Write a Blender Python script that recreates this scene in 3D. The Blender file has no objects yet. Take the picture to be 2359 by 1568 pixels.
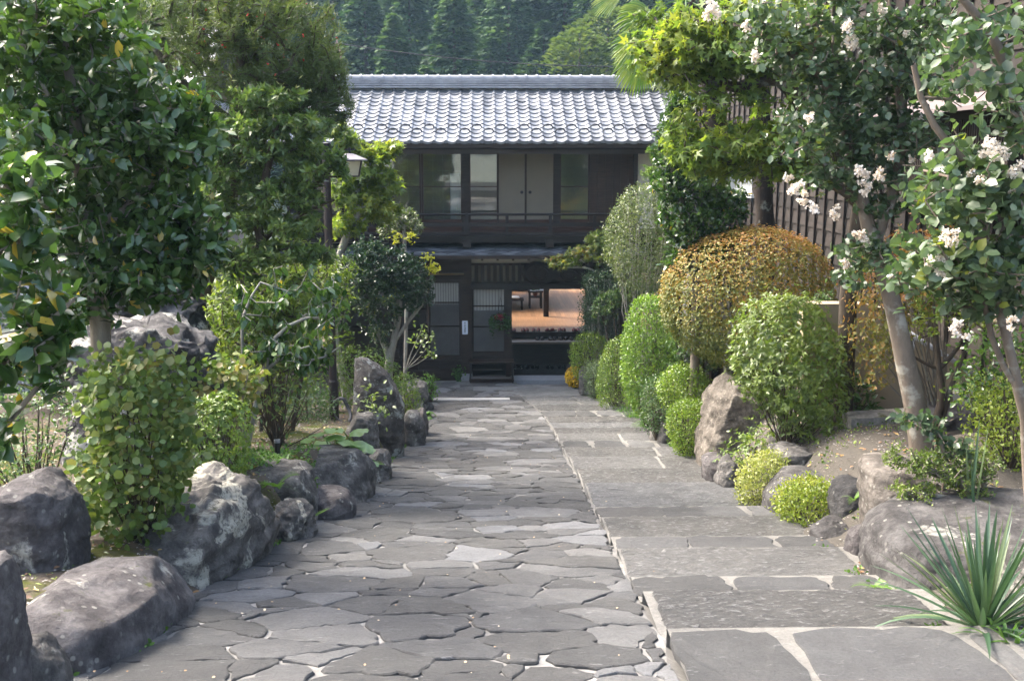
import bpy, math, random
import numpy as np
from mathutils import Vector, Matrix, Quaternion

S = bpy.context.scene
C = S.collection
R = math.radians
rng = np.random.default_rng(11)
random.seed(5)

# ------------------------------------------------------------------ camera, sky, sun, exposure
PITCH, YAW, FOC, UC, VC = R(10.28), R(1.2), 2359.0, 1179.5, 784.0
cam_d = bpy.data.cameras.new('camera')
cam = bpy.data.objects.new('camera', cam_d)
C.objects.link(cam)
cam_d.sensor_width = 36.0
cam_d.lens = 36.0
cam_d.clip_start = 0.05
cam_d.clip_end = 2000.0
cam.location = (0, 0, 0)
cam.rotation_euler = (R(90) - PITCH, 0, -YAW)
S.camera = cam

SUN_EL, SUN_AZ = R(50), R(-60)
world = bpy.data.worlds.new('World')
S.world = world
world.use_nodes = True
wn = world.node_tree.nodes
sky = wn.new('ShaderNodeTexSky')
sky.sky_type = 'NISHITA'
sky.sun_disc = False
sky.sun_elevation = SUN_EL
sky.sun_rotation = SUN_AZ
sky.air_density = 1.0
sky.dust_density = 7.0
sky.ozone_density = 1.0
world.node_tree.links.new(sky.outputs[0], wn['Background'].inputs[0])
wn['Background'].inputs[1].default_value = 0.15
sun_d = bpy.data.lights.new('sun', 'SUN')
sun_d.energy = 1.3
sun_d.angle = R(12.0)
sun_d.color = (1.0, 0.955, 0.89)
sun = bpy.data.objects.new('sun', sun_d)
C.objects.link(sun)
sdir = Vector((math.sin(SUN_AZ) * math.cos(SUN_EL), math.cos(SUN_AZ) * math.cos(SUN_EL), math.sin(SUN_EL)))
sun.rotation_euler = sdir.to_track_quat('Z', 'Y').to_euler()
sun.location = (-20, 20, 30)
S.view_settings.view_transform = 'Standard'
S.view_settings.look = 'None'
S.view_settings.exposure = 2.5
S.view_settings.gamma = 1.0
S.render.engine = 'CYCLES'
S.cycles.use_denoising = True
S.cycles.max_bounces = 8
S.cycles.transparent_max_bounces = 12
S.cycles.sample_clamp_indirect = 8.0

# ------------------------------------------------------------------ measuring the photograph
FW = np.array([math.sin(YAW) * math.cos(PITCH), math.cos(YAW) * math.cos(PITCH), -math.sin(PITCH)])
RT = np.array([math.cos(YAW), -math.sin(YAW), 0.0])
UP = np.cross(RT, FW)

def ray(u, v):
    return FW + ((u - UC) / FOC) * RT - ((v - VC) / FOC) * UP

def P(u, v, y):                                  # the point seen at (u, v) whose distance along the garden is y
    d = ray(u, v)
    return d * (y / d[1])

def M(px, y):                                    # metres covered by px pixels at distance y
    return px * y * 1.03 / FOC

# ------------------------------------------------------------------ terrain
def zp(y):
    return np.interp(y, [-40, -6, 0, 14, 17, 20, 22, 24, 60], [-1.4, -1.4, -1.55, -4.21, -4.68, -4.95, -5.10, -5.18, -5.25])
def xl(y):
    return np.interp(y, [-5, 3, 4.5, 4.9, 5.7, 6.1, 7.6, 8, 10.4, 11.6, 14.3, 16.6, 20, 21.5, 23.5, 26], [-2.2, -2.0, -1.98, -1.78, -1.83, -1.85, -1.68, -1.66, -1.42, -1.40, -1.36, -1.25, -1.3, -1.7, -3.2, -3.2])
def xr(y):
    return np.interp(y, [-5, 4, 4.9, 6, 8.6, 11.6, 12.7, 16.6, 19.4, 21., 22.5, 24], [2.6, 2.45, 2.4, 2.4, 2.53, 2.68, 2.73, 2.9, 2.6, 2.1, 1.95, 1.95])
def sm(t):
    t = np.clip(t, 0, 1)
    return t * t * (3 - 2 * t)
def H(x, y):
    x = np.asarray(x, float); y = np.asarray(y, float)
    base = zp(y)
    l = np.interp(y, [4, 6.5, 9, 15, 20, 22], [.22, .30, .50, .50, .12, .02])
    r = np.interp(y, [4, 6, 7.5, 9.5, 14, 19, 22], [.20, .36, .52, .76, .7, .15, .02])
    dl = xl(y) - x
    dr = x - xr(y)
    return base + l * sm(dl / .35) + .07 * np.clip(dl - .35, 0, 8) * np.interp(y, [15, 21], [1, 0]) \
        + r * sm((dr - .05) / np.interp(y, [5, 7, 12, 16], [1.3, 1.0, .8, .5])) + .05 * np.clip(dr - 1., 0, 6) * np.interp(y, [15, 21], [1, 0])
def G(u, v):                                     # where the sight line meets the ground
    d = ray(u, v)
    lo = 1.0
    for y in np.arange(1.0, 60, .03):
        p = d * (y / d[1])
        if p[2] <= H(p[0], y):
            return p
    return d * (24 / d[1])

# ------------------------------------------------------------------ noise
def _hash(ix, iy, iz, seed):
    h = (ix * 374761393 + iy * 668265263 + iz * 2147483647 + seed * 974634721) & 0xFFFFFFFF
    h = ((h ^ (h >> 13)) * 1274126177) & 0xFFFFFFFF
    return ((h ^ (h >> 16)) & 0xFFFFFF) / float(0xFFFFFF)
def vnoise(p, seed=0):
    p = np.asarray(p, float)
    i = np.floor(p).astype(np.int64); f = p - i
    f = f * f * f * (f * (f * 6 - 15) + 10)
    r = 0
    for a in (0, 1):
        for b in (0, 1):
            for c in (0, 1):
                w = (f[:, 0] if a else 1 - f[:, 0]) * (f[:, 1] if b else 1 - f[:, 1]) * (f[:, 2] if c else 1 - f[:, 2])
                r = r + w * _hash(i[:, 0] + a, i[:, 1] + b, i[:, 2] + c, seed)
    return r * 2 - 1
def fbm(p, seed=0, o=4):
    p = np.asarray(p, float); r = 0; a = .5
    for k in range(o):
        r = r + a * vnoise(p, seed + k * 17); p = p * 2.03 + 7.1; a *= .5
    return r

# ------------------------------------------------------------------ objects
def world_base(o):
    v = Vector((0, 0, 0))
    while o is not None:
        v = v + o.location; o = o.parent
    return np.array(v)
def thing(name, label, cat, loc, group=None):
    o = bpy.data.objects.new(name, None)
    C.objects.link(o)
    o.location = tuple(float(a) for a in loc)
    o.empty_display_size = .1
    return tag(o, label, cat, group)
def tag(o, label, cat, group=None):
    o['label'] = label; o['category'] = cat
    if group: o['group'] = group
    return o
def kind(o, k):
    o['kind'] = k
    return o
def meshobj(name, verts, faces, mat, parent=None, loc=None, smooth=False, tint=None, midx=None):
    """verts in world metres; faces: list of tuples or (n,k) int array, or list of such arrays"""
    verts = np.asarray(verts, float).reshape(-1, 3)
    me = bpy.data.meshes.new(name)
    if isinstance(faces, np.ndarray): faces = [faces]
    if len(faces) and isinstance(faces[0], np.ndarray) and faces[0].ndim == 2:
        lt = np.concatenate([np.full(len(f), f.shape[1], np.int32) for f in faces])
        li = np.concatenate([f.ravel() for f in faces]).astype(np.int32)
    else:
        lt = np.array([len(f) for f in faces], np.int32)
        li = np.array([i for f in faces for i in f], np.int32)
    base = world_base(parent) if parent is not None else (np.zeros(3) if loc is None else np.asarray(loc, float))
    me.vertices.add(len(verts)); me.vertices.foreach_set('co', (verts - base).astype(np.float32).ravel())
    me.loops.add(len(li)); me.loops.foreach_set('vertex_index', li)
    me.polygons.add(len(lt))
    me.polygons.foreach_set('loop_start', np.concatenate([[0], np.cumsum(lt)[:-1]]).astype(np.int32))
    me.polygons.foreach_set('loop_total', lt)
    mats = mat if isinstance(mat, (list, tuple)) else [mat]
    for m in mats: me.materials.append(m)
    if midx is not None: me.polygons.foreach_set('material_index', np.asarray(midx, np.int32))
    me.polygons.foreach_set('use_smooth', np.full(len(lt), bool(smooth)))
    if tint is not None:
        a = me.attributes.new('tint', 'FLOAT', 'POINT'); a.data.foreach_set('value', np.asarray(tint, np.float32))
    me.update(calc_edges=True); me.validate()
    o = bpy.data.objects.new(name, me)
    C.objects.link(o)
    if parent is not None: o.parent = parent
    elif loc is not None: o.location = tuple(float(a) for a in loc)
    return o

class MB:
    def __init__(s): s.v = []; s.f = []; s.t = []; s.n = 0; s.m = []
    def add(s, v, f, tint=0.0, m=0):
        v = [tuple(map(float, a)) for a in v]
        s.v += v; s.f += [tuple(i + s.n for i in q) for q in f]; s.t += [tint] * len(v); s.m += [m] * len(f); s.n += len(v)
        return s
    def box(s, x0, x1, y0, y1, z0, z1, tint=0.0, m=0):
        if x0 > x1: x0, x1 = x1, x0
        if y0 > y1: y0, y1 = y1, y0
        if z0 > z1: z0, z1 = z1, z0
        return s.add([(x0, y0, z0), (x1, y0, z0), (x1, y1, z0), (x0, y1, z0), (x0, y0, z1), (x1, y0, z1), (x1, y1, z1), (x0, y1, z1)],
                     [(3, 2, 1, 0), (4, 5, 6, 7), (0, 1, 5, 4), (1, 2, 6, 5), (2, 3, 7, 6), (3, 0, 4, 7)], tint, m)
    def bar(s, a, b, w, d=None, tint=0.0):                      # a square bar from a to b
        a, b = np.array(a, float), np.array(b, float); d = d or w
        t = (b - a) / np.linalg.norm(b - a)
        h = np.array([0, 0, 1.0]) if abs(t[2]) < .9 else np.array([0, 1.0, 0])
        x = np.cross(t, h); x /= np.linalg.norm(x); y = np.cross(x, t)
        q = [(-1, -1), (1, -1), (1, 1), (-1, 1)]
        v = [p + x * (i * w / 2) + y * (j * d / 2) for p in (a, b) for i, j in q]
        return s.add(v, [(3, 2, 1, 0), (4, 5, 6, 7), (0, 1, 5, 4), (1, 2, 6, 5), (2, 3, 7, 6), (3, 0, 4, 7)], tint)
    def tube(s, pts, rad, n=8, tint=0.0, cap=True):
        v, f = tube_geo(pts, rad, n, cap)
        return s.add(v, f, tint)
    def lathe(s, prof, cx, cy, n=16, tint=0.0):                 # prof: (radius, z)
        v = []; f = []
        for r, z in prof:
            for k in range(n):
                a = 2 * math.pi * k / n
                v.append((cx + r * math.cos(a), cy + r * math.sin(a), z))
        for j in range(len(prof) - 1):
            for k in range(n):
                k2 = (k + 1) % n
                f.append((j * n + k, j * n + k2, (j + 1) * n + k2, (j + 1) * n + k))
        f.append(tuple(range(n))[::-1]); f.append(tuple((len(prof) - 1) * n + k for k in range(n)))
        return s.add(v, f, tint)
    def build(s, name, mat, parent=None, loc=None, smooth=False):
        return meshobj(name, np.array(s.v), s.f, mat, parent, loc, smooth, s.t, s.m if isinstance(mat, (list, tuple)) else None)

def tube_geo(pts, rad, n=8, cap=True):
    pts = np.asarray(pts, float)
    rad = np.broadcast_to(np.asarray(rad, float), (len(pts),))
    t = np.gradient(pts, axis=0); t /= np.maximum(np.linalg.norm(t, axis=1, keepdims=True), 1e-9)
    h = np.array([0.3, 0.2, 1.0]) if abs(t[0][2]) < .8 else np.array([1.0, .2, 0])
    v = []; f = []
    x = np.cross(t[0], h); x /= np.linalg.norm(x)
    for i in range(len(pts)):
        x = x - t[i] * np.dot(x, t[i]); x /= max(np.linalg.norm(x), 1e-9)
        y = np.cross(t[i], x)
        for k in range(n):
            a = 2 * math.pi * k / n
            v.append(pts[i] + rad[i] * (math.cos(a) * x + math.sin(a) * y))
    for i in range(len(pts) - 1):
        for k in range(n):
            k2 = (k + 1) % n
            f.append((i * n + k, i * n + k2, (i + 1) * n + k2, (i + 1) * n + k))
    if cap:
        f.append(tuple(range(n))[::-1]); f.append(tuple((len(pts) - 1) * n + k for k in range(n)))
    return v, f

def spline(pts, n):
    pts = np.asarray(pts, float)
    d = np.concatenate([[0], np.cumsum(np.linalg.norm(np.diff(pts, axis=0), axis=1))])
    m = np.gradient(pts, d, axis=0) if len(pts) > 2 else np.repeat((pts[1:] - pts[:1]) / max(d[-1], 1e-9), 2, 0)
    out = []
    for t in np.linspace(0, d[-1], n):
        i = min(max(np.searchsorted(d, t) - 1, 0), len(pts) - 2)
        hh = d[i + 1] - d[i]; s = (t - d[i]) / hh
        out.append((2 * s**3 - 3 * s**2 + 1) * pts[i] + (s**3 - 2 * s**2 + s) * hh * m[i] + (-2 * s**3 + 3 * s**2) * pts[i + 1] + (s**3 - s**2) * hh * m[i + 1])
    return np.array(out)

# ------------------------------------------------------------------ materials
def _mat(name):
    m = bpy.data.materials.new(name); m.use_nodes = True
    nt = m.node_tree; n = nt.nodes; n.clear()
    out = n.new('ShaderNodeOutputMaterial'); b = n.new('ShaderNodeBsdfPrincipled')
    nt.links.new(b.outputs[0], out.inputs[0])
    return m, nt, n, b, out
def ramp(n, cols):
    r = n.new('ShaderNodeValToRGB'); e = r.color_ramp.elements
    while len(e) < len(cols): e.new(.5)
    for k, (p, c) in enumerate(cols):
        e[k].position = p; e[k].color = (*c, 1)
    return r
def noise(nt, scale, detail=5, rough=.6, coord='Object', dist=0, stretch=None):
    n = nt.nodes
    tc = n.new('ShaderNodeTexCoord'); x = n.new('ShaderNodeTexNoise')
    x.inputs['Scale'].default_value = scale; x.inputs['Detail'].default_value = detail
    x.inputs['Roughness'].default_value = rough; x.inputs['Distortion'].default_value = dist
    if stretch:
        mp = n.new('ShaderNodeMapping'); mp.inputs['Scale'].default_value = stretch
        nt.links.new(tc.outputs[coord], mp.inputs[0]); nt.links.new(mp.outputs[0], x.inputs['Vector'])
    else:
        nt.links.new(tc.outputs[coord], x.inputs['Vector'])
    return x
def mixc(nt, fac, a, b, mode='MIX'):
    m = nt.nodes.new('ShaderNodeMix'); m.data_type = 'RGBA'; m.blend_type = mode
    for s, i in ((fac, 0), (a, 6), (b, 7)):
        if isinstance(s, (int, float)): m.inputs[i].default_value = s
        elif isinstance(s, tuple): m.inputs[i].default_value = (*s, 1)
        else: nt.links.new(s, m.inputs[i])
    return m.outputs[2]
def maprange(nt, v, a, b, c=0., d=1.):
    m = nt.nodes.new('ShaderNodeMapRange'); nt.links.new(v, m.inputs[0])
    for i, x in enumerate((a, b, c, d)): m.inputs[i + 1].default_value = x
    return m.outputs[0]
def bump(nt, b, h, strength, dist=.02):
    u = nt.nodes.new('ShaderNodeBump'); u.inputs['Strength'].default_value = strength; u.inputs['Distance'].default_value = dist
    nt.links.new(h, u.inputs['Height']); nt.links.new(u.outputs[0], b.inputs['Normal'])
def attr(nt, name='tint'):
    a = nt.nodes.new('ShaderNodeAttribute'); a.attribute_name = name
    return a.outputs['Fac']

def leafmat(name, cols, rough=.45, trans=.3, tboost=(1.6, 1.7, .9), spec=.5):
    m, nt, n, b, out = _mat(name)
    r = ramp(n, cols); nt.links.new(attr(nt), r.inputs[0])
    nz = noise(nt, 60, 2, .5)
    c = mixc(nt, .35, r.outputs[0], mixc(nt, nz.outputs['Fac'], (.45, .45, .4), (1.5, 1.5, 1.45)), 'MULTIPLY')
    nt.links.new(c, b.inputs['Base Color'])
    b.inputs['Roughness'].default_value = rough; b.inputs['Specular IOR Level'].default_value = spec
    t = n.new('ShaderNodeBsdfTranslucent')
    nt.links.new(mixc(nt, 1.0, c, tboost, 'MULTIPLY'), t.inputs[0])
    mx = n.new('ShaderNodeMixShader'); mx.inputs[0].default_value = trans
    nt.links.new(b.outputs[0], mx.inputs[1]); nt.links.new(t.outputs[0], mx.inputs[2]); nt.links.new(mx.outputs[0], out.inputs[0])
    return m
def woodmat(name, c1, c2, rough=.7, scale=3., stretch=(1, 1, 12), bmp=.3, spec=.3):
    m, nt, n, b, out = _mat(name)
    x = noise(nt, scale, 6, .65, stretch=stretch, dist=.4)
    y = noise(nt, 1.3, 3)
    r = ramp(n, [(.3, c1), (.7, c2)]); nt.links.new(x.outputs['Fac'], r.inputs[0])
    c = mixc(nt, .5, r.outputs[0], mixc(nt, y.outputs['Fac'], (.5, .5, .5), (1.5, 1.5, 1.5)), 'MULTIPLY')
    v = maprange(nt, attr(nt), 0, 1, .7, 1.35)
    cc = n.new('ShaderNodeCombineColor')
    for i in range(3): nt.links.new(v, cc.inputs[i])
    c = mixc(nt, 1.0, c, cc.outputs[0], 'MULTIPLY')
    nt.links.new(c, b.inputs['Base Color']); b.inputs['Roughness'].default_value = rough; b.inputs['Specular IOR Level'].default_value = spec
    bump(nt, b, x.outputs['Fac'], bmp, .01)
    return m
def plainmat(name, c, rough=.6, var=.25, scale=6., bmp=.1, metal=0., spec=.4):
    m, nt, n, b, out = _mat(name)
    x = noise(nt, scale, 6, .65)
    lo = tuple(a * (1 - var) for a in c); hi = tuple(min(1, a * (1 + var)) for a in c)
    r = ramp(n, [(.3, lo), (.7, hi)]); nt.links.new(x.outputs['Fac'], r.inputs[0])
    nt.links.new(r.outputs[0], b.inputs['Base Color']); b.inputs['Roughness'].default_value = rough
    b.inputs['Metallic'].default_value = metal; b.inputs['Specular IOR Level'].default_value = spec
    if bmp: bump(nt, b, x.outputs['Fac'], bmp, .01)
    return m
def rockmat(name, c1, c2, lichen=.5, moss=.3, rough=.85, lcol=(.42, .41, .36), bscale=14):
    m, nt, n, b, out = _mat(name)
    x = noise(nt, 5, 8, .7); y = noise(nt, 28, 6, .7); z = noise(nt, bscale, 8, .75); w = noise(nt, 3.2, 6, .62, dist=.6)
    r = ramp(n, [(.30, tuple(a * .45 for a in c1)), (.46, c1), (.66, c2)]); nt.links.new(x.outputs['Fac'], r.inputs[0])
    c = mixc(nt, .6, r.outputs[0], mixc(nt, y.outputs['Fac'], (.25, .25, .25), (1.8, 1.8, 1.8)), 'MULTIPLY')
    thr = .72 - .24 * lichen
    k = maprange(nt, w.outputs['Fac'], thr, thr + .06)
    k2 = n.new('ShaderNodeMath'); k2.operation = 'MULTIPLY'; nt.links.new(k, k2.inputs[0])
    nt.links.new(maprange(nt, y.outputs['Fac'], .38, .5), k2.inputs[1])
    c = mixc(nt, k2.outputs[0], c, lcol)
    # small round lichen spots
    tc = n.new('ShaderNodeTexCoord'); vo = n.new('ShaderNodeTexVoronoi'); vo.inputs['Scale'].default_value = 13
    nt.links.new(tc.outputs['Object'], vo.inputs['Vector'])
    sp = n.new('ShaderNodeMath'); sp.operation = 'MULTIPLY'
    nt.links.new(maprange(nt, vo.outputs['Distance'], .20, .14), sp.inputs[0])
    nt.links.new(maprange(nt, w.outputs['Fac'], .42, .56, .0, .7 if lichen > .2 else .3), sp.inputs[1])
    c = mixc(nt, sp.outputs[0], c, lcol)
    if moss > 0:
        ge = n.new('ShaderNodeNewGeometry'); sx = n.new('ShaderNodeSeparateXYZ'); nt.links.new(ge.outputs['Normal'], sx.inputs[0])
        mo = noise(nt, 4.5, 5, .65)
        a = n.new('ShaderNodeMath'); a.operation = 'MULTIPLY_ADD'
        nt.links.new(sx.outputs[2], a.inputs[0]); a.inputs[1].default_value = .25; nt.links.new(mo.outputs['Fac'], a.inputs[2])
        c = mixc(nt, maprange(nt, a.outputs[0], .92 - .25 * moss, 1.0 - .25 * moss), c, mixc(nt, y.outputs['Fac'], (.03, .04, .008), (.12, .13, .02)))
    nt.links.new(c, b.inputs['Base Color']); b.inputs['Roughness'].default_value = rough; b.inputs['Specular IOR Level'].default_value = .35
    bump(nt, b, z.outputs['Fac'], 1.0, .06)
    return m
def barkmat(name, c1, c2, lichen=(.3, .32, .27), la=.3, stretch=(1, 1, .35), scale=14):
    m, nt, n, b, out = _mat(name)
    x = noise(nt, scale, 7, .7, stretch=stretch); y = noise(nt, 5, 5, .6)
    r = ramp(n, [(.3, c1), (.7, c2)]); nt.links.new(x.outputs['Fac'], r.inputs[0])
    c = mixc(nt, maprange(nt, y.outputs['Fac'], .62 - .15 * la, .72 - .15 * la, 0, .8), r.outputs[0], lichen)
    nt.links.new(c, b.inputs['Base Color']); b.inputs['Roughness'].default_value = .85; b.inputs['Specular IOR Level'].default_value = .3
    bump(nt, b, x.outputs['Fac'], .6, .02)
    return m
# ------------------------------------------------------------------ leaves, twigs, clipped crowns, rocks
# leaf templates: (verts along +x, across y, up z) unit length, faces
T_DIAM = (np.array([(0, 0, 0), (.5, .26, .05), (1, 0, -.04), (.5, -.26, .05)]), np.array([(0, 2, 1), (0, 3, 2)]))
T_OVAL = (np.array([(0, 0, 0), (.28, .24, .05), (.66, .25, .04), (1, 0, -.10), (.66, -.25, .04), (.28, -.24, .05), (.3, 0, -.01), (.68, 0, -.03)]),
          [np.array([(0, 6, 1), (7, 3, 2), (0, 5, 6), (4, 3, 7)]), np.array([(1, 6, 7, 2), (5, 4, 7, 6)])])
T_ROUND = (np.array([(0, 0, 0), (.22, .36, .06), (.66, .40, .04), (1, 0, -.08), (.66, -.40, .04), (.22, -.36, .06), (.3, 0, -.02), (.68, 0, -.03)]),
           [np.array([(0, 6, 1), (7, 3, 2), (0, 5, 6), (4, 3, 7)]), np.array([(1, 6, 7, 2), (5, 4, 7, 6)])])
T_LANCE = (np.array([(0, 0, 0), (.4, .13, .03), (1, 0, -.12), (.4, -.13, .03), (.45, 0, -.01)]), np.array([(0, 4, 1), (1, 4, 2), (0, 3, 4), (3, 2, 4)]))
T_NEEDLE = (np.array([(0, -.05, 0), (0, .05, 0), (1, 0, -.05)]), np.array([(0, 2, 1)]))
def _maple():
    v = [(0.0, 0, 0)]; ang = [-125, -62, 0, 62, 125]; ln = [.42, .82, 1.0, .82, .42]; nt = [-150, -93, -31, 31, 93, 150]
    for a in nt: v.append((.30 * math.cos(R(a)), .30 * math.sin(R(a)), .03))
    for a, l in zip(ang, ln): v.append((l * math.cos(R(a)), l * math.sin(R(a)), -.10 * l))
    return np.array(v) + np.array([.2, 0, 0]), np.array([(0, 1 + k, 7 + k, 2 + k) for k in range(5)])
T_MAPLE = _maple()

def unit(a):
    return a / np.maximum(np.linalg.norm(a, axis=-1, keepdims=True), 1e-9)
def leafmesh(name, mat, pos, dirs, nrm, size, tmpl, parent=None, tint=None, loc=None, wid=1.0):
    n = len(pos)
    x = unit(dirs); y = unit(np.cross(nrm, x)); z = np.cross(x, y)
    size = np.broadcast_to(np.asarray(size, float), (n,))
    tv, tf = tmpl
    k = len(tv)
    v = pos[:, None, :] + size[:, None, None] * (x[:, None, :] * tv[None, :, 0:1] + wid * y[:, None, :] * tv[None, :, 1:2] + z[:, None, :] * tv[None, :, 2:3])
    if isinstance(tf, np.ndarray): tf = [tf]
    off = (np.arange(n) * k)[:, None, None]
    F = [(f[None] + off).reshape(-1, f.shape[1]) for f in tf]
    if tint is None: tint = rng.random(n)
    return meshobj(name, v.reshape(-1, 3), F, mat, parent, loc, True, np.repeat(np.clip(tint, 0, 1), k))
def rvec(n):
    return unit(rng.normal(size=(n, 3)))

def loft(rows, y0, depth, m=26, n=36, ex=2.2, round_top=.5, lean=0., pw=.6):
    """closed solid whose outline from the garden entrance follows rows [(v, uL, uR)], standing at distance y0, with its own depth"""
    rows = sorted(rows); vv = np.array([r[0] for r in rows], float)
    t = np.linspace(0, 1, m); v = vv[0] + (vv[-1] - vv[0]) * (t * .75 + .25 * t * t)
    uL = np.interp(v, vv, [r[1] for r in rows]); uR = np.interp(v, vv, [r[2] for r in rows])
    PL = np.array([P(a, b, y0) for a, b in zip(uL, v)]); PR = np.array([P(a, b, y0) for a, b in zip(uR, v)])
    w = (PR[:, 0] - PL[:, 0]) / 2; cx = (PR[:, 0] + PL[:, 0]) / 2; z = PL[:, 2]
    dh = depth * (np.maximum(w, 1e-3) / w.max()) ** pw
    a = np.linspace(0, 2 * np.pi, n, endpoint=False)
    ca, sa = np.cos(a), np.sin(a)
    ux = np.sign(ca) * np.abs(ca) ** (2 / ex); uy = np.sign(sa) * np.abs(sa) ** (2 / ex)
    V = np.zeros((m, n, 3))
    V[:, :, 0] = cx[:, None] + w[:, None] * ux[None]
    V[:, :, 1] = y0 + lean * (z - z[-1])[:, None] + dh[:, None] * uy[None]
    V[:, :, 2] = z[:, None]
    top = np.array([cx[0], y0 + lean * (z[0] - z[-1]), z[0] + round_top * min(w[0], dh[0]) * .25])
    bot = np.array([cx[-1], y0, z[-1]])
    verts = np.concatenate([V.reshape(-1, 3), [top, bot]])
    k = np.arange(n); k2 = (k + 1) % n
    quads = np.concatenate([np.stack([j * n + k2, j * n + k, (j + 1) * n + k, (j + 1) * n + k2], 1) for j in range(m - 1)])
    tris = np.concatenate([np.stack([np.full(n, m * n), k, k2], 1), np.stack([np.full(n, m * n + 1), (m - 1) * n + k2, (m - 1) * n + k], 1)])
    return verts, quads, tris
def sample_surface(verts, quads, tris, n):
    T = np.concatenate([quads[:, [0, 1, 2]], quads[:, [0, 2, 3]], tris])
    a, b, c = verts[T[:, 0]], verts[T[:, 1]], verts[T[:, 2]]
    cr = np.cross(b - a, c - a); ar = np.linalg.norm(cr, axis=1)
    i = rng.choice(len(T), n, p=ar / ar.sum())
    r1 = np.sqrt(rng.random(n)); r2 = rng.random(n)
    p = a[i] * (1 - r1)[:, None] + b[i] * (r1 * (1 - r2))[:, None] + c[i] * (r1 * r2)[:, None]
    return p, unit(cr[i])

def stems_geo(mb, root, tops, r=.012, n=5, wob=.06):
    for t in tops:
        q = [root + (t - root) * s + rng.normal(size=3) * wob * np.linalg.norm(t - root) * s * (1 - s) for s in np.linspace(0, 1, 6)]
        mb.tube(q, np.linspace(r, r * .35, 6), n)

def clipped_bush(name, label, cat, rows, y, depth, mat, tmpl, size, n, bark, lump=.06, shell=.05, whorl=0, up=.3, inner=.25, tintf=None, stem=None, group=None, part='foliage', ex=2.1, lfreq=3.0, stray=.02, wid=1.0, round_top=.6, sroot=None):
    V, Q, T = loft(rows, y, depth, ex=ex, round_top=round_top)
    c0 = V.mean(0)
    V = V + unit(V - c0) * (fbm(V * lfreq, seed=n % 97, o=3) * lump * 2)[:, None]
    zb = V[:, 2].min()
    root = np.array(stem if stem is not None else [c0[0], y, zb])
    root[2] = min(root[2], float(H(root[0], root[1])) + .02) if stem is None else root[2]
    o = thing(name, label, cat, root, group)
    m = n // whorl if whorl else n
    p, nr = sample_surface(V, Q, T, m)
    k = rng.random(m) < inner
    off = rng.normal(size=m) * shell - shell * .3
    off = np.where(rng.random(m) < stray, off + shell * 2.2 * rng.random(m), off)
    p = p + nr * off[:, None]
    p[k] = c0 + (p[k] - c0) * rng.uniform(.55, .95, k.sum())[:, None]
    cl = fbm(p * 5, seed=3)
    if whorl:
        idx = np.repeat(np.arange(m), whorl)
        ax = unit(nr + .35 * rvec(m) + np.array([0, 0, up]))[idx]
        rad = unit(np.cross(ax, rvec(m * whorl)))
        d = unit(ax * rng.uniform(.15, .9, (m * whorl, 1)) + rad)
        nn = unit(ax + .3 * rvec(m * whorl)); pp = p[idx]; clx = cl[idx]; nz = nr[idx]
    else:
        d = unit(nr * .6 + rvec(m) + np.array([0, 0, up])); nn = unit(nr * .6 + rvec(m) * .7 + np.array([0, 0, .5])); pp = p; clx = cl; nz = nr
    N = len(pp)
    tint = rng.random(N) * .55 + .25 + clx * .45
    if tintf is not None: tint = tintf(pp, nz, tint)
    leafmesh(part, mat, pp, d, nn, size * rng.uniform(.6, 1.25, N), tmpl, o, tint, wid=wid)
    mb = MB()
    tops = p[rng.choice(m, min(40, m))]
    tops = c0 + (tops - c0) * .9
    stems_geo(mb, (root - np.array([0, 0, .05])) if sroot is None else np.array(sroot), tops, r=max(.008, .012 * depth))
    mb.build('stems', bark, o, smooth=True)
    return o

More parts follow.
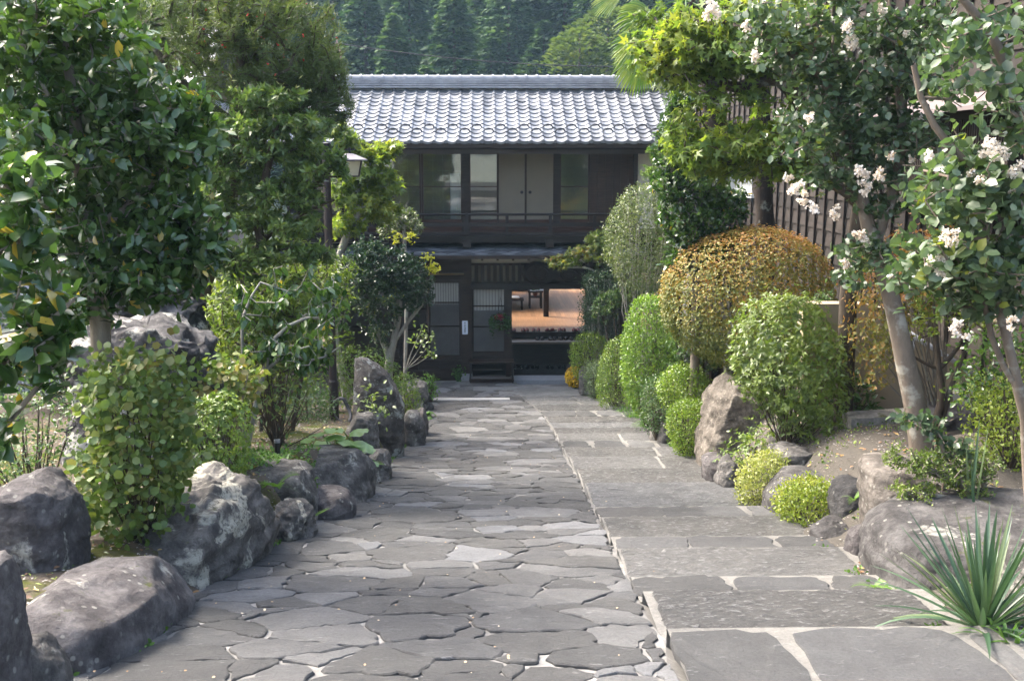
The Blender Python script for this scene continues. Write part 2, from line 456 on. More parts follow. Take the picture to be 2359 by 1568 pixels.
# ---- branching trees
def grow(trunks, tips, seg=.22, jit=.05, sag=.0, r_tip=.004, rexp=2.3, upcost=.35):
    nodes = []; par = []; rmin = []
    trunk_ids = []
    for pts, r0, r1, att in trunks:                       # att: index of an earlier trunk the polyline starts from
        L = np.linalg.norm(np.diff(np.asarray(pts, float), axis=0), axis=1).sum()
        q = spline(pts, max(4, int(L / (seg * .8)) + 2))
        ids = []
        for i, p in enumerate(q):
            if i == 0 and att is not None:
                near = min(trunk_ids[att], key=lambda k: np.linalg.norm(nodes[k] - p))
                ids.append(near); continue
            nodes.append(np.array(p)); par.append(ids[-1] if ids else -1); rmin.append(r0 + (r1 - r0) * i / (len(q) - 1)); ids.append(len(nodes) - 1)
        trunk_ids.append(ids)
    base = np.array(nodes)
    dist = np.min(np.linalg.norm(tips[:, None] - base[None], axis=2), axis=1) if len(tips) else []
    order = np.argsort(dist)
    arr = np.zeros((len(nodes) + len(tips) * 14, 3)); arr[:len(nodes)] = base; cnt = len(nodes)
    ok = np.ones(len(arr), bool)
    tdir = np.zeros_like(tips); tn = np.zeros(len(tips), int)
    for i in order:
        t = tips[i]
        A = arr[:cnt]
        dv = t - A; dd = np.linalg.norm(dv, axis=1)
        cost = dd + upcost * np.maximum(0, -dv[:, 2])
        j = int(np.argmin(np.where(ok[:cnt], cost, 1e9)))
        d = dd[j]; k = int(min(12, max(1, round(d / seg))))
        a = arr[j]
        mid = (a + t) / 2 + rng.normal(size=3) * jit * d * 1.5 + np.array([0, 0, sag * d])
        last = j
        for s in range(1, k + 1):
            u = s / k
            q = (1 - u)**2 * a + 2 * u * (1 - u) * mid + u * u * t
            if s < k: q = q + rng.normal(size=3) * jit * .25
            arr[cnt] = q; par.append(last); rmin.append(0); last = cnt; cnt += 1
        tdir[i] = arr[cnt - 1] - arr[par[cnt - 1]]; tn[i] = cnt - 1
    arr = arr[:cnt]; par = np.array(par)
    load = np.zeros(cnt); load[tn] = 1
    for i in range(cnt - 1, -1, -1):
        if par[i] >= 0 and par[i] < i: load[par[i]] += load[i]
    rad = np.maximum(r_tip * np.maximum(load, 1) ** (1 / rexp), np.array(rmin))
    return arr, par, rad, unit(tdir)
def limbs(name, mat, tree, parent, thick=7, thin=4):
    arr, par, rad, _ = tree
    ch = [[] for _ in arr]
    for i, p in enumerate(par):
        if p >= 0: ch[p].append(i)
    mb = MB()
    starts = [(-1, i) for i, p in enumerate(par) if p < 0]
    while starts:
        p, i = starts.pop()
        pts = []; rr = []
        if p >= 0: pts.append(arr[p]); rr.append(rad[i])
        while True:
            pts.append(arr[i]); rr.append(rad[i])
            c = ch[i]
            if not c: break
            b = max(c, key=lambda k: rad[k])
            for k in c:
                if k != b: starts.append((i, k))
            i = b
        if len(pts) > 1: mb.tube(pts, rr, thick if max(rr) > .02 else thin, cap=False)
    return mb.build(name, mat, parent, smooth=True)
def blobs(bl, dens=1.0):
    """tips in crown masses: (u, v, ru, rv, y, ry, n)"""
    out = []
    for u, v, ru, rv, y, ry, n in bl:
        n = int(n * dens); d = rvec(n) * (rng.random((n, 1)) ** .42)
        for q in d:
            p = P(u + q[0] * ru, v + q[2] * rv, y); p = p + np.array([0, q[1] * ry, 0]); out.append(p)
    return np.array(out)
def twig_leaves(tips, dirs, per, length, flat=.8, spread=1.0, fwd=.35, droop=0.0):
    n = len(tips); i = np.repeat(np.arange(n), per); N = n * per
    t = rng.random(N) ** 1.2
    d = dirs[i]
    rad = unit(np.cross(d, rvec(N)))
    pos = tips[i] - d * (t * length)[:, None] + rng.normal(size=(N, 3)) * length * .08
    dd = unit(d * fwd + rad * spread * rng.uniform(.6, 1.1, (N, 1)) + np.array([0, 0, -droop]))
    if flat > .9: dd[:, 2] *= .35; dd = unit(dd)
    nn = unit(np.array([0, 0, flat]) + rvec(N) * .68 + .25 * d)
    return pos, dd, nn, i

# ---- stones
def rock_mesh(name, V, faces, mat, parent, loc, amp, freq, seed, strata=0., angular=0., facets=7):
    c = V.mean(0)
    if facets:
        rr = np.random.default_rng(seed + 1000); ext = (V.max(0) - V.min(0)) / 2; q = (V - c) / ext
        for k in range(facets):
            nr = rr.normal(size=3); nr[2] = abs(nr[2]) * .8; nr /= np.linalg.norm(nr)
            s = q @ nr; e = s - s.max() * rr.uniform(.78, .95); q = q - np.where(e > 0, e * .85, 0)[:, None] * nr
        V = c + q * ext
    n = unit(V - c)
    f = fbm(V * freq, seed, 6)
    rid = .6 - np.abs(vnoise(V * freq * 1.9 + 5, seed + 3)) * 1.1 - np.abs(vnoise(V * freq * 4.3 + 2, seed + 4)) * .7
    d = amp * (f * 1.15 + .38 * rid + .35 * fbm(V * freq * 4.5, seed + 40, 3))
    if angular:
        g = V * freq * 1.1
        cell = vnoise(np.floor(g + .35 * fbm(g, seed + 9, 2)[:, None] * 2) + .5, seed + 5)
        d = d + angular * cell
    if strata: d = d + strata * np.sin((V[:, 0] * .4 + V[:, 2] + .25 * f) * 38)
    return meshobj(name, V + n * d[:, None], faces, mat, parent, loc, True)
def rock_loft(name, label, rows, y, depth, mat, seed, amp=.05, freq=3., ex=2.8, strata=0., group=None, lean=0., angular=0., cat='rock', facets=7):
    v0, v1 = rows[0], rows[-1]
    w0 = v0[2] - v0[1]
    rows = [(v0[0] - 2, v0[1] + w0 * .32, v0[2] - w0 * .32)] + list(rows)
    V, Q, T = loft(rows, y, depth, m=72, n=110, ex=ex, round_top=.25, lean=lean, pw=.35)
    loc = [V[:, 0].mean(), y, V[:, 2].min()]
    return tag(rock_mesh(name, V, [Q, T], mat, None, loc, amp, freq, seed, strata, angular, facets), label, cat, group)
def rock_box(name, label, c, half, mat, seed, rz=0., tilt=0., amp=.05, freq=3., ex=3.2, cuts=(), strata=0., group=None, roll=0., angular=0., cat='rock', n=84, facets=7):
    """boulder: rounded block, optionally cut by planes [(normal, offset)] in unit space"""
    m = n; k = n + 16
    th = np.linspace(0, np.pi, m); ph = np.linspace(0, 2 * np.pi, k, endpoint=False)
    tt, pp = np.meshgrid(th, ph, indexing='ij')
    d = np.stack([np.sin(tt) * np.cos(pp), np.sin(tt) * np.sin(pp), np.cos(tt)], -1).reshape(-1, 3)
    p = d / ((np.abs(d) ** ex).sum(1) ** (1 / ex))[:, None]
    for nr, off in cuts:
        nr = np.array(nr, float); nr /= np.linalg.norm(nr)
        e = p @ nr - off; p = p - np.where(e > 0, e * .92, 0)[:, None] * nr
    p = p * np.array(half)
    M_ = np.array(Matrix.Rotation(rz, 3, 'Z') @ Matrix.Rotation(tilt, 3, 'X') @ Matrix.Rotation(roll, 3, 'Y'))
    p = p @ M_.T + np.array(c)
    a = np.arange(k); a2 = (a + 1) % k
    Q = np.concatenate([np.stack([j * k + a, (j + 1) * k + a, (j + 1) * k + a2, j * k + a2], 1) for j in range(m - 1)])
    return tag(rock_mesh(name, p, Q, mat, None, [c[0], c[1], p[:, 2].min()], amp, freq, seed, strata, angular, facets), label, cat, group)
# ------------------------------------------------------------------ shared materials
m_dark = woodmat('dark_weathered_wood', (.024, .016, .0118), (.064, .042, .031), .6, 3, (1, 1, 10))
m_darkh = woodmat('dark_weathered_beam', (.018, .014, .012), (.045, .034, .029), .55, 3, (.12, 1, 1))
m_redw = woodmat('reddish_stained_wood', (.042, .020, .014), (.085, .040, .027), .5, 3, (1, 1, 8))
m_gutter = woodmat('grey_brown_eaves_board', (.07, .055, .05), (.12, .095, .085), .5, 2, (.2, 1, 1))
m_black = plainmat('black_painted_metal', (.012, .012, .014), .45, .3, 20, .05)
m_white = plainmat('off_white_plaster', (.62, .60, .54), .9, .08, 3, .1)
m_bark_g = barkmat('grey_bark', (.10, .085, .065), (.24, .21, .17))
m_bark_d = barkmat('dark_bark', (.035, .026, .018), (.09, .07, .05), la=.15)
m_bark_l = barkmat('pale_lichened_bark', (.14, .13, .11), (.36, .34, .30), la=.6)
m_bark_c = barkmat('smooth_tan_bark', (.095, .075, .057), (.20, .163, .127), (.33, .32, .27), .5, (1, 1, .3), 7)

# ------------------------------------------------------------------ ground
def ground_material():
    m, nt, n, b, out = _mat('garden_soil_sand_moss')
    x = noise(nt, 2.2, 8, .65); f = noise(nt, 45, 6, .75); g = noise(nt, 8, 6, .7)
    sand = mixc(nt, f.outputs['Fac'], (.050, .0445, .038), (.150, .137, .117))
    soil = mixc(nt, f.outputs['Fac'], (.05, .038, .028), (.19, .155, .12))
    mo = mixc(nt, g.outputs['Fac'], (.035, .045, .008), (.115, .125, .022))
    c = mixc(nt, attr(nt, 'sand'), soil, sand)
    k = n.new('ShaderNodeMath'); k.operation = 'ADD'
    nt.links.new(x.outputs['Fac'], k.inputs[0]); nt.links.new(attr(nt, 'moss'), k.inputs[1])
    c = mixc(nt, maprange(nt, k.outputs[0], .92, 1.06), c, mo)
    nt.links.new(c, b.inputs['Base Color']); b.inputs['Roughness'].default_value = .95; b.inputs['Specular IOR Level'].default_value = .15
    bump(nt, b, f.outputs['Fac'], .9, .03)
    return m
def grid(xs, ys):
    X, Y = np.meshgrid(xs, ys, indexing='ij'); a, c = len(xs), len(ys)
    i = np.arange((a - 1) * (c - 1)); r, q = i // (c - 1), i % (c - 1); o = r * c + q
    return X.ravel(), Y.ravel(), np.stack([o, o + c, o + c + 1, o + 1], 1)
X, Y, F = grid(np.concatenate([np.arange(-16, -6, .4), np.arange(-6, 5, .09), np.arange(5, 16.1, .4)]), np.concatenate([np.arange(1.5, 24, .10), np.arange(24, 46, .8)]))
Z = H(X, Y)
off = (X < xl(Y)) | (X > xr(Y))
nz = fbm(np.stack([X * 1.7, Y * 1.7, X * 0], 1), 4, 4)
Z = Z + np.where(off, nz * .09, -.06)
o = meshobj('garden_ground', np.stack([X, Y, Z], 1), F, ground_material(), smooth=True); kind(o, 'structure')
def fattr(o, name, val):
    a = o.data.attributes.new(name, 'FLOAT', 'POINT'); a.data.foreach_set('value', np.asarray(val, np.float32))
fattr(o, 'sand', np.clip(np.where(X > 0, 1.0, .15) + nz * .3, 0, 1))
mossv = np.where(X > 0, .30, np.interp(Y, [5, 8, 12, 16], [.46, .46, .50, .36])) - .05 * np.clip(np.abs(X) - 3.5, 0, 5)
fattr(o, 'moss', mossv)
# the land beyond: road level behind the viewer, flat valley, wooded hill
m_earth = plainmat('bare_earth', (.10, .09, .06), .95, .35, .8, .2)
m_road = plainmat('asphalt', (.055, .055, .055), .9, .3, 30, .3)
X, Y, F = grid(np.arange(-170, 171, 10.), np.arange(44, 330, 8.))
def hillz(x, y):
    return -5.4 + .48 * np.clip(y - 62, 0, None) + 2.5 * np.sin(x * .06) * sm((y - 70) / 40) + 2 * np.sin(x * .023 + 1)
o = meshobj('wooded_hillside', np.stack([X, Y, np.where(Y < 60, -5.3, hillz(X, Y))], 1), F, plainmat('forest_floor', (.012, .022, .010), .95, .4, .3, .2), smooth=True); kind(o, 'structure')
mb = MB(); mb.box(-90, 90, -60, 1.6, -1.9, -1.56)
o = mb.build('road', m_road); kind(o, 'structure')
for x0, x1 in ((-170, -15.8), (15.8, 170)):
    mb = MB(); mb.add([(x0, -3, -2.2), (x1, -3, -2.2), (x1, 46, -5.5), (x0, 46, -5.5)], [(0, 1, 2, 3)])
    o = mb.build('valley_ground', m_earth); kind(o, 'structure')

# ------------------------------------------------------------------ flagstone path
def stone_material(name, lo, hi, flecks, rough=.8, rough_tool=.6):
    m, nt, n, b, out = _mat(name)
    x = noise(nt, 3.5, 8, .7, dist=.5); f = noise(nt, 55, 6, .85); g = noise(nt, 16, 8, .7, stretch=(.5, 1.4, 1))
    mid = tuple((a + b) / 2 for a, b in zip(lo, hi))
    r = ramp(n, [(.0, tuple(a * .72 for a in lo)), (.25, (lo[0] * 1.02, lo[1], lo[2] * .95)), (.45, lo), (.62, (mid[0], mid[1] * .99, mid[2] * .96)), (.8, (mid[0] * .9, mid[1] * .93, mid[2] * .98)), (1., hi)]); nt.links.new(attr(nt), r.inputs[0])
    c = mixc(nt, .7, r.outputs[0], mixc(nt, x.outputs['Fac'], (.30, .30, .305), (1.72, 1.70, 1.66)), 'MULTIPLY')
    c = mixc(nt, .85, c, mixc(nt, f.outputs['Fac'], (.25, .25, .25), (1.75, 1.75, 1.73)), 'MULTIPLY')
    st = noise(nt, 1.1, 5, .6); c = mixc(nt, maprange(nt, st.outputs['Fac'], .50, .66, 0, .42), c, (.058, .060, .060))
    c = mixc(nt, maprange(nt, g.outputs['Fac'], .60, .70, 0, flecks), c, (.50, .50, .49))  # pale flecks in the colour; on the step slabs they imitate sun glints
    nt.links.new(c, b.inputs['Base Color']); b.inputs['Roughness'].default_value = rough; b.inputs['Specular IOR Level'].default_value = .4
    h = n.new('ShaderNodeMath'); h.operation = 'ADD'; nt.links.new(g.outputs['Fac'], h.inputs[0]); nt.links.new(f.outputs['Fac'], h.inputs[1])
    tt = noise(nt, 24, 8, .72, stretch=(.55, 1.5, 1)); h2 = n.new('ShaderNodeMath'); h2.operation = 'MULTIPLY_ADD'
    nt.links.new(tt.outputs['Fac'], h2.inputs[0]); h2.inputs[1].default_value = rough_tool; nt.links.new(h.outputs[0], h2.inputs[2])
    h3 = n.new('ShaderNodeMath'); h3.operation = 'MULTIPLY_ADD'; nt.links.new(x.outputs['Fac'], h3.inputs[0]); h3.inputs[1].default_value = 1.6; nt.links.new(h2.outputs[0], h3.inputs[2])
    bump(nt, b, h3.outputs[0], 1.0, .030)
    if rough_tool > 1:
        c = mixc(nt, maprange(nt, tt.outputs['Fac'], .54, .62, 0, .5), c, (.50, .495, .48)); nt.links.new(c, b.inputs['Base Color'])  # step slabs: chisel crests coloured pale as if catching the sun
    return m
m_flag = stone_material('grey_flagstone', (.100, .1015, .104), (.272, .275, .278), .35)
m_slab = stone_material('chiselled_step_stone', (.160, .160, .158), (.292, .292, .288), .2, .62, 4.5)
def mortar_material():
    m, nt, n, b, out = _mat('lime_mortar')
    x = noise(nt, 1.5, 6, .75); f = noise(nt, 60, 4, .7)
    r = ramp(n, [(.36, (.105, .102, .094)), (.54, (.175, .171, .16)), (.72, (.37, .36, .335))]); nt.links.new(x.outputs['Fac'], r.inputs[0])
    c = mixc(nt, .5, r.outputs[0], mixc(nt, f.outputs['Fac'], (.5, .5, .5), (1.5, 1.5, 1.5)), 'MULTIPLY')
    nt.links.new(c, b.inputs['Base Color']); b.inputs['Roughness'].default_value = .9
    bump(nt, b, f.outputs['Fac'], .5, .01)
    return m
m_mortar = mortar_material()
m_bed = stone_material('grey_bedding_mortar', (.26, .253, .237), (.44, .43, .40), .25, .9, .5)
def xs(y):                                             # seam between flagstones and steps
    return np.interp(y, [3, 4.3, 5.3, 6.4, 8, 11.6, 17, 19, 20.7, 22], [.83, .86, .88, .90, .94, 1.02, 1.07, .95, .68, .55])

def clip_half(poly, px, py, nx, ny):
    out = []
    for i in range(len(poly)):
        a, b = poly[i], poly[(i + 1) % len(poly)]
        da = (a[0] - px) * nx + (a[1] - py) * ny; db = (b[0] - px) * nx + (b[1] - py) * ny
        if da <= 0: out.append(a)
        if da * db < 0:
            t = da / (da - db); out.append((a[0] + t * (b[0] - a[0]), a[1] + t * (b[1] - a[1])))
    return out
def voronoi(sites, wts, bounds_fn, asp):
    """irregular stones: power cells of stretched sites, trimmed by bounds_fn(polygon)"""
    S_ = np.array(sites) * np.array([1, asp]); W = np.array(wts)
    cells = []
    for i, s in enumerate(S_):
        d = np.linalg.norm(S_ - s, axis=1); nb = np.argsort(d)[1:22]
        poly = [(s[0] - 1.2, s[1] - 1.2), (s[0] + 1.2, s[1] - 1.2), (s[0] + 1.2, s[1] + 1.2), (s[0] - 1.2, s[1] + 1.2)]
        for j in nb:
            n = S_[j] - s; L = np.linalg.norm(n); t = .5 + (W[i] - W[j]) / (2 * L * L)
            poly = clip_half(poly, s[0] + n[0] * t, s[1] + n[1] * t, n[0] / L, n[1] / L)
            if len(poly) < 3: break
        if len(poly) >= 3:
            poly = [(a, b / asp) for a, b in poly]
            poly = bounds_fn(poly)
            if len(poly) >= 3: cells.append(np.array(poly))
    return cells
def stone_geo(mb, poly, gap, zf, thick=.014, tint=.5, tilt=None, rounding=0, wob=.030):
    c = poly.mean(0); r = np.linalg.norm(poly - c, axis=1).mean()
    if r < .05: return
    q = c + (poly - c) * max(.3, 1 - gap / r)
    e = np.roll(q, -1, 0) - q; per = np.linalg.norm(e, axis=1).sum(); n = int(max(14, min(44, per / .05)))
    seg = np.concatenate([[0], np.cumsum(np.linalg.norm(e, axis=1))]); qq = np.vstack([q, q[:1]])
    s = np.linspace(0, per, n, endpoint=False)
    p = np.stack([np.interp(s, seg, qq[:, 0]), np.interp(s, seg, qq[:, 1])], 1)
    for _ in range(rounding): p = (np.roll(p, 1, 0) + 2 * p + np.roll(p, -1, 0)) / 4
    nz = fbm(np.stack([p[:, 0] * 12, p[:, 1] * 12, np.full(n, tint * 40)], 1), 8, 4)
    p = p + unit(p - c) * (nz * wob * 2.2)[:, None]
    tx, ty = tilt if tilt is not None else rng.normal(size=2) * .010
    def z(a, h): return zf(a[:, 0], a[:, 1]) + h + (a[:, 0] - c[0]) * tx + (a[:, 1] - c[1]) * ty
    v = []
    for k, h in ((1.0, -.02), (1.0, thick * .45), (1 - min(.010 / r, .2), thick), (.70, thick + .002), (.36, thick + .003)):
        a = c + (p - c) * k
        zz = z(a, h + (fbm(np.stack([a[:, 0] * 7, a[:, 1] * 9, np.full(n, 3.)], 1), 21, 3) * .012 - .001))
        v += list(zip(a[:, 0], a[:, 1], zz))
    v.append((c[0], c[1], float(z(c[None], thick + .003)[0])))
    f = [(j * n + i, j * n + (i + 1) % n, (j + 1) * n + (i + 1) % n, (j + 1) * n + i) for j in range(4) for i in range(n)]
    f += [(4 * n + i, 4 * n + (i + 1) % n, 5 * n) for i in range(n)]
    mb.add(v, f, tint)

def clip_curves(poly, y0, y1, L, Rr):
    poly = clip_half(poly, 0, y1, 0, 1)
    if len(poly) > 2: poly = clip_half(poly, 0, y0, 0, -1)
    if len(poly) < 3: return poly
    cy = sum(b for _, b in poly) / len(poly)
    for fn, sgn in ((L, -1), (Rr, 1)):
        a = float(fn(cy)); sl = float(fn(cy + .3) - fn(cy - .3)) / .6
        nx, ny = sgn, -sgn * sl; q = math.hypot(nx, ny)
        poly = clip_half(poly, a, cy, nx / q, ny / q)
        if len(poly) < 3: return poly
    return poly
def scatter_sites(x0f, x1f, ya, yb, spx, spy):
    s = []; y = ya; row = 0
    while y < yb:
        a, b = float(x0f(y)) - .3, float(x1f(y)) + .3
        x = a + rng.random() * spx
        while x < b:
            s.append((x + rng.normal() * spx * .26, y + rng.normal() * spy * .42)); x += spx * rng.uniform(.45, 1.6)
        y += spy * rng.uniform(.75, 1.25); row += 1
    return s
sites = scatter_sites(xl, xs, 2.6, 23.2, .37, .265)
big = rng.random(len(sites))
wts = np.where(big > .84, .09, np.where(big < .38, -.045, 0)) * rng.uniform(.5, 1.2, len(sites))
cells = voronoi(sites, wts, lambda p: clip_curves(p, 2.5, 23.0, xl, lambda y: xs(y) - .012), 1.3)
mb = MB()
zroot = lambda a, b: zp(b)
for c in cells:
    g = rng.choice([.003, .007, .014, .026], p=[.45, .38, .12, .05])
    stone_geo(mb, c, g, zroot, rng.uniform(.006, .015), float(np.clip(rng.beta(1.5, 2.2), 0, 1)), tilt=rng.normal(size=2) * .009)
n_flag = mb.n
xx = np.linspace(0, 1, 44); yy = np.linspace(1.5, 23.2, 200)
A, B = np.meshgrid(xx, yy, indexing='ij')
L_, R_ = xl(B) - .12, xr(B) + .15
gx = L_ + (R_ - L_) * A
gz = zp(B) - .004 + .006 * fbm(np.stack([gx.ravel() * 3, B.ravel() * 3, gx.ravel() * 0], 1), 2, 3).reshape(gx.shape)
_, _, GF = grid(xx, yy)
base = mb.n
verts = np.concatenate([np.array(mb.v), np.stack([gx.ravel(), B.ravel(), gz.ravel() - np.where((gx > xs(B) + .05).ravel(), .05, 0)], 1)])
mi = [0] * len(mb.f) + [1] * len(GF)
o = meshobj('flagstone_path', verts, mb.f + [tuple(int(k) + base for k in q) for q in GF], [m_flag, m_mortar], smooth=False, tint=mb.t + [0.5] * gx.size, midx=mi); kind(o, 'structure')

# ------------------------------------------------------------------ step slabs down the right side
VB = [1640, 1490, 1385, 1340, 1280, 1248, 1205, 1178, 1130, 1095, 1065, 1040, 1022, 1005, 990, 976, 962, 948, 935, 925, 914]
TY = 'fsfsfsfssssfssssfsss'
YB = [G(1500 - max(0, (1600 - v)) * .2, v)[1] for v in VB]
YB[0] = 3.2
steps = bpy.data.objects.new('stone_steps', None); C.objects.link(steps); kind(steps, 'structure'); steps.location = (1.6, 12, -3.8)
mbm = MB()
for k in range(len(YB) - 1):
    y0, y1 = YB[k], YB[k + 1]
    yc = (y0 + y1) / 2
    zt = lambda a, b, y0=y0, yc=yc: zp(np.full_like(np.asarray(b, float), yc)) + .012 - .09 * (np.asarray(b) - yc)
    xa, xb = float(xs(yc)) + (.05 if k < 2 else .0), float(xr(yc)) + .12
    # mortar bed under the row, with its small riser
    nx_ = 16; bx_ = np.linspace(xa - (.03 if k < 2 else -.006), xb + .1, nx_)
    v = []
    for x_ in bx_:
        for yy_ in (y0 - .005, y1 - .012):
            v.append((x_ + float(xs(yy_) - xs(yc)), yy_, float(zt(np.array([0.]), np.array([yy_]))[0]) + .004))
        v.append((x_ + float(xs(y1) - xs(yc)), y1, float(zt(np.array([0.]), np.array([y1]))[0]) - .16))
    f = []
    for i in range(nx_ - 1):
        a = i * 3; f += [(a, a + 3, a + 4, a + 1), (a + 1, a + 4, a + 5, a + 2)]
    mbm.add(v, f, .5)
    if TY[k] == 's':                                   # one or two long rough slabs
        cuts = [xa, xb] if rng.random() < .55 or k < 6 else [xa, xa + (xb - xa) * rng.uniform(.5, .75), xb]
        for i in range(len(cuts) - 1):
            a, b = cuts[i] + .012, cuts[i + 1] - .012
            nx2, ny2 = int((b - a) / .022), max(6, int((y1 - y0) / .020))
            gx2, gy2, gf = grid(np.linspace(0, 1, nx2), np.linspace(0, 1, ny2))
            wx = fbm(np.stack([gx2 * 4 + k, gy2 * 2, gx2 * 0 + i], 1), 5, 3)
            sx_ = a + (b - a) * gx2 + np.where((gx2 < .01) | (gx2 > .99), .02 * wx, 0) + (xs(y0 + (y1 - y0) * gy2) - xs(yc))
            edge = np.where((gy2 < .01) | (gy2 > .99), .010 * wx, 0)
            sy_ = y0 + .018 + (y1 - y0 - .050) * gy2 + edge * 1.6
            Q3 = np.stack([sx_ * 8, sy_ * 15, sx_ * 0], 1)
            hz = fbm(Q3, 12, 5) * .016 + (.25 - np.abs(fbm(Q3 * np.array([1.6, 2.2, 1]), 33, 3))) * .026
            rim = np.minimum(np.minimum(gx2, 1 - gx2) * (b - a), np.minimum(gy2, 1 - gy2) * (y1 - y0))
            sz_ = zt(sx_, sy_) + .020 + hz - .030 * (1 - np.clip(rim / .03, 0, 1)) ** 2
            V3 = np.stack([sx_, sy_, sz_], 1)
            top = V3.reshape(nx2, ny2, 3)
            ring = np.concatenate([np.arange(nx2) * ny2, (nx2 - 1) * ny2 + np.arange(1, ny2), (np.arange(nx2 - 2, -1, -1)) * ny2 + ny2 - 1, np.arange(ny2 - 2, 0, -1)])
            low = V3[ring] - np.array([0, 0, .13]); nb_ = len(V3); kk = np.arange(len(ring)); k2 = (kk + 1) % len(ring)
            side = np.stack([ring[kk], nb_ + kk, nb_ + k2, ring[k2]], 1)
            meshobj('step_slab', np.concatenate([V3, low]), [gf, side], m_slab, steps, smooth=True, tint=np.full(nb_ + len(ring), rng.uniform(.05, .95)))
    else:                                              # a row of flat stones in mortar
        x_ = xa; mbf = MB()
        while x_ < xb - .1:
            w = rng.uniform(.35, .75) if k else rng.uniform(.5, .95)
            e = min(x_ + w, xb); sl = rng.uniform(-.1, .1)
            if xb - e < .2: e = xb
            poly = np.array([(x_, y0 + .015), (e, y0 + .02), (e + sl, y1 - .035), (x_ + rng.uniform(-.05, .05), y1 - .03)])
            stone_geo(mbf, poly, rng.uniform(.012, .03), zt, .016, float(rng.uniform(.1, .6)), tilt=(0, 0), rounding=3)
            x_ = e
        mbf.build('flat_stones', m_flag, steps)
mbm.build('mortar_bed', m_bed, steps)
mb = MB(); pa, pb = G(988, 922), G(1174, 921)
mb.box(pa[0], pb[0], pa[1] - .10, pa[1] + .10, pa[2] - .08, pa[2] + .03)
o = mb.build('drain_strip', plainmat('pale_concrete', (.36, .36, .35), .85, .12, 8)); kind(o, 'structure')
mb = MB()
for (u0, u1, va, vb) in ((1090, 1340, 893, 903), (1150, 1350, 904, 913)):
    a, b = G(u0, vb), G(u1, va); mb.box(a[0], b[0], a[1], b[1], -5.3, zp((a[1] + b[1]) / 2) + .02, .6)
o = mb.build('landing_slab', stone_material('landing_stone', (.16, .17, .18), (.30, .31, .32), .15)); kind(o, 'structure')
# ------------------------------------------------------------------ the inn: two storeys, tiled roof
YF, YE, YR, YG = 23.6, 22.5, 25.2, 23.5      # upper glass plane, eaves, ridge, lower wall plane
def X_(u, y=YF, v=500): return float(P(u, v, y)[0])
def Z_(v, y=YF): return float(P(1180, v, y)[2])
ZG = Z_(875, YG)
inn = thing('inn_house', 'two storey dark timber inn with silver tiled roof at the foot of the path', 'house', (0, YG, ZG))
XL, XR = X_(600, YE, 330), X_(1612, YE, 330)
# ---- roof tiles
def tile_material():
    m, nt, n, b, out = _mat('silver_grey_roof_tile')
    y = noise(nt, 1.6, 6, .7); f = noise(nt, 30, 4, .6)
    r = ramp(n, [(0, (.10, .107, .12)), (.6, (.195, .205, .225)), (1, (.27, .278, .29))]); nt.links.new(attr(nt), r.inputs[0])
    c = mixc(nt, maprange(nt, y.outputs['Fac'], .62, .75, 0, .5), r.outputs[0], (.20, .185, .18))
    nt.links.new(c, b.inputs['Base Color'])
    b.inputs['Roughness'].default_value = .36; b.inputs['Specular IOR Level'].default_value = .55; b.inputs['Metallic'].default_value = .2
    bump(nt, b, f.outputs['Fac'], .08, .01)
    return m
m_tile = tile_material()
TW = .262; NR = 14
zE, zR = Z_(328, YE), Z_(203, YR - .1)
def wave(x):                                  # cross-section of an S tile
    t = (x / TW) % 1.0
    return np.where(t < .36, (.028 * np.sin(t / .36 * np.pi) + .004), -.015 * np.sin((t - .36) / .64 * np.pi) + .004)
nt_ = int((XR - XL) / TW); spt = 14
xt = XL + np.arange(nt_ * spt + 1) * TW / spt
V = []; Fq = []; T = []; nb = 0
tile_t = rng.random((NR, nt_ + 1))
for j in range(NR):
    f0, f1 = j / NR, (j + 1.12) / NR
    y0, y1 = YE + (YR - YE) * f0, YE + (YR - YE) * min(f1, 1.0)
    z0, z1 = zE + (zR - zE) * f0, zE + (zR - zE) * min(f1, 1.0)
    w = wave(xt - XL); jit = (rng.random(nt_ + 1) - .5) * .016
    ti = np.minimum(((xt - XL) / TW).astype(int), nt_); jj = jit[ti]
    rows = [(y0 + .012, z0 - .028 + w), (y0, z0 + .028 + w + jj), (y0 + (y1 - y0) * .5, (z0 + z1) / 2 + .014 + w + jj * .5), (y1, z1 + .002 + w * .98)]
    n = len(xt)
    for yy, zz in rows: V.append(np.stack([xt, np.full(n, yy), zz], 1)); T.append(tile_t[j][ti])
    for r in range(3):
        a = nb + r * n + np.arange(n - 1); Fq.append(np.stack([a, a + 1, a + n + 1, a + n], 1))
    nb += 4 * n
# plain back slope and deck under the tiles
V = np.concatenate(V); T = np.concatenate(T)
roof = meshobj('roof', V, np.concatenate(Fq), m_tile, inn, smooth=False, tint=T)
mb = MB()
yB = 2 * YR - YE
for k in range(nt_):                          # back slope: rolled tiles down the far side
    x0 = XL + k * TW
    mb.add([(x0, YR, zR - .01), (x0 + TW, YR, zR - .01), (x0 + TW, yB, zE - .01), (x0, yB, zE - .01)], [(0, 1, 2, 3)], .5)
mb.build('back_slope', m_tile, roof)
# eaves tile ends: round caps
for k in range(nt_):
    cx = XL + (k + .18) * TW; mb = MB()
    mb.tube([(cx, YE - .02, zE + .008), (cx, YE + .05, zE + .016)], .038, 8, .3)
    mb.build('eaves_tile', m_tile, roof)
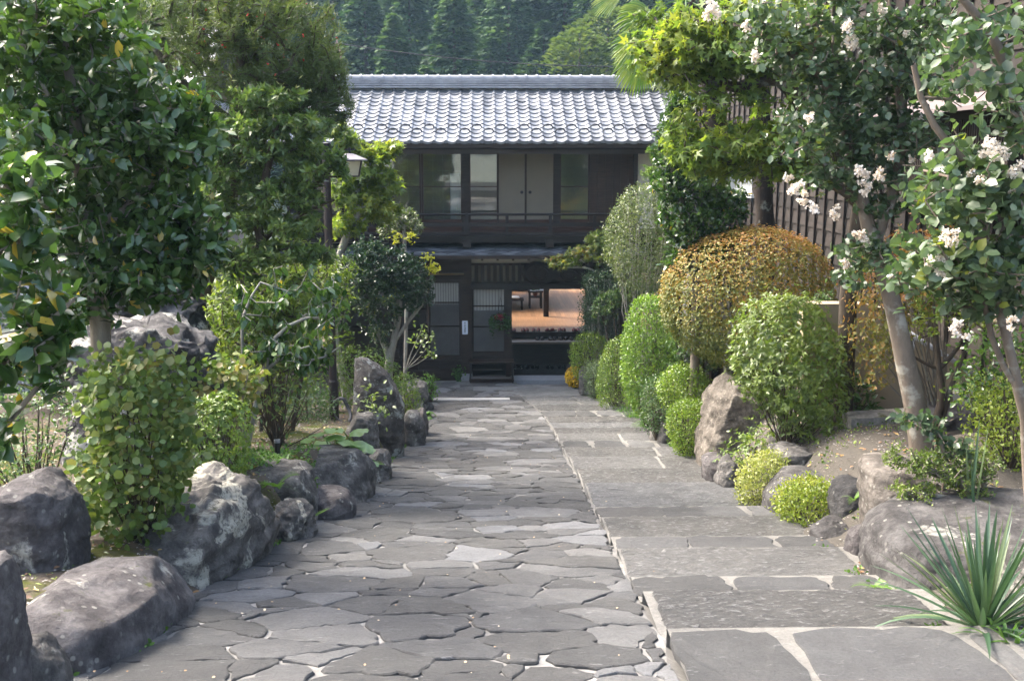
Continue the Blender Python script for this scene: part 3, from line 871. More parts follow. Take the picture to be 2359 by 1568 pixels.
# ridge: courses of flat tiles below a round cap with collars
m_ridge = plainmat('ridge_tile', (.24, .245, .26), .4, .15, 6, .08, 0, .8)
m_ridge2 = plainmat('ridge_course_tile', (.27, .275, .29), .45, .3, 4, .1, 0, .5)
mb = MB()
zr0 = zR - .02
hh = (Z_(181, YR) - zr0 - .03) / 4
for q, (w, h) in enumerate(((.26, .0), (.22, 1), (.185, 2), (.15, 3))):
    x = XL - .05; k = 0
    while x < XR:
        L = rng.uniform(.28, .32)
        mb.box(x, min(x + L - .004, XR + .05), YR - w, YR + w, zr0 + h * hh + .012, zr0 + (h + 1) * hh - .004, rng.random()); x += L
mb.box(XL, XR, YR - .12, YR + .12, zr0 - .1, zr0 + 4 * hh - .01)
ridge = mb.build('ridge', m_ridge2, roof)
mb = MB(); zt_ = zr0 + 4 * hh + .02
mb.tube([(XL - .05, YR, zt_), (XR + .05, YR, zt_)], .085, 14)
for k in range(int((XR - XL) / TW) + 1): mb.tube([(XL + k * TW, YR, zt_), (XL + k * TW + .05, YR, zt_)], .105, 14)
mb.build('ridge_cap', m_ridge, roof, smooth=False)
# snow guards: loop tiles in two staggered courses
mbg = MB(); a = np.linspace(0, np.pi, 9)
mbg.tube([(.11 * math.cos(t), -.02 * math.sin(t), .085 * math.sin(t)) for t in a], .020, 6)
guard = mbg.build('snow_guard', plainmat('dark_tile', (.07, .072, .078), .45, .2, 8, .1), None)
guard.parent = roof
first = True
for j, sh in ((2, 0), (3, 1)):
    for k in range(sh, nt_, 2):
        x = XL + (k + .70) * TW
        if x < X_(690, YE, 300) or x > X_(1560, YE, 300): continue
        f = (j + .25) / NR; g = guard if first else guard.copy()
        if not first: C.objects.link(g); g.parent = roof
        first = False
        g.location = Vector((x, YE + (YR - YE) * f, zE + (zR - zE) * f + .012)) - Vector(world_base(roof))
# ---- eaves
mb = MB()
mb.box(XL, XR, YE + .03, YE + .07, Z_(341, YE), zE - .03)
for k in range(int((XR - XL) / .42)):
    x = XL + .2 + k * .42; mb.bar((x, YE + .06, zE - .07), (x, YF + .5, zE - .07 + (YF + .44 - YE) * (zR - zE) / (YR - YE)), .06)
mb.add([(XL, YE + .05, zE - .035), (XR, YE + .05, zE - .035), (XR, YR, zR - .04), (XL, YR, zR - .04)], [(0, 3, 2, 1)])
mb.build('eaves', m_dark, inn)
mb = MB(); yb_ = 22.75
mb.box(XL, XR, yb_, yb_ + .09, Z_(354.5, yb_), Z_(344.5, yb_))
mb.build('eaves_board', m_gutter, inn)
# ---- upper storey
zh, zs = Z_(350, YF), Z_(507, YF)
zfl = Z_(530, YF - .5)
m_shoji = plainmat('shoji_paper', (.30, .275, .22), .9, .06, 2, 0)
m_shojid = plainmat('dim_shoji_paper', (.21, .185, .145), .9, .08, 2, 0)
m_fus = plainmat('beige_door_paper', (.20, .172, .128), .85, .05, 3, .03)
def glass_material():
    m, nt, n, b, out = _mat('window_glass'); n.remove(b)
    tr = n.new('ShaderNodeBsdfTransparent'); tr.inputs[0].default_value = (.86, .88, .86, 1)
    gl = n.new('ShaderNodeBsdfGlossy'); gl.inputs['Roughness'].default_value = .02; gl.inputs[0].default_value = (1, 1, 1, 1)
    lw = n.new('ShaderNodeLayerWeight'); lw.inputs[0].default_value = .28
    mx = n.new('ShaderNodeMixShader')
    nt.links.new(maprange(nt, lw.outputs['Fresnel'], 0, 1, .045, 1), mx.inputs[0]); nt.links.new(tr.outputs[0], mx.inputs[1]); nt.links.new(gl.outputs[0], mx.inputs[2])
    nt.links.new(mx.outputs[0], out.inputs[0])
    return m
m_glass = glass_material()
mb = MB()
mb.box(XL + .3, X_(920), YF + .06, YF + .16, ZG + 2.55, zs, .4)           # wall low under the windows, and left wing
mb.build('plaster_wall', m_white, inn)
mb = MB(); mb.box(X_(1463), XR - .25, YF - .02, YF + .12, zs - .2, zh + .25); mb.build('plaster_wall', m_white, inn)
def window(u0, u1, v0, v1, midv, parts=True):
    f = MB(); t = .035
    x0, x1, z0, z1 = X_(u0), X_(u1), Z_(v1), Z_(v0)
    for a, b in ((x0, x0 + t), (x1 - t, x1)): f.box(a, b, YF - .02, YF + .02, z0, z1)
    for a, b in ((z0 - .07, z0 + .015), (z1 - .04, z1)): f.box(x0 + t, x1 - t, YF - .018, YF + .018, a, b)
    zm = Z_(midv); f.box(x0 + t, x1 - t, YF - .012, YF + .012, zm - .012, zm + .012)
    w = f.build('window', m_redw, inn)
    g = MB(); g.box(x0 + t, x1 - t, YF - .003, YF + .003, z0 + .015, z1 - .04); g.build('pane', m_glass, w)
    return w
for u0, u1 in ((700, 790), (792, 880), (882, 971), (973, 1066), (1081, 1148), (1288, 1357)): window(u0, u1, 351, 507, 430)
def screen(u0, u1, mat, cols, rows, lowmat=None, y=YF + .55):
    p = MB(); x0, x1 = X_(u0, y), X_(u1, y); z0, z1 = Z_(512, y), Z_(345, y)
    p.box(x0, x1, y + .01, y + .02, z0, z1); s = p.build('shoji_screen', mat, inn)
    k = MB()
    for c in range(1, cols): xx_ = x0 + (x1 - x0) * c / cols; k.box(xx_ - .005, xx_ + .005, y - .006, y + .009, z0, z1)
    for r in range(1, rows): zz_ = z0 + (z1 - z0) * r / rows; k.box(x0, x1, y - .004, y + .0085, zz_ - .005, zz_ + .005)
    k.build('lattice', m_bark_l, s)
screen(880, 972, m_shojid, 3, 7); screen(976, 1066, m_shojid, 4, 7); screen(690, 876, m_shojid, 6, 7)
screen(1084, 1147, m_shoji, 2, 7); screen(1290, 1356, m_shoji, 2, 8)
mb = MB()
for k in range(16):
    x = X_(1040 + k * 1.7, YF + .35); mb.tube([(x + .02 * math.sin(k * 2.2) - .10 * (k / 15) * (z_ - zs), YF + .35 + .03 * math.cos(k * 2.1), z_) for z_ in np.linspace(zs, zs + 1.05, 5)], .022, 6)
mb.build('curtain', plainmat('white_curtain', (.75, .77, .78), .9, .04, 5, 0), inn, smooth=True)
for u0, u1, hu in ((1148, 1210, 1202), (1212, 1275, 1221)):
    mb = MB(); mb.box(X_(u0), X_(u1), YF - .01, YF + .03, Z_(514), Z_(351)); d = mb.build('fusuma_door', m_fus, inn)
    mb = MB(); c = P(hu, 443, YF - .012); mb.tube([(c[0], YF - .022, c[2]), (c[0], YF - .009, c[2])], .036, 16); mb.build('handle', m_black, d)
mb = MB()
for u0, u1 in ((1208.5, 1213), (1274, 1289), (1146, 1149)): mb.box(X_(u0), X_(u1), YF - .03, YF + .05, Z_(514), Z_(351))
mb.build('door_stile', m_dark, inn)
mb = MB()
for k in range(6): mb.box(X_(1358 + k * 17.5), X_(1358 + k * 17.5 + 17.1), YF - .03, YF + .02, Z_(520), Z_(351), rng.random())
mb.build('board_door', woodmat('brown_board', (.035, .02, .013), (.075, .042, .028), .6), inn)
for u0, u1 in ((1064, 1083), (1456, 1466), (786, 796), (688, 700)):
    mb = MB(); mb.box(X_(u0), X_(u1), YF - .07, YF + .07, Z_(548), zh + .25); mb.build('post', m_dark, inn)
mb = MB(); mb.box(XL + .3, XR - .3, YF - .06, YF + .1, zh - .01, zh + .28); mb.build('head_beam', m_darkh, inn)
mb = MB()
for k in range(6): mb.box(X_(640), X_(1470), YF - .02 + .004 * (k % 2), YF + .04, Z_(512 + k * 6.4), Z_(512 + k * 6.4 - 6), .5 + .3 * rng.random())
mb.build('apron_boards', m_redw, inn)
mb = MB(); mb.box(XL + .3, XR - .3, YF + 1.4, YF + 1.5, ZG + 2.6, zh + .2); mb.box(XL + .3, XR - .3, YF, YF + 3.2, ZG + 2.5, ZG + 2.6)
mb.box(XL + .3, XL + .4, YF, yB - .9, ZG, zh + .2); mb.box(XR - .4, XR - .3, YF, yB - .9, ZG, zh + .2)
mb.build('inner_wall', m_dark, inn)
# ---- balcony
yb = 22.95
mb = MB()
bl, br = X_(640, yb), X_(1480, yb)
mb.tube([(bl, yb, Z_(494, yb)), (br, yb, Z_(494, yb))], .028, 8)
mb.box(bl, br, yb - .02, yb + .02, Z_(522, yb), Z_(513, yb)); mb.box(bl, br, yb - .02, yb + .02, Z_(541, yb), Z_(535, yb))
for u in (740, 845, 960, 1075, 1168, 1268, 1370, 1455): mb.box(X_(u - 3.5, yb), X_(u + 3.5, yb), yb - .028, yb + .028, Z_(548, yb), Z_(497 if u != 1075 else 490, yb))
mb.build('balcony_rail', m_darkh, inn)
mb = MB(); mb.box(bl, br, yb - .12, YF, Z_(546.5, yb), Z_(542.5, yb)); mb.box(bl, br, yb - .06, yb + .06, Z_(557, yb), Z_(547, yb))
mb.build('balcony_floor', m_darkh, inn)
for u in (740, 905, 1075, 1266, 1440):
    mb = MB(); mb.box(X_(u - 9, yb), X_(u + 9, yb), yb - .13, yb + .1, Z_(569, yb), Z_(551, yb) ); mb.build('bracket', m_darkh, inn)
# ---- lower pent roof of diagonal slates
y0_, z0_, y1_, z1_ = 22.35, Z_(592, 22.35), 23.5, Z_(563, 23.5)
def slate_material():
    m, nt, n, b, out = _mat('dark_blue_slate')
    f = noise(nt, 22, 5, .75); r = ramp(n, [(0, (.024, .030, .040)), (.6, (.065, .077, .095)), (1, (.15, .17, .19))]); nt.links.new(attr(nt), r.inputs[0])
    c = mixc(nt, maprange(nt, f.outputs['Fac'], .60, .70, 0, .6), r.outputs[0], (.17, .21, .23))
    nt.links.new(c, b.inputs['Base Color']); b.inputs['Roughness'].default_value = .6; bump(nt, b, f.outputs['Fac'], .2, .01)
    return m
mb = MB(); xa, xb = X_(640, 22.9), X_(1480, 22.9); L = math.hypot(y1_ - y0_, z1_ - z0_); s = .30
def slope_pt(x, t, h): return (x, y0_ + (y1_ - y0_) * t / L - h * (z1_ - z0_) / L * 0, z0_ + (z1_ - z0_) * t / L + h)
for j in range(-1, int(L / (s * .5)) + 1):
    for k in range(int((xb - xa) / s) + 1):
        cx, ct = xa + (k + .5 * (j % 2)) * s, j * s * .5 + s * .5
        q = [(cx, ct - s * .5, .016), (cx + s * .5, ct, .008), (cx, ct + s * .5, 0.), (cx - s * .5, ct, .008)]
        q = [(a, min(max(t, 0), L), h) for a, t, h in q]
        mb.add([slope_pt(a, t, h + .03) for a, t, h in q] + [slope_pt(a, t, h + .018) for a, t, h in q], [(0, 1, 2, 3), (4, 5, 1, 0), (7, 4, 0, 3)], rng.random())
pent = mb.build('pent_roof', slate_material(), inn)
mb = MB(); mb.add([(xa, y0_, z0_ - .01), (xb, y0_, z0_ - .01), (xb, y1_, z1_ - .01), (xa, y1_, z1_ - .01)], [(0, 3, 2, 1)])
mb.box(xa, xb, y0_ - .012, y0_ + .03, z0_ - .045, z0_ + .025)
for k in range(int((xb - xa) / .34)): mb.bar((xa + .1 + k * .34, y0_ + .04, z0_ - .06), (xa + .1 + k * .34, y1_, z1_ - .06), .05)
mb.build('rafters', m_dark, pent)
# ---- ground floor front
GX = lambda u: X_(u, YG, 750)
GZ = lambda v: Z_(v, YG)
def post(u0, u1, v0, v1, y=YG, d=.09, name='post', mat=None):
    mb = MB(); mb.box(X_(u0, y, 750), X_(u1, y, 750), y - d, y + d, Z_(v1, y), Z_(v0, y)); return mb.build(name, mat or m_dark, inn)
p = post(1063, 1087, 594, 858, d=.14)
mb = MB(); x0, x1 = GX(1062), GX(1088); mb.add([(x0 - .03, YG - .19, ZG - .1), (x1 + .03, YG - .19, ZG - .1), (x1 + .03, YG + .19, ZG - .1), (x0 - .03, YG + .19, ZG - .1), (x0 + .01, YG - .16, GZ(857)), (x1 - .01, YG - .16, GZ(857)), (x1 - .01, YG + .16, GZ(857)), (x0 + .01, YG + .16, GZ(857))],
    [(4, 5, 6, 7), (0, 1, 5, 4), (1, 2, 6, 5), (2, 3, 7, 6), (3, 0, 4, 7)]); mb.build('base_stone', plainmat('dressed_granite', (.33, .34, .35), .8, .12, 40), p)
post(1165, 1179, 652, 866, d=.08); post(1347, 1362, 594, 868, d=.1); post(908, 921, 594, 850, d=.08); post(752, 764, 594, 850); post(1462, 1474, 594, 866)
def lattice(u0, u1, v0, v1, nbar, name, high, paper, y=YG, cross=(.42, .72), back=True):
    """closely set vertical bars, short ones between tall ones, over a paper backing"""
    f = MB(); x0, x1, z0, z1 = X_(u0, y, 750), X_(u1, y, 750), Z_(v1, y), Z_(v0, y); t = .05
    for a, b in ((x0, x0 + t), (x1 - t, x1)): f.box(a, b, y - .022, y + .022, z0, z1)
    for a, b in ((z0, z0 + .09), (z1 - .06, z1)): f.box(x0 + t, x1 - t, y - .02, y + .02, a, b)
    d = f.build(name, m_dark, inn)
    k = MB(); w = (x1 - x0 - 2 * t) / nbar
    for i in range(nbar):
        xx_ = x0 + t + (i + .5) * w; top = z1 - .06 if i % 3 == 0 else z0 + (z1 - z0) * high
        k.box(xx_ - w * .19, xx_ + w * .19, y - .018, y + .006, z0 + .09, top)
    for c in cross: k.box(x0 + t, x1 - t, y - .004, y + .014, z0 + (z1 - z0) * c - .015, z0 + (z1 - z0) * c + .015)
    k.build('lattice', m_dark, d)
    if back:
        b = MB(); b.box(x0 + t, x1 - t, y + .028, y + .034, z0 + .09, z1 - .06); b.build('paper_backing', paper, d)
    return d
m_paper = plainmat('grey_backing_paper', (.50, .50, .47), .8, .12, 3, 0)
m_paperd = plainmat('dim_backing_glass', (.13, .13, .125), .3, .2, 3, 0)
lattice(987, 1063, 645, 826, 34, 'lattice_window', .70, m_paper)
lattice(921, 986, 665, 826, 28, 'lattice_window', .86, m_paperd)
lattice(764, 908, 645, 826, 60, 'lattice_window', .80, m_paperd)
lattice(1362, 1462, 655, 866, 30, 'lattice_window', .66, m_paperd)
lattice(1086, 1166, 660, 818, 30, 'lattice_door', .66, m_paper)
mb = MB(); mb.box(GX(764), GX(1063), YG - .1, YG + .06, GZ(829), GZ(825.5)); mb.box(GX(764), GX(1063), YG - .03, YG + .05, GZ(866), GZ(850)); mb.box(GX(764), GX(1063), YG + .02, YG + .06, ZG, GZ(829), 0.)
for u in (960, 1010, 1048, 880, 820): mb.box(GX(u - 2), GX(u + 2), YG - .03, YG + .02, GZ(850), GZ(829))
mb.build('sill', m_dark, inn)
mb = MB(); mb.box(GX(764), GX(1063), YG + .0, YG + .05, GZ(645), GZ(596)); mb.build('upper_boards', m_dark, inn)
mb = MB(); mb.box(GX(1087), GX(1470), YG + .02, YG + .06, GZ(607), GZ(594)); mb.build('plaster_strip', m_white, inn)
mb = MB(); mb.box(GX(1087), GX(1470), YG - .03, YG + .05, GZ(611), GZ(606)); mb.box(GX(1087), GX(1470), YG - .03, YG + .05, GZ(654), GZ(649))
tr = mb.build('transom', m_dark, inn)
mb = MB(); u = 1094
while u < 1460: mb.box(GX(u), GX(u + 8.3), YG - .02, YG + .02, GZ(650), GZ(610)); u += 14.1
mb.build('slat', m_dark, tr)
mb = MB(); mb.box(GX(1087), GX(1472), YG + .05, YG + .06, GZ(650), GZ(608)); mb.build('paper_backing', m_shoji, tr)
mb = MB(); mb.box(GX(1087), GX(1470), YG - .1, YG + .1, GZ(665), GZ(652.5)); mb.build('lintel', m_darkh, inn)
# carved curled board hung before the transom
mb = MB(); prof = []
for t in np.linspace(0, 2 * np.pi, 60, endpoint=False):
    r = 1 + .16 * math.cos(2 * t) - .10 * abs(math.sin(t * 1.5))
    prof.append((math.cos(t) * r * 1.0, math.sin(t) * r * (.62 if math.sin(t) < 0 else .80)))
cx0, cx1 = P(1246, 632, YG - .2), P(1310, 634, YG - .2)
for c, sx, sz in ((cx0, .40, .46), (cx1, .46, .36)):
    n = len(prof); v = [(c[0] + a * sx, YG - .16, c[2] + b * sz) for a, b in prof] + [(c[0] + a * sx * .8, YG - .24, c[2] + b * sz * .8) for a, b in prof]
    mb.add(v, [tuple(range(n)), tuple(range(2 * n - 1, n - 1, -1))] + [(i, (i + 1) % n, n + (i + 1) % n, n + i) for i in range(n)])
    for k in range(3):
        a = np.linspace(.3, 4.6, 16); mb.tube([(c[0] + sx * .5 * math.cos(t + k * 2) * (1 - t * .12), YG - .25, c[2] + sz * .45 * math.sin(t + k * 2) * (1 - t * .12)) for t in a], .02, 6)
mb.build('carved_board', woodmat('carved_brown_wood', (.022, .014, .010), (.055, .034, .024), .6), inn)
# ---- door step and porch floor
mb = MB(); mb.box(GX(1088), GX(1470), YG - .02, YG + .06, ZG, GZ(866)); mb.box(GX(1088), GX(1166), YG - .04, YG + .04, GZ(826), GZ(818)); mb.build('threshold', m_darkh, inn)
mb = MB(); mb.box(GX(1176), GX(1470), YG - .55, YG - .03, ZG - .2, zp(23.2) + .06); mb.build('door_step', plainmat('smooth_grey_stone', (.20, .215, .235), .7, .12, 12), inn)
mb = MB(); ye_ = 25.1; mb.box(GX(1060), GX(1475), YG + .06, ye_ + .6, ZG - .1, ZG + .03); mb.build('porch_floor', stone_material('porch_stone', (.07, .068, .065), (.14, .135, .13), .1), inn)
# ---- the room inside: raised boards, post, rear opening to a garden
zf = Z_(765, ye_); YB_ = 33.0
def floor_material():
    m, nt, n, b, out = _mat('polished_wood_floor')
    x = noise(nt, 2.5, 5, .6, stretch=(14, .5, 1)); r = ramp(n, [(.3, (.13, .066, .031)), (.7, (.245, .142, .075))]); nt.links.new(x.outputs['Fac'], r.inputs[0])
    v = mixc(nt, attr(nt), (.75, .75, .75), (1.25, 1.2, 1.15)); nt.links.new(mixc(nt, 1., r.outputs[0], v, 'MULTIPLY'), b.inputs['Base Color'])
    b.inputs['Roughness'].default_value = .38; b.inputs['Specular IOR Level'].default_value = .3
    return m
m_floor = floor_material()
fl, fr = -2.2, 4.4; YD_ = 39.5; xw_ = X_(1262, YB_, 690)
mb = MB()
x = fl
while x < fr:
    y = 27.6
    yend = YB_ if x < xw_ else YD_
    while y < yend:
        L = rng.uniform(1.2, 2.4); mb.box(x, x + .115, y, min(y + L - .003, yend), zf - .03, zf - .0005, rng.random()); y += L
    x += .118
for k in range(18): mb.box(fl, fr, ye_ + k * .139, ye_ + k * .139 + .136, zf - .035, zf, rng.random())
mb.build('wooden_floor', m_floor, inn)
mb = MB(); mb.box(fl, fr, ye_ - .02, ye_ + .1, Z_(777, ye_), zf + .004); mb.box(fl, fr, ye_ + .1, ye_ + .14, ZG, zf - .05); mb.build('floor_edge', m_dark, inn)
ys0 = ye_ - .55; zs_ = Z_(783.5, ye_ - .3)
mb = MB(); mb.box(fl, fr, ys0, ye_ - .04, zs_ - .05, zs_); mb.build('step_board', woodmat('worn_step_wood', (.17, .12, .085), (.30, .235, .18), .45, 3, (.1, 1, 1)), inn)
mb = MB(); mb.box(X_(1252, 27.6, 700), X_(1264, 27.6, 700), 27.55, 27.67, zf - .03, ZG + 2.5); mb.build('inner_post', m_dark, inn)
mb = MB(); wl, wr = X_(1187, YB_, 690), X_(1236, YB_, 690)
zo0, zo1 = zf + .35, zf + 2.0
mb.box(wl - .5, wl, YB_, YB_ + .08, ZG, ZG + 2.6); mb.box(wl, wr, YB_, YB_ + .08, ZG, zo0); mb.box(wl, wr, YB_, YB_ + .08, zo0 + .62, zo0 + .70)  # rear wall left out further left, unseen, to let light in
mb.box(wr, xw_, YB_, YB_ + .08, ZG, ZG + 2.6); mb.box(wl, wr, YB_ + .002, YB_ + .07, zo1, ZG + 2.6); mb.box(xw_, xw_ + .08, YB_ + 2.2, YD_, ZG, ZG + 2.6)
mb.box(xw_ + .08, fr, YD_, YD_ + .08, ZG, ZG + 2.6); mb.box(fr + .002, fr + .07, YB_, YD_, ZG, ZG + 2.6)
mb.box(fl - .08, fl, YG + .1, YB_, ZG, ZG + 2.6); mb.box(fr, fr + .08, YG + .1, YB_, ZG, ZG + 2.6)
mb.build('room_wall', m_redw, inn)
mb = MB(); mb.box(fl - .1, xw_ + .1, 29.0, YB_ + .1, ZG + 2.6, ZG + 2.7); mb.build('partial_ceiling', m_dark, inn)  # front and right of the room left roofless so daylight reaches the floor

# ------------------------------------------------------------------ things in and around the doorway
def slipper_mesh(mat_u, mat_s):
    m = MB(); n = 20
    out = [(.048 * math.cos(t) * (1 + .12 * math.sin(t)), .125 * math.sin(t)) for t in np.linspace(0, 2 * np.pi, n, endpoint=False)]
    m.add([(a, b, 0) for a, b in out] + [(a, b, .018) for a, b in out], [tuple(range(n))[::-1], tuple(range(n, 2 * n))] + [(i, (i + 1) % n, n + (i + 1) % n, n + i) for i in range(n)])
    u = MB(); ny, nx = 7, 9; v = []
    for j in range(ny):
        t = j / (ny - 1); yy_ = .01 + t * .118 ; w = .052 * math.sqrt(max(.05, 1 - (t * .92) ** 3))
        for i in range(nx):
            a = math.pi * i / (nx - 1); v.append((w * math.cos(a), -yy_ if False else yy_, .018 + (.062 - .03 * t) * math.sin(a)))
    u.add(v, [(j * nx + i, j * nx + i + 1, (j + 1) * nx + i + 1, (j + 1) * nx + i) for j in range(ny - 1) for i in range(nx - 1)])
    return m, u
def make_slipper(label, cu, cs, group, name='slipper'):
    t = thing(name, label, 'slipper', (0, 0, 0), group); m, u = slipper_mesh(None, None)
    m.build('sole', cs, t); u.build('upper', cu, t, smooth=True); return t
def copy_thing(o):
    r = o.copy(); C.objects.link(r)
    for c in list(o.children):
        d = c.copy(); C.objects.link(d); d.parent = r
        for g in c.children:
            e = g.copy(); C.objects.link(e); e.parent = d
    return r
m_red = plainmat('dark_red_vinyl', (.16, .012, .016), .7, .15, 10, 0); m_insole = plainmat('brown_insole', (.07, .045, .04), .8, .1, 10, 0, spec=.1)
m_blk = plainmat('black_vinyl', (.014, .014, .016), .75, .2, 10, 0, spec=.15)
red = make_slipper('dark red house slipper lined up along the edge of the polished wooden floor', m_red, m_insole, 'red slippers on the floor edge')
for i, (u, r) in enumerate(((1176, .0), (1184, .0), (1205, 0), (1214, 0), (1229, 0), (1240, 0), (1262, -.5), (1275, -.9), (1290, -.15), (1299, -.1), (1322, 0), (1331, 0))):
    o = red if i == 0 else copy_thing(red); p = P(u, 764, ye_ + .16); o.location = (p[0], ye_ + .17, zf + .001); o.rotation_euler = (0, 0, math.pi + r)
blk = make_slipper('black slipper standing on the low step board below the wooden floor', m_blk, m_insole, 'black slippers on the step board')
for i, u in enumerate((1238, 1250, 1268, 1278, 1293, 1304, 1317, 1329, 1343, 1353)):
    o = blk if i == 0 else copy_thing(blk); p = P(u, 780, ye_ - .3); o.location = (p[0], ye_ - .2, zs_ + .001); o.rotation_euler = (0, 0, math.pi + rng.normal() * .06)
sh = make_slipper('dark shoe left in the shade on the stone porch floor below the step board', m_blk, m_blk, 'shoes on the porch floor', 'shoe')
for i, u in enumerate((1186, 1196, 1206, 1216, 1228, 1238, 1262, 1272, 1290, 1300)):
    o = sh if i == 0 else copy_thing(sh); p = P(u, 800, 24.62); o.location = (p[0], 24.70, ZG + .032); o.rotation_euler = (0, 0, rng.normal() * .1)
def table(name, label, cat, u0, u1, y, h, d, shelf=False):
    x0, x1 = X_(u0, y, 690), X_(u1, y, 690); t = thing(name, label, cat, ((x0 + x1) / 2, y, zf))
    mb = MB(); mb.box(x0, x1, y - d / 2, y + d / 2, zf + h - .04, zf + h); mb.build('table_top' if cat == 'table' else 'seat', m_dark, t)
    for a in (x0 + .05, x1 - .05):
        for b in (-d / 2 + .05, d / 2 - .05):
            mb = MB(); mb.box(a - .025, a + .025, y + b - .025, y + b + .025, zf + .001, zf + h - .04); mb.build('leg', m_dark, t)
    if shelf:
        mb = MB(); mb.box(x0 + .08, x1 - .08, y - d / 2 + .06, y + d / 2 - .06, zf + .30, zf + .325); mb.build('shelf', m_dark, t)
    return x0, x1
zt1 = Z_(671, 29.3) - zf
sx0, sx1 = table('side_table', 'dark side table with papers and a pot plant shelf inside the entrance', 'table', 1216, 1250, 29.3, max(.5, zt1), .5, True)
zt2 = Z_(695, 29.0) - zf
cx0_, cx1_ = table('stool', 'low dark stool with white cushion inside the entrance', 'stool', 1168, 1206, 29.0, max(.3, zt2), .45)
mb = MB(); c = ((cx0_ + cx1_) / 2 - .06, 29.0)
n = 24; v = []
for rr, hz in ((.15, .002), (.19, .03), (.17, .06), (.08, .075)):
    v += [(c[0] + rr * (abs(math.cos(a)) ** .6) * np.sign(math.cos(a)), c[1] + rr * (abs(math.sin(a)) ** .6) * np.sign(math.sin(a)), zf + max(.3, zt2) + hz) for a in np.linspace(0, 2 * np.pi, n, endpoint=False)]
mb.add(v, [(j * n + i, j * n + (i + 1) % n, (j + 1) * n + (i + 1) % n, (j + 1) * n + i) for j in range(3) for i in range(n)] + [tuple(range(3 * n, 4 * n))])
tag(mb.build('seat_cushion', plainmat('white_cotton', (.8, .78, .72), .9, .05, 10, .05), None, (c[0], c[1], zf + max(.3, zt2)), smooth=True), 'white square cushion lying on the dark stool', 'cushion')
mb = MB()
for k in range(3): mb.box(sx0 + .06 + k * .13, sx0 + .17 + k * .13 + .05, 29.12 + .03 * k, 29.38 + .02 * k, zf + max(.5, zt1) + .001 + k * .004, zf + max(.5, zt1) + .004 + k * .004)
tag(mb.build('papers', plainmat('white_paper', (.8, .8, .78), .8, .03, 10, 0), None, (sx0 + .2, 29.2, zf + max(.5, zt1))), 'white paper sheets lying open on the dark side table', 'papers')
# small pot plant on the shelf
px = (sx0 + sx1) / 2; t = thing('pot_plant', 'small pot plant standing on the lower shelf of the side table', 'pot plant', (px, 29.3, zf + .326))
mb = MB(); mb.lathe([(.05, zf + .327), (.075, zf + .43), (.08, zf + .43)], px, 29.3, 14); mb.build('pot', plainmat('terracotta', (.25, .10, .06), .8), t)
m_green = leafmat('plain_green_leaf', [(0, (.03, .08, .02)), (1, (.09, .18, .04))])
d = rvec(60); d[:, 2] = np.abs(d[:, 2]); leafmesh('foliage', m_green, np.array([px, 29.3, zf + .45]) + d * .05, d, rvec(60), .11, T_OVAL, t)
# sign plate on the post
sg = P(1071, 752, YG - .15); t = thing('sign_plate', 'small white upright plate with black Japanese characters screwed to the dark post', 'sign', (sg[0], YG - .15, GZ(767)))
mb = MB(); x0, x1, z0, z1 = GX(1065), GX(1078), GZ(767), GZ(736); rr = .02; n = 6; v = []
for cxx, czz, a0 in ((x1 - rr, z1 - rr, 0), (x0 + rr, z1 - rr, 90), (x0 + rr, z0 + rr, 180), (x1 - rr, z0 + rr, 270)):
    v += [(cxx + rr * math.cos(R(a0 + 90 * k / n)), czz + rr * math.sin(R(a0 + 90 * k / n))) for k in range(n + 1)]
k = len(v); mb.add([(a, YG - .150, b) for a, b in v] + [(a, YG - .141, b) for a, b in v], [tuple(range(k))[::-1], tuple(range(k, 2 * k))] + [((i + 1) % k, i, k + i, k + (i + 1) % k) for i in range(k)])
mb.build('plate', plainmat('white_enamel', (.62, .68, .78), .4, .03, 10, 0), t)
ink = plainmat('black_ink', (.02, .03, .04), .6, 0, 10, 0)
chars = '防犯連絡所'
ch = (z1 - z0) * .125
for i, cc in enumerate(chars):
    cu = bpy.data.curves.new('lettering', 'FONT'); cu.body = cc; cu.size = ch * 1.15; cu.align_x = 'CENTER'; cu.extrude = .001
    to = bpy.data.objects.new('lettering', cu); C.objects.link(to); cu.materials.append(ink)
    bpy.context.view_layer.update()
    me = bpy.data.meshes.new_from_object(to.evaluated_get(bpy.context.evaluated_depsgraph_get())); bpy.data.objects.remove(to)
    to = bpy.data.objects.new('lettering', me); C.objects.link(to)
    to.parent = t; to.rotation_euler = (R(90), 0, 0)
    to.location = Vector(((x0 + x1) / 2, YG - .152, z1 - (z1 - z0) * (.37 + i * .132))) - Vector(world_base(t))
mb = MB(); cz = z1 - (z1 - z0) * .155; cxx = (x0 + x1) / 2
st = [(cxx + (.024 if i % 2 == 0 else .011) * math.sin(math.pi * i / 5), cz + (.028 if i % 2 == 0 else .013) * math.cos(math.pi * i / 5)) for i in range(10)]
mb.add([(a, YG - .1515, b) for a, b in st], [tuple(range(10))[::-1]]); mb.build('emblem', plainmat('grey_ink', (.10, .14, .16), .6, 0, 10, 0), t)
# bamboo pole under the pent roof
mb = MB(); a, b = P(940, 632, YG - .2), P(1069, 631, YG - .2); mb.tube([a, (a + b) / 2, b], .02, 8); tag(mb.build('bamboo_pole', woodmat('dry_bamboo', (.28, .19, .09), (.42, .30, .15), .5, 4, (.2, 1, 1)), None, a, smooth=True), 'tan bamboo pole hung level above the lattice window', 'pole')
mb = MB()
for q in (a, b): mb.tube([q, q + np.array([0, 0, .42])], .006, 5)
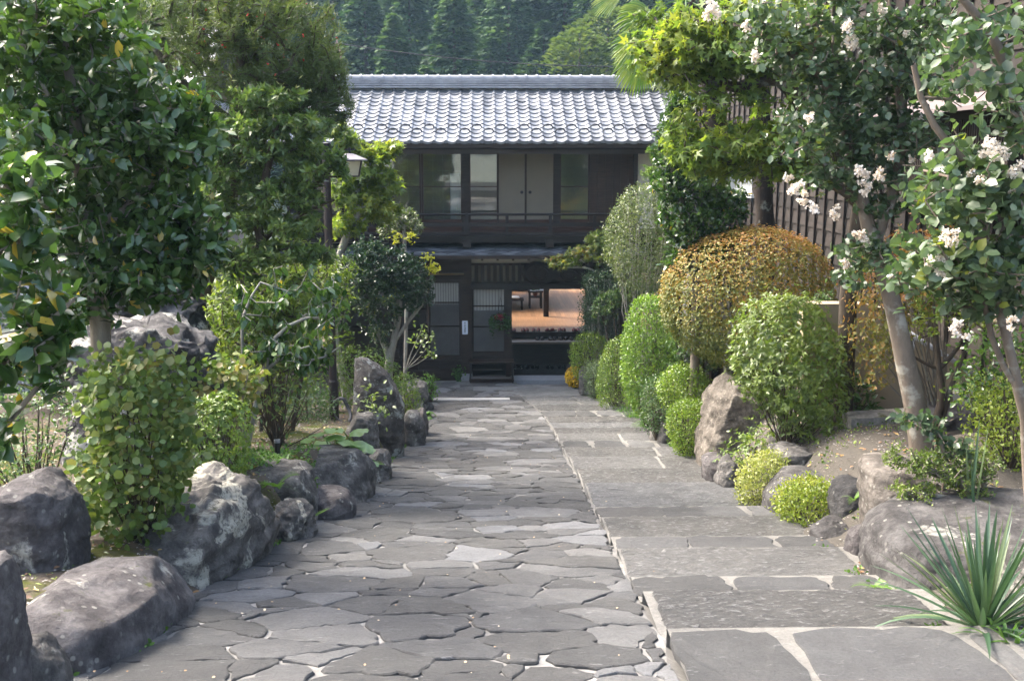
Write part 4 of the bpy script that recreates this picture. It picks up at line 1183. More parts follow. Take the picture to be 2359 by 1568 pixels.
# open rack before the lattice door
x0, x1, z0, z1 = X_(1084, 23.0, 840), X_(1181, 23.0, 840), zp(23.0), Z_(829, 23.0); t = thing('shoe_rack', 'low black open rack standing before the lattice door', 'rack', ((x0 + x1) / 2, 23.0, z0))
for a in (x0, x1):
    for b in (22.82, 23.18):
        mb = MB(); mb.box(a - .018, a + .018, b - .018, b + .018, z0, z1 - .03); mb.build('leg', m_black, t)
for z_, nm in ((z1, 'top_board'), (z0 + .09, 'bottom_board')):
    mb = MB()
    for k in range(4): mb.box(x0 - .03, x1 + .03, 22.80 + k * .1, 22.80 + k * .1 + .09, z_ - .03, z_); 
    if nm == 'bottom_board': mb.box(x0, x1, 22.8, 22.82, z_ - .06, z_ + .03)
    mb.build(nm, m_dark, t)
mb = MB(); mb.box(x0 + .05, x1 - .25, 22.9, 23.05, z0 + .30, z0 + .315); mb.build('shelf', m_gutter, t)
# hanging flower basket
hb = P(1152, 745, YG - .25); t = thing('hanging_basket', 'hanging basket of trailing green leaves and red flowers before the lattice door', 'hanging basket', (hb[0], hb[1], hb[2] - .1))
mb = MB(); mb.lathe([(.05, hb[2] - .12), (.11, hb[2] - .08), (.14, hb[2] + .02), (.135, hb[2] + .02)], hb[0], hb[1], 14); mb.build('basket', woodmat('brown_coir', (.06, .035, .02), (.14, .08, .05), .9), t)
mb = MB()
for k in range(3): mb.tube([(hb[0] + .13 * math.cos(k * 2.1), hb[1] + .13 * math.sin(k * 2.1), hb[2] + .02), (hb[0], hb[1], hb[2] + .62)], .004, 4)
mb.tube([(hb[0], hb[1], hb[2] + .62), (hb[0], hb[1], Z_(662, YG))], .004, 4)
mb.build('wire', m_black, t)
d = rvec(520); q = d * rng.random((520, 1)) ** .4 * np.array([.24, .2, .17]); q[:, 2] -= np.where(np.abs(q[:, 0]) > .12, rng.random(520) * .28, 0) * (rng.random(520) < .4)
leafmesh('foliage', m_green, hb + q + np.array([0, 0, .04]), d, rvec(520), .06, T_OVAL, t)
q = rvec(26) * np.array([.10, .1, .06]) + np.array([-.02, -.05, .16]); leafmesh('flowers', plainmat('red_petals', (.35, .02, .04), .7), np.repeat(hb + q, 4, 0), rvec(104), rvec(104), .04, T_ROUND, t)
# ------------------------------------------------------------------ plank house on the right
XW = 5.3
pw = thing('plank_house', 'tall dark plank clad house with black battens close beside the garden', 'house', (XW, 16, -4))
m_plank = woodmat('weathered_brown_plank', (.0095, .0078, .0066), (.031, .0245, .020), .8, 2.2, (1, .14, 4), .4)
m_batten = woodmat('blackish_batten', (.018, .013, .011), (.04, .03, .025), .7)
y0, y1 = 6.0, 27.0
mb = MB(); z = -4.6; k = 0
while z < 4.6:                                          # lapped boards
    y = y0
    while y < y1:
        L = min(rng.uniform(2.5, 4.2), y1 - y)
        mb.add([(XW - .028, y + .002, z), (XW - .028, y + L - .002, z), (XW - .006, y + L - .002, z + .255), (XW - .006, y + .002, z + .255), (XW + .03, y + .002, z), (XW + .03, y + L - .002, z)], [(3, 2, 1, 0), (0, 1, 5, 4)], rng.random())
        y += L
    z += .245
mb.build('plank_wall', m_plank, pw)
mb = MB(); mb.box(XW + .03, XW + 5, y0, y1, -5.2, 4.7); mb.box(XW + .01, XW + .3, y0 - .02, y1 + .02, -5.3, -4.55)
mb.build('house_body', m_dark, pw)
# windows: a small white framed one and a latticed bay under a hood
w0, w1 = 20.6, 22.5
zt, zb = Z_(386, 21.5), Z_(446, 21.5)
bz0, bz1 = Z_(425, 10.6), Z_(258, 10.6)
y = y0 + .1; n = 0
while y < y1:
    if not (9.35 < y < 13.1):
        cuts = [(-4.58, 4.6)] if not (w0 - .05 < y < w1 + .05) else [(-4.58, zb - .08), (zt + .12, 4.6)]
    else:
        cuts = [(1.05, 4.6), (-4.58, bz0 - .12)]
    for a, b in cuts: mb = MB(); mb.box(XW - .062, XW - .028, y - .022, y + .022, a, b); mb.build('batten', m_batten, pw)
    y += .455
m_wf = plainmat('white_painted_frame', (.66, .66, .64), .6, .05, 6, .05)
mb = MB()
for a, b in ((w0, w0 + .06), (w1 - .06, w1), ((w0 + w1) / 2 - .025, (w0 + w1) / 2 + .025)): mb.box(XW - .075, XW - .02, a, b, zb, zt)
mb.box(XW - .085, XW - .02, w0 - .03, w1 + .03, zb - .06, zb); mb.box(XW - .085, XW - .02, w0 - .03, w1 + .03, zt, zt + .06)
w = mb.build('window', m_wf, pw)
mb = MB(); mb.box(XW - .05, XW - .045, w0 + .06, w1 - .06, zb, zt); mb.build('pane', plainmat('frosted_glass', (.55, .58, .58), .25, .08, 2, 0, spec=.6), w)
mb = MB(); mb.add([(XW - .42, w0 - .25, zt + .12), (XW - .42, w1 + .3, zt + .12), (XW - .02, w1 + .3, zt + .30), (XW - .02, w0 - .25, zt + .30)], [(0, 1, 2, 3)]); mb.box(XW - .43, XW - .40, w0 - .26, w1 + .31, zt + .08, zt + .135)
mb.build('window_hood', plainmat('mauve_grey_metal_sheet', (.20, .168, .168), .45, .1, 3, .03), pw)
b0, b1, xo = 9.45, 13.0, XW - .55
bz0, bz1 = Z_(425, 10.6), Z_(258, 10.6)
mb = MB(); mb.box(xo + .03, XW - .03, b0 + .03, b1 - .03, bz0 + .02, bz1 - .02)
for a in (b0, (b0 + b1) / 2, b1): mb.box(xo - .02, xo + .06, a - .04, a + .04, bz0, bz1)
mb.box(xo - .03, XW, b0 - .04, b1 + .04, bz0 - .08, bz0); mb.box(xo - .025, xo + .05, b0, b1, bz1 - .08, bz1); mb.box(xo - .02, xo + .05, b0, b1, (bz0 + bz1) / 2 - .02, (bz0 + bz1) / 2 + .02)
bay = mb.build('bay_window', m_batten, pw)
mb = MB(); y = b0 + .06
while y < b1 - .04: mb.box(xo - .015, xo + .012, y, y + .022, bz0, bz1 - .08); y += .05
x = xo + .05
while x < XW - .05: mb.box(x, x + .022, b0 - .015, b0 + .012, bz0, bz1 - .08); x += .05
mb.build('lattice', m_batten, bay)
mb = MB(); mb.add([(xo - .25, b0 - .3, bz1 + .03), (xo - .25, b1 + .3, bz1 + .03), (XW - .02, b1 + .3, bz1 + .24), (XW - .02, b0 - .3, bz1 + .24), (xo - .25, b0 - .3, bz1 - .01), (xo - .25, b1 + .3, bz1 - .01), (XW - .02, b1 + .3, bz1 + .2), (XW - .02, b0 - .3, bz1 + .2)], [(0, 1, 2, 3), (7, 6, 5, 4), (4, 5, 1, 0), (0, 3, 7, 4), (5, 6, 2, 1)])
mb.build('window_hood', bpy.data.materials['mauve_grey_metal_sheet'], pw)
mb = MB(); mb.add([(XW - .9, y0 - .5, 4.5), (XW - .9, y1 + .5, 4.5), (XW + 2.6, y1 + .5, 6.1), (XW + 2.6, y0 - .5, 6.1), (XW + 6, y0 - .5, 4.5), (XW + 6, y1 + .5, 4.5)], [(0, 1, 2, 3), (3, 2, 5, 4)])
mb.add([(XW - .9, y0 - .5, 4.42), (XW - .9, y1 + .5, 4.42), (XW + 2.6, y1 + .5, 6.02), (XW + 2.6, y0 - .5, 6.02)], [(3, 2, 1, 0)])
mb.build('roof', m_tile, pw)

# low tan wall, kerb, pipe, concrete ramp
yw = 10.9
def wall_pts(u, v): return P(u, v, yw)
m_tan = plainmat('tan_plaster', (.34, .275, .19), .9, .12, 1.5, .1)
mb = MB()
out = [wall_pts(1850, 1010), wall_pts(2200, 1010), wall_pts(2240, 1010), wall_pts(2240, 862), wall_pts(2180, 790), wall_pts(2100, 725), wall_pts(1990, 700), wall_pts(1850, 700)]
n = len(out); mb.add([tuple(p) for p in out] + [tuple(p + np.array([0, .22, 0])) for p in out], [tuple(range(n)), tuple(range(2 * n - 1, n - 1, -1))] + [((i + 1) % n, i, n + i, n + (i + 1) % n) for i in range(n)])
tag(mb.build('plaster_wall', m_tan, None, out[0]), 'low tan plastered wall with sloping top behind the leaning pale trunk', 'wall')
mb = MB(); a, b = P(2060, 745, yw - .08), P(2262, 872, yw - .08); mb.tube([a, b], .028, 10)
q = P(2105, 775, yw - .08); mb.tube([q, q + np.array([-.02, 0, -.75])], .018, 8)
tag(mb.build('drain_pipe', plainmat('grey_pvc', (.38, .39, .41), .5, .08, 6, 0), None, a, smooth=True), 'grey drain pipe running down along the tan wall', 'pipe')
mb = MB(); c = P(2230, 900, yw - .5); mb.add([tuple(P(2195, 905, yw - .35)), tuple(P(2290, 900, yw - .35)), tuple(P(2290, 900, yw - .02)), tuple(P(2195, 890, yw - .02)), tuple(P(2195, 990, yw - .4)), tuple(P(2300, 985, yw - .4))], [(0, 1, 2, 3), (4, 5, 1, 0)])
tag(mb.build('concrete_block', plainmat('grey_concrete', (.36, .34, .30), .9, .12, 6, .2), None, c), 'grey concrete block against the tan wall beside the forked trunk', 'block')
mb = MB(); a, b = P(1952, 965, 10.0), P(2135, 958, 10.1)
za = float(H(a[0], 10.2)); mb.add([(a[0], a[1] - .12, za - .1), (b[0], b[1] - .12, za - .1), (b[0], b[1] + .16, za - .1), (a[0], a[1] + .16, za - .1), (a[0], a[1] - .11, za + .13), (b[0], b[1] - .11, za + .15), (b[0], b[1] + .15, za + .16), (a[0], a[1] + .15, za + .14)], [(4, 5, 6, 7), (0, 1, 5, 4), (1, 2, 6, 5), (2, 3, 7, 6), (3, 0, 4, 7)])
tag(mb.build('granite_kerb', rockmat('kerb_granite', (.20, .19, .17), (.34, .32, .29), .6, .3), None, a), 'long grey granite kerb stone lying before the tan wall', 'kerb stone')
# turquoise grate at the edge
mb = MB(); c = P(2345, 1185, 6.6); 
for i in range(7): mb.box(c[0] - .22, c[0] + .3, c[1] - .18 + i * .055, c[1] - .15 + i * .055, c[2] - .01, c[2] + .012)
for i in range(9): mb.box(c[0] - .22 + i * .062, c[0] - .20 + i * .062, c[1] - .18, c[1] + .21, c[2] - .008, c[2] + .010)
tag(mb.build('drain_grate', plainmat('pale_turquoise_plastic', (.30, .52, .50), .5, .06, 8, 0), None, c), 'pale turquoise plastic grate lying behind the big boulder', 'grate')

# ------------------------------------------------------------------ neighbour's roofs behind the trees on the left
nh = thing('neighbour_house', 'pale walled house with grey tiled roof showing through the trees', 'house', (-9, 22, -5))
mb = MB(); mb.box(-13.5, -6.2, 20.5, 26, -5.2, 1.2); mb.build('wall', plainmat('pale_lavender_plaster', (.50, .49, .54), .9, .08, 2, .05), nh)
mb = MB()
for k in range(28):
    x = -14.2 + k * .31; mb.add([(x, 19.6, .9 + .03 * (k % 2)), (x + .31, 19.6, .93 - .03 * (k % 2)), (x + .31, 23.2, 3.0), (x, 23.2, 3.0)], [(0, 1, 2, 3)], rng.random())
    mb.add([(x, 26.8, .9), (x + .31, 26.8, .9), (x + .31, 23.2, 2.995), (x, 23.2, 2.995)], [(3, 2, 1, 0)], rng.random())
mb.build('roof', m_tile, nh)
for x in (-12.4, -10.2, -8.0): mb = MB(); mb.box(x, x + 1.1, 20.46, 20.49, -1.4, -.1); mb.build('window', m_dark, nh)
mb = MB()
for k in range(12): mb.box(-9.4 + k * .17, -9.4 + k * .17 + .12, 19.2, 19.24, -4.8, -2.6)
mb.box(-9.5, -7.3, 19.24, 19.3, -3.2, -3.1); mb.box(-9.5, -7.3, 19.24, 19.3, -4.4, -4.3)
tag(mb.build('slat_fence', plainmat('grey_lavender_board', (.24, .23, .26), .8, .1, 4, .1), None, (-8.4, 19.2, -4.8)), 'grey slatted fence panel half hidden behind the left hand trees', 'fence')
# building across the road behind the viewer: the windows mirror it
rh = thing('roadside_house', 'pale house across the road that the upstairs glass mirrors', 'house', (0, -13, -1.5))
mb = MB(); mb.box(-9, 9, -18, -13, -1.7, 4.4); mb.build('wall', plainmat('pale_green_plaster', (.52, .58, .52), .9, .06, 2, .05), rh)
mb = MB(); mb.add([(-9.6, -12.2, 4.3), (9.6, -12.2, 4.3), (9.6, -15.5, 6.2), (-9.6, -15.5, 6.2), (9.6, -18.8, 4.3), (-9.6, -18.8, 4.3)], [(0, 1, 2, 3), (3, 2, 4, 5)]); mb.build('roof', m_tile, rh)
mb = MB(); mb.box(-1.6, .2, -12.98, -12.9, .1, 1.1); mb.build('shutter', woodmat('orange_brown_board', (.22, .09, .035), (.34, .16, .07), .6), rh)
for a, b, c_, d_ in ((-3.5, -2.3, -.9, .3), (2.4, 4.4, -.2, 1.4)): mb = MB(); mb.box(a, b, -12.98, -12.9, c_, d_); mb.build('window', m_dark, rh)

# ------------------------------------------------------------------ forest on the hillside
m_cedar = leafmat('cedar_foliage', [(0, (.008, .026, .014)), (.5, (.034, .072, .030)), (1, (.095, .15, .05))], .7, .25, spec=.2)
m_cedary = leafmat('yellow_green_foliage', [(0, (.05, .085, .02)), (.6, (.095, .135, .035)), (1, (.15, .17, .05))], .7, .25, spec=.2)
T_SPRAY = (np.array([(0, 0, 0), (.4, .30, .06), (1, .08, -.12), (.7, -.05, -.03), (.95, -.22, -.14), (.35, -.30, .05)]), np.array([(0, 2, 1), (0, 3, 2), (0, 4, 3), (0, 5, 4)]))
def conifer(label, h, w, n, mat, broad=0., group='conifers on the hillside'):
    t = thing('conifer_tree', label, 'tree', (0, 0, 0), group)
    mb = MB(); mb.tube([(0, 0, 0), (.05, 0, h * .5), (0, .04, h * .97)], [.20, .13, .03], 7); mb.build('trunk', m_bark_d, t, smooth=True)
    z = rng.random(n) ** (1.15 if not broad else .9); r = w * (1 - z) ** (.75 if not broad else .5) * (.55 + .45 * np.sin(z * 50 + 3) ** 2) * rng.uniform(.35, 1.0, n) ** .5
    z = np.clip(z, 0, 1)
    if broad: r = w * np.sqrt(np.clip(1 - (z * 1.6 - .6) ** 2, 0.02, 1)) * rng.uniform(.3, 1, n) ** .4
    a = rng.random(n) * 2 * np.pi
    k = 1 + .25 * vnoise(np.stack([np.cos(a) * 2, np.sin(a) * 2, z * 6], 1), n)
    p = np.stack([np.cos(a) * r * k, np.sin(a) * r * k, h * (.14 + .86 * z)], 1)
    d = np.stack([np.cos(a), np.sin(a), np.full(n, -.05 + (.5 if broad else 0))], 1) + .45 * rvec(n)
    nn = unit(np.array([0, 0, 1.]) + .5 * rvec(n) + .3 * d)
    leafmesh('crown', mat, p, d, nn, .42 * (h / 11) * rng.uniform(.6, 1.35, n), T_SPRAY, t, .5 + .5 * fbm(p * .9, 5, 3) + rng.normal(size=n) * .15)
    return t
protos = [conifer('tall dark conifer among many on the hazy wooded hillside beyond the inn roof', 11.5, 3.0, 5200, m_cedar),
          conifer('tall dark conifer among many on the hazy wooded hillside beyond the inn roof', 9.0, 3.4, 5200, m_cedar),
          conifer('rounded yellow green tree among the dark conifers on the hazy hillside', 8.0, 3.0, 4200, m_cedary, 1., 'yellow green trees on the hillside')]
spots = []
y = 66.
while y < 190:
    half = .30 * y + 4; x = -half * 1.05
    while x < half * .8:
        spots.append((x + rng.normal() * .8, y + rng.normal() * 1.6)); x += rng.uniform(3.0, 4.6) * (1 + max(0, y - 90) / 200)
    y += 4.4 * (1 + max(0, y - 80) / 70)
used = set()
for x, y in spots:
    yel = vnoise(np.array([[x * .09, y * .05, 0.]]), 77)[0] > .16
    i = 2 if yel else int(rng.integers(0, 2))
    o = protos[i] if i not in used else copy_thing(protos[i]); used.add(i)
    o.location = (x, y, float(np.where(y < 60, -5.3, hillz(x, y))) - .3); s = rng.uniform(.6, 1.25); o.scale = (s * rng.uniform(.9, 1.15), s, s); o.rotation_euler = (0, 0, rng.random() * 6.28)
print('forest trees', len(spots))
# mast and wire
mt = P(776, 92, 40); mbx = MB(); zb_ = -5.3
t = thing('lattice_mast', 'thin rusty lattice mast standing behind the roof beside the dark yew', 'mast', (mt[0], 40, zb_))
for a, b in ((-.16, -.16), (.16, -.16), (.16, .16), (-.16, .16)): mbx.bar((mt[0] + a, 40 + b, zb_), (mt[0] + a * .8, 40 + b * .8, mt[2] - .5), .045); mbx.bar((mt[0] + a * .8, 40 + b * .8, mt[2] - .5), (mt[0], 40, mt[2]), .04)
for k in range(14):
    z = zb_ + 1 + k * .55; s_ = 1 if k % 2 else -1
    mbx.bar((mt[0] - .15 * s_, 39.85, z), (mt[0] + .15 * s_, 39.85, z + .55), .03); mbx.bar((mt[0] - .15, 39.85 , z), (mt[0] + .15, 39.85, z), .03)
mbx.build('frame', plainmat('rusty_steel', (.25, .17, .13), .8, .3, 10, .1), t)
a, b = P(776, 100, 40), P(1560, 152, 40); pts = [a + (b - a) * s + np.array([0, 0, -1.0 * s * (1 - s) * 1.2]) for s in np.linspace(0, 1.25, 20)]
mb = MB(); mb.tube(pts, .018, 5); tag(mb.build('power_line', m_black, None, a), 'thin power line sagging across the wooded hillside', 'wire')
# ------------------------------------------------------------------ edging and standing stones
r_dark = rockmat('dark_mauve_boulder', (.085, .076, .075), (.185, .172, .168), .55, .38)
r_lich = rockmat('lichened_boulder', (.095, .088, .080), (.21, .195, .178), .9, .42, lcol=(.46, .44, .36))
r_grey = rockmat('grey_edging_rock', (.085, .080, .074), (.23, .217, .20), .65, .38)
r_tan = rockmat('tan_boulder', (.125, .108, .088), (.27, .24, .20), .25, .36, lcol=(.42, .38, .30))
r_brown = rockmat('brown_grey_boulder', (.066, .062, .060), (.155, .148, .142), .4, .22)
r_stand = rockmat('standing_stone', (.075, .068, .063), (.18, .165, .15), .75, .15, lcol=(.36, .38, .35))
r_pale = rockmat('pale_craggy_rock', (.040, .038, .039), (.155, .148, .145), .75, .30, bscale=9)
r_tan2 = rockmat('streaked_tan_grey_rock', (.12, .105, .09), (.25, .225, .195), .3, .1)
HT = lambda x, y: float(H(x, y))
def on(x, y): return zp(y)
rock_box('boulder', 'long smooth dark boulder with white lichen dots in the near corner of the path', (-2.12, 5.17, zp(5.17) + .04), (.35, .73, .31), r_dark, 3, rz=-.10, tilt=-.17, amp=.040, freq=2.0, ex=3.6, cuts=[((.5, -.2, 1), .98), ((-.6, -.4, .9), 1.0)])
rock_box('boulder', 'pale lichen covered boulder with moss tuft rising to a peak', (-2.05, 6.85, zp(6.85) + .14), (.36, .88, .46), r_lich, 9, rz=-.20, tilt=.06, amp=.10, freq=2.6, ex=2.9, cuts=[((0, -.75, 1), .86), ((-.9, .1, .8), 1.0)], angular=.03)
rock_box('rock', 'small rough rock wedged between the pale lichened boulder and round stone', (-1.62, 7.95, zp(7.95) + .08), (.17, .25, .22), r_lich, 12, amp=.06, freq=5, ex=2.6)
rock_box('boulder', 'dark blocky boulder behind the fern at the path edge', (-1.90, 8.75, zp(8.75) + .10), (.34, .36, .42), r_grey, 15, rz=.1, amp=.05, freq=3.2, ex=3.8, angular=.03)
rock_box('boulder', 'flat topped grey boulder sloping down to the path beside the butterbur leaves', (-1.62, 9.95, zp(9.95) + .06), (.38, .60, .42), r_grey, 17, rz=-.15, tilt=.04, amp=.05, freq=2.6, ex=3.6, cuts=[((1, -.25, .75), .95)], angular=.03)
rock_box('rock', 'small rounded dark stone lying on the path edge below the flat topped boulder', (-1.47, 8.95, zp(8.95) + .08), (.22, .22, .18), r_dark, 19, amp=.04, freq=3.2, ex=2.5)
rock_loft('rock', 'upright grey rock just left of the standing stone', [(957, 800, 858), (972, 792, 866), (1010, 790, 872), (1050, 800, 880), (1110, 810, 884)], 12.2, .22, r_grey, 23, .04, 4, 3.2, .004)
rock_box('rock', 'low mossy rock under the fern at the path edge by the upright grey rock', (-1.34, 11.5, zp(11.5) + .1), (.16, .34, .24), r_grey, 25, amp=.05, freq=4, ex=2.8)
rock_loft('standing_stone', 'tall pointed standing stone with slanting top on the left path edge', [(826, 818, 846), (838, 815, 868), (862, 815, 896), (886, 815, 916), (905, 815, 927), (960, 816, 930), (1000, 826, 931), (1060, 850, 930)], 14.0, .22, r_stand, 31, .035, 3.2, 4.0, .004, angular=.02)
rock_box('rock', 'blocky rock standing right behind the tall standing stone', (P(952, 980, 15.4)[0], 15.4, zp(15.4) + .16), (.17, .26, .34), r_grey, 33, rz=.2, amp=.04, freq=3.5, ex=3.8, angular=.03)
rock_box('rock', 'narrow dark rock under the hosta leaves on the left path edge', (P(972, 950, 16.7)[0], 16.7, zp(16.7) + .15), (.10, .3, .3), r_dark, 35, amp=.03, freq=4, ex=3)
rock_box('rock', 'rounded rock at the far end of the left border near the inn', (P(960, 880, 19.6)[0], 19.6, zp(19.6) + .2), (.24, .35, .32), r_grey, 37, amp=.05, freq=3, ex=3)
rock_box('rock', 'flat grey rock farthest along the left border before the inn', (P(952, 862, 20.6)[0], 20.6, zp(20.6) + .2), (.24, .30, .26), r_grey, 38, amp=.05, freq=3, ex=3)
rock_box('stone', 'small smooth grey stone on the paving before the inn', (P(985, 905, 19.6)[0], 19.5, zp(19.5) + .06), (.13, .12, .09), r_brown, 39, amp=.01, freq=3, ex=2.2)
rock_loft('crag_rock', 'large craggy grey rock standing behind the round leaved shrub', [(748, 250, 420), (762, 200, 478), (850, 188, 490), (950, 178, 492), (1090, 170, 495)], 8.8, .55, r_pale, 41, .16, 2.4, 3.0, .014, angular=.09)
rock_loft('crag_rock', 'pale upper crag above the large craggy rock', [(645, 292, 350), (672, 262, 430), (720, 250, 462), (800, 240, 478)], 10.0, .5, r_pale, 43, .16, 2.6, 2.6, .014, angular=.09)
rock_loft('mossy_rock', 'flat moss topped rock seen under the dark camellia branches', [(594, 240, 325), (610, 226, 334), (650, 222, 336), (720, 222, 336)], 13.0, .6, rockmat('mossy_stone', (.06, .058, .05), (.14, .135, .11), .2, 1.0), 45, .05, 2.4)
rock_loft('boulder', 'broad dark boulder with mossy top at the left edge', [(1104, 42, 118), (1118, 8, 148), (1160, -20, 168), (1230, -30, 178), (1330, -30, 182)], 5.7, .34, r_dark, 47, .05, 3, 3.0)
rock_loft('rock', 'dark rock cut by the lower left corner of the picture', [(1296, -50, 8), (1400, -70, 28), (1500, -80, 44), (1660, -90, 60)], 3.9, .22, r_dark, 49, .03, 3, 2.6)
rock_loft('rock', 'low speckled rock at the lower left corner beside the dark boulder', [(1468, 42, 92), (1500, 22, 126), (1568, 10, 150), (1680, 0, 168)], 4.15, .2, r_grey, 51, .03, 4, 2.4)
# right border
rock_loft('boulder', 'big leaning tan boulder with mossy ridge on the right path edge', [(868, 1672, 1692), (890, 1650, 1706), (920, 1636, 1790), (960, 1622, 1798), (1010, 1606, 1796), (1050, 1602, 1780), (1110, 1612, 1760)], 12.6, .50, r_tan, 61, .07, 2.2, 2.7, .008, angular=.05)
rock_loft('rock', 'rounded tan rock beside the round bush at the foot of the big boulder', [(893, 1636, 1656), (912, 1620, 1662), (990, 1614, 1662)], 13.4, .22, r_tan, 62, .03, 3)
rock_box('rock', 'dark upright rock at the path edge beside the grass tuft', (P(1520, 970, 15.7)[0], 15.7, zp(15.7) + .18), (.14, .22, .34), r_grey, 63, amp=.03, freq=4, ex=3.4, roll=.12)
rock_box('rock', 'grey slab rock leaning beside the dark upright rock', (P(1537, 978, 15.2)[0], 15.2, zp(15.2) + .12), (.12, .2, .30), r_grey, 64, amp=.03, freq=4, ex=3.6, roll=.2)
rock_loft('rock', 'rounded dark rock at the foot of the big leaning boulder', [(1047, 1628, 1660), (1060, 1618, 1678), (1090, 1620, 1684), (1125, 1630, 1684)], 11.2, .24, r_dark, 65, .03, 3, 2.4)
rock_loft('rock', 'grooved grey rock next to the pale variegated shrub', [(1058, 1664, 1690), (1075, 1654, 1702), (1110, 1650, 1706), (1165, 1650, 1708)], 10.4, .22, r_grey, 66, .03, 3.5, 3, .012)
rock_loft('rock', 'mossy grey rock in the bed above the variegated shrub', [(1026, 1790, 1852), (1036, 1772, 1866), (1060, 1768, 1870), (1120, 1765, 1872)], 9.8, .26, r_grey, 67, .04, 4, 2.7)
rock_loft('rock', 'flat brown stone lying on the sand behind the mossy rock', [(994, 1800, 1850), (1001, 1778, 1866), (1018, 1776, 1868), (1050, 1780, 1866)], 11.0, .3, r_brown, 68, .02, 3, 2.6)
rock_loft('boulder', 'smooth brown boulder behind the yellow green mound', [(1091, 1795, 1890), (1104, 1772, 1940), (1140, 1762, 1950), (1190, 1760, 1950), (1240, 1764, 1950)], 9.0, .34, r_brown, 69, .03, 2.2, 2.7)
rock_loft('boulder', 'round black boulder between the yellow mound and the tan upright boulder', [(1108, 1944, 1985), (1120, 1924, 2004), (1160, 1912, 2010), (1200, 1918, 2006), (1250, 1936, 1996)], 8.0, .26, rockmat('black_boulder', (.035, .034, .034), (.085, .082, .08), .2, .05), 70, .03, 3, 2.3, .004)
rock_loft('boulder', 'upright tan grey boulder with streaks behind the big smooth boulder', [(1062, 2000, 2100), (1078, 1988, 2150), (1120, 1984, 2180), (1180, 1990, 2190), (1280, 2004, 2200)], 7.3, .36, r_tan2, 71, .04, 2.4, 2.8, .004, facets=4)
rock_loft('boulder', 'big smooth rounded boulder behind the yucca', facets=2, rows=[(1180, 2120, 2420), (1194, 2062, 2560), (1225, 2024, 2640), (1270, 2004, 2660), (1320, 2002, 2660), (1370, 2016, 2640), (1440, 2050, 2600)], y=6.35, depth=.70, mat=r_brown, seed=72, amp=.055, freq=2.2, ex=2.5)
rock_loft('boulder', 'grey boulder at the right edge behind the yucca leaves', [(1255, 2330, 2400), (1290, 2305, 2450), (1400, 2295, 2480), (1560, 2300, 2480)], 5.4, .3, r_grey, 73, .04, 2.5)
rock_box('rock', 'small angular brown rock at the path edge below the black boulder', (P(1920, 1250, 7.6)[0], 7.6, zp(7.6) + .02), (.16, .14, .16), r_brown, 74, rz=.5, amp=.03, freq=5, ex=4, cuts=[((-.6, -.3, 1), .7)])
rock_box('rock', 'small dark stone beside the big smooth boulder at the path edge', (P(1983, 1265, 7.0)[0], 7.0, zp(7.0) + .06), (.10, .12, .18), r_dark, 75, amp=.02, freq=5, ex=2.6)
rock_loft('boulder', 'long dark rock in the bed behind the forked trunk', [(938, 2140, 2220), (950, 2120, 2250), (985, 2110, 2256), (1010, 2110, 2256)], 9.6, .28, r_dark, 76, .04, 3, 2.8, .006)
rock_loft('rock', 'flat pale stone half buried in the sand at the right edge', [(1012, 2230, 2310), (1020, 2200, 2345), (1050, 2190, 2350), (1080, 2190, 2350)], 8.4, .3, r_tan, 77, .02, 3, 2.6)
rock_loft('rock', 'small grey rock beside the yellow chrysanthemums', [(842, 1342, 1358), (856, 1334, 1366), (880, 1334, 1370), (905, 1334, 1370)], 21.2, .2, r_grey, 78, .02, 4, 2.8)
# ------------------------------------------------------------------ leaf colours
l_cam = leafmat('glossy_dark_leaf', [(0, (.020, .050, .014)), (.55, (.048, .098, .022)), (.90, (.09, .16, .032)), (.955, (.11, .18, .03)), (.965, (.28, .22, .03)), (1, (.36, .27, .045))], .27, .26, spec=.7)
l_yew = leafmat('yew_needles', [(0, (.035, .058, .018)), (.6, (.075, .110, .032)), (1, (.14, .165, .045))], .5, .38)
l_pier = leafmat('rosette_leaf', [(0, (.05, .095, .026)), (.5, (.105, .165, .045)), (1, (.22, .27, .075))], .32, .36)
l_bam = leafmat('yellow_green_undergrowth', [(0, (.05, .09, .016)), (.5, (.12, .18, .028)), (1, (.30, .34, .045))], .45, .35)
l_map = leafmat('yellow_green_maple', [(0, (.065, .125, .03)), (.5, (.14, .21, .04)), (1, (.27, .295, .05))], .45, .48, (1.5, 1.5, .7))
l_mapr = leafmat('tinged_maple', [(0, (.08, .15, .035)), (.6, (.17, .22, .05)), (.85, (.26, .22, .06)), (1, (.34, .10, .06))], .45, .45, (1.5, 1.4, .7))
l_box = leafmat('dark_small_leaf', [(0, (.016, .038, .018)), (.6, (.032, .070, .028)), (.93, (.065, .11, .035)), (1, (.35, .36, .05))], .28, .18, spec=.6)
l_aza = leafmat('azalea_leaf', [(0, (.05, .10, .018)), (.5, (.11, .18, .028)), (1, (.24, .30, .05))], .38, .3)
l_top = leafmat('bright_topiary_leaf', [(0, (.055, .11, .015)), (.5, (.13, .21, .022)), (1, (.27, .34, .04))], .38, .32)
l_lime = leafmat('lime_topiary_leaf', [(0, (.05, .105, .014)), (.5, (.105, .19, .022)), (1, (.21, .30, .045))], .4, .35)
l_or = leafmat('autumn_azalea_leaf', [(0, (.09, .13, .022)), (.34, (.19, .20, .035)), (.55, (.31, .22, .045)), (.78, (.42, .20, .06)), (1, (.46, .25, .15))], .5, .3, (1.5, 1.2, .8))
l_rnd = leafmat('round_leaf_tinged', [(0, (.05, .10, .024)), (.45, (.105, .165, .038)), (.7, (.17, .20, .055)), (.9, (.26, .18, .08)), (1, (.28, .13, .08))], .42, .32, (1.5, 1.5, .8))
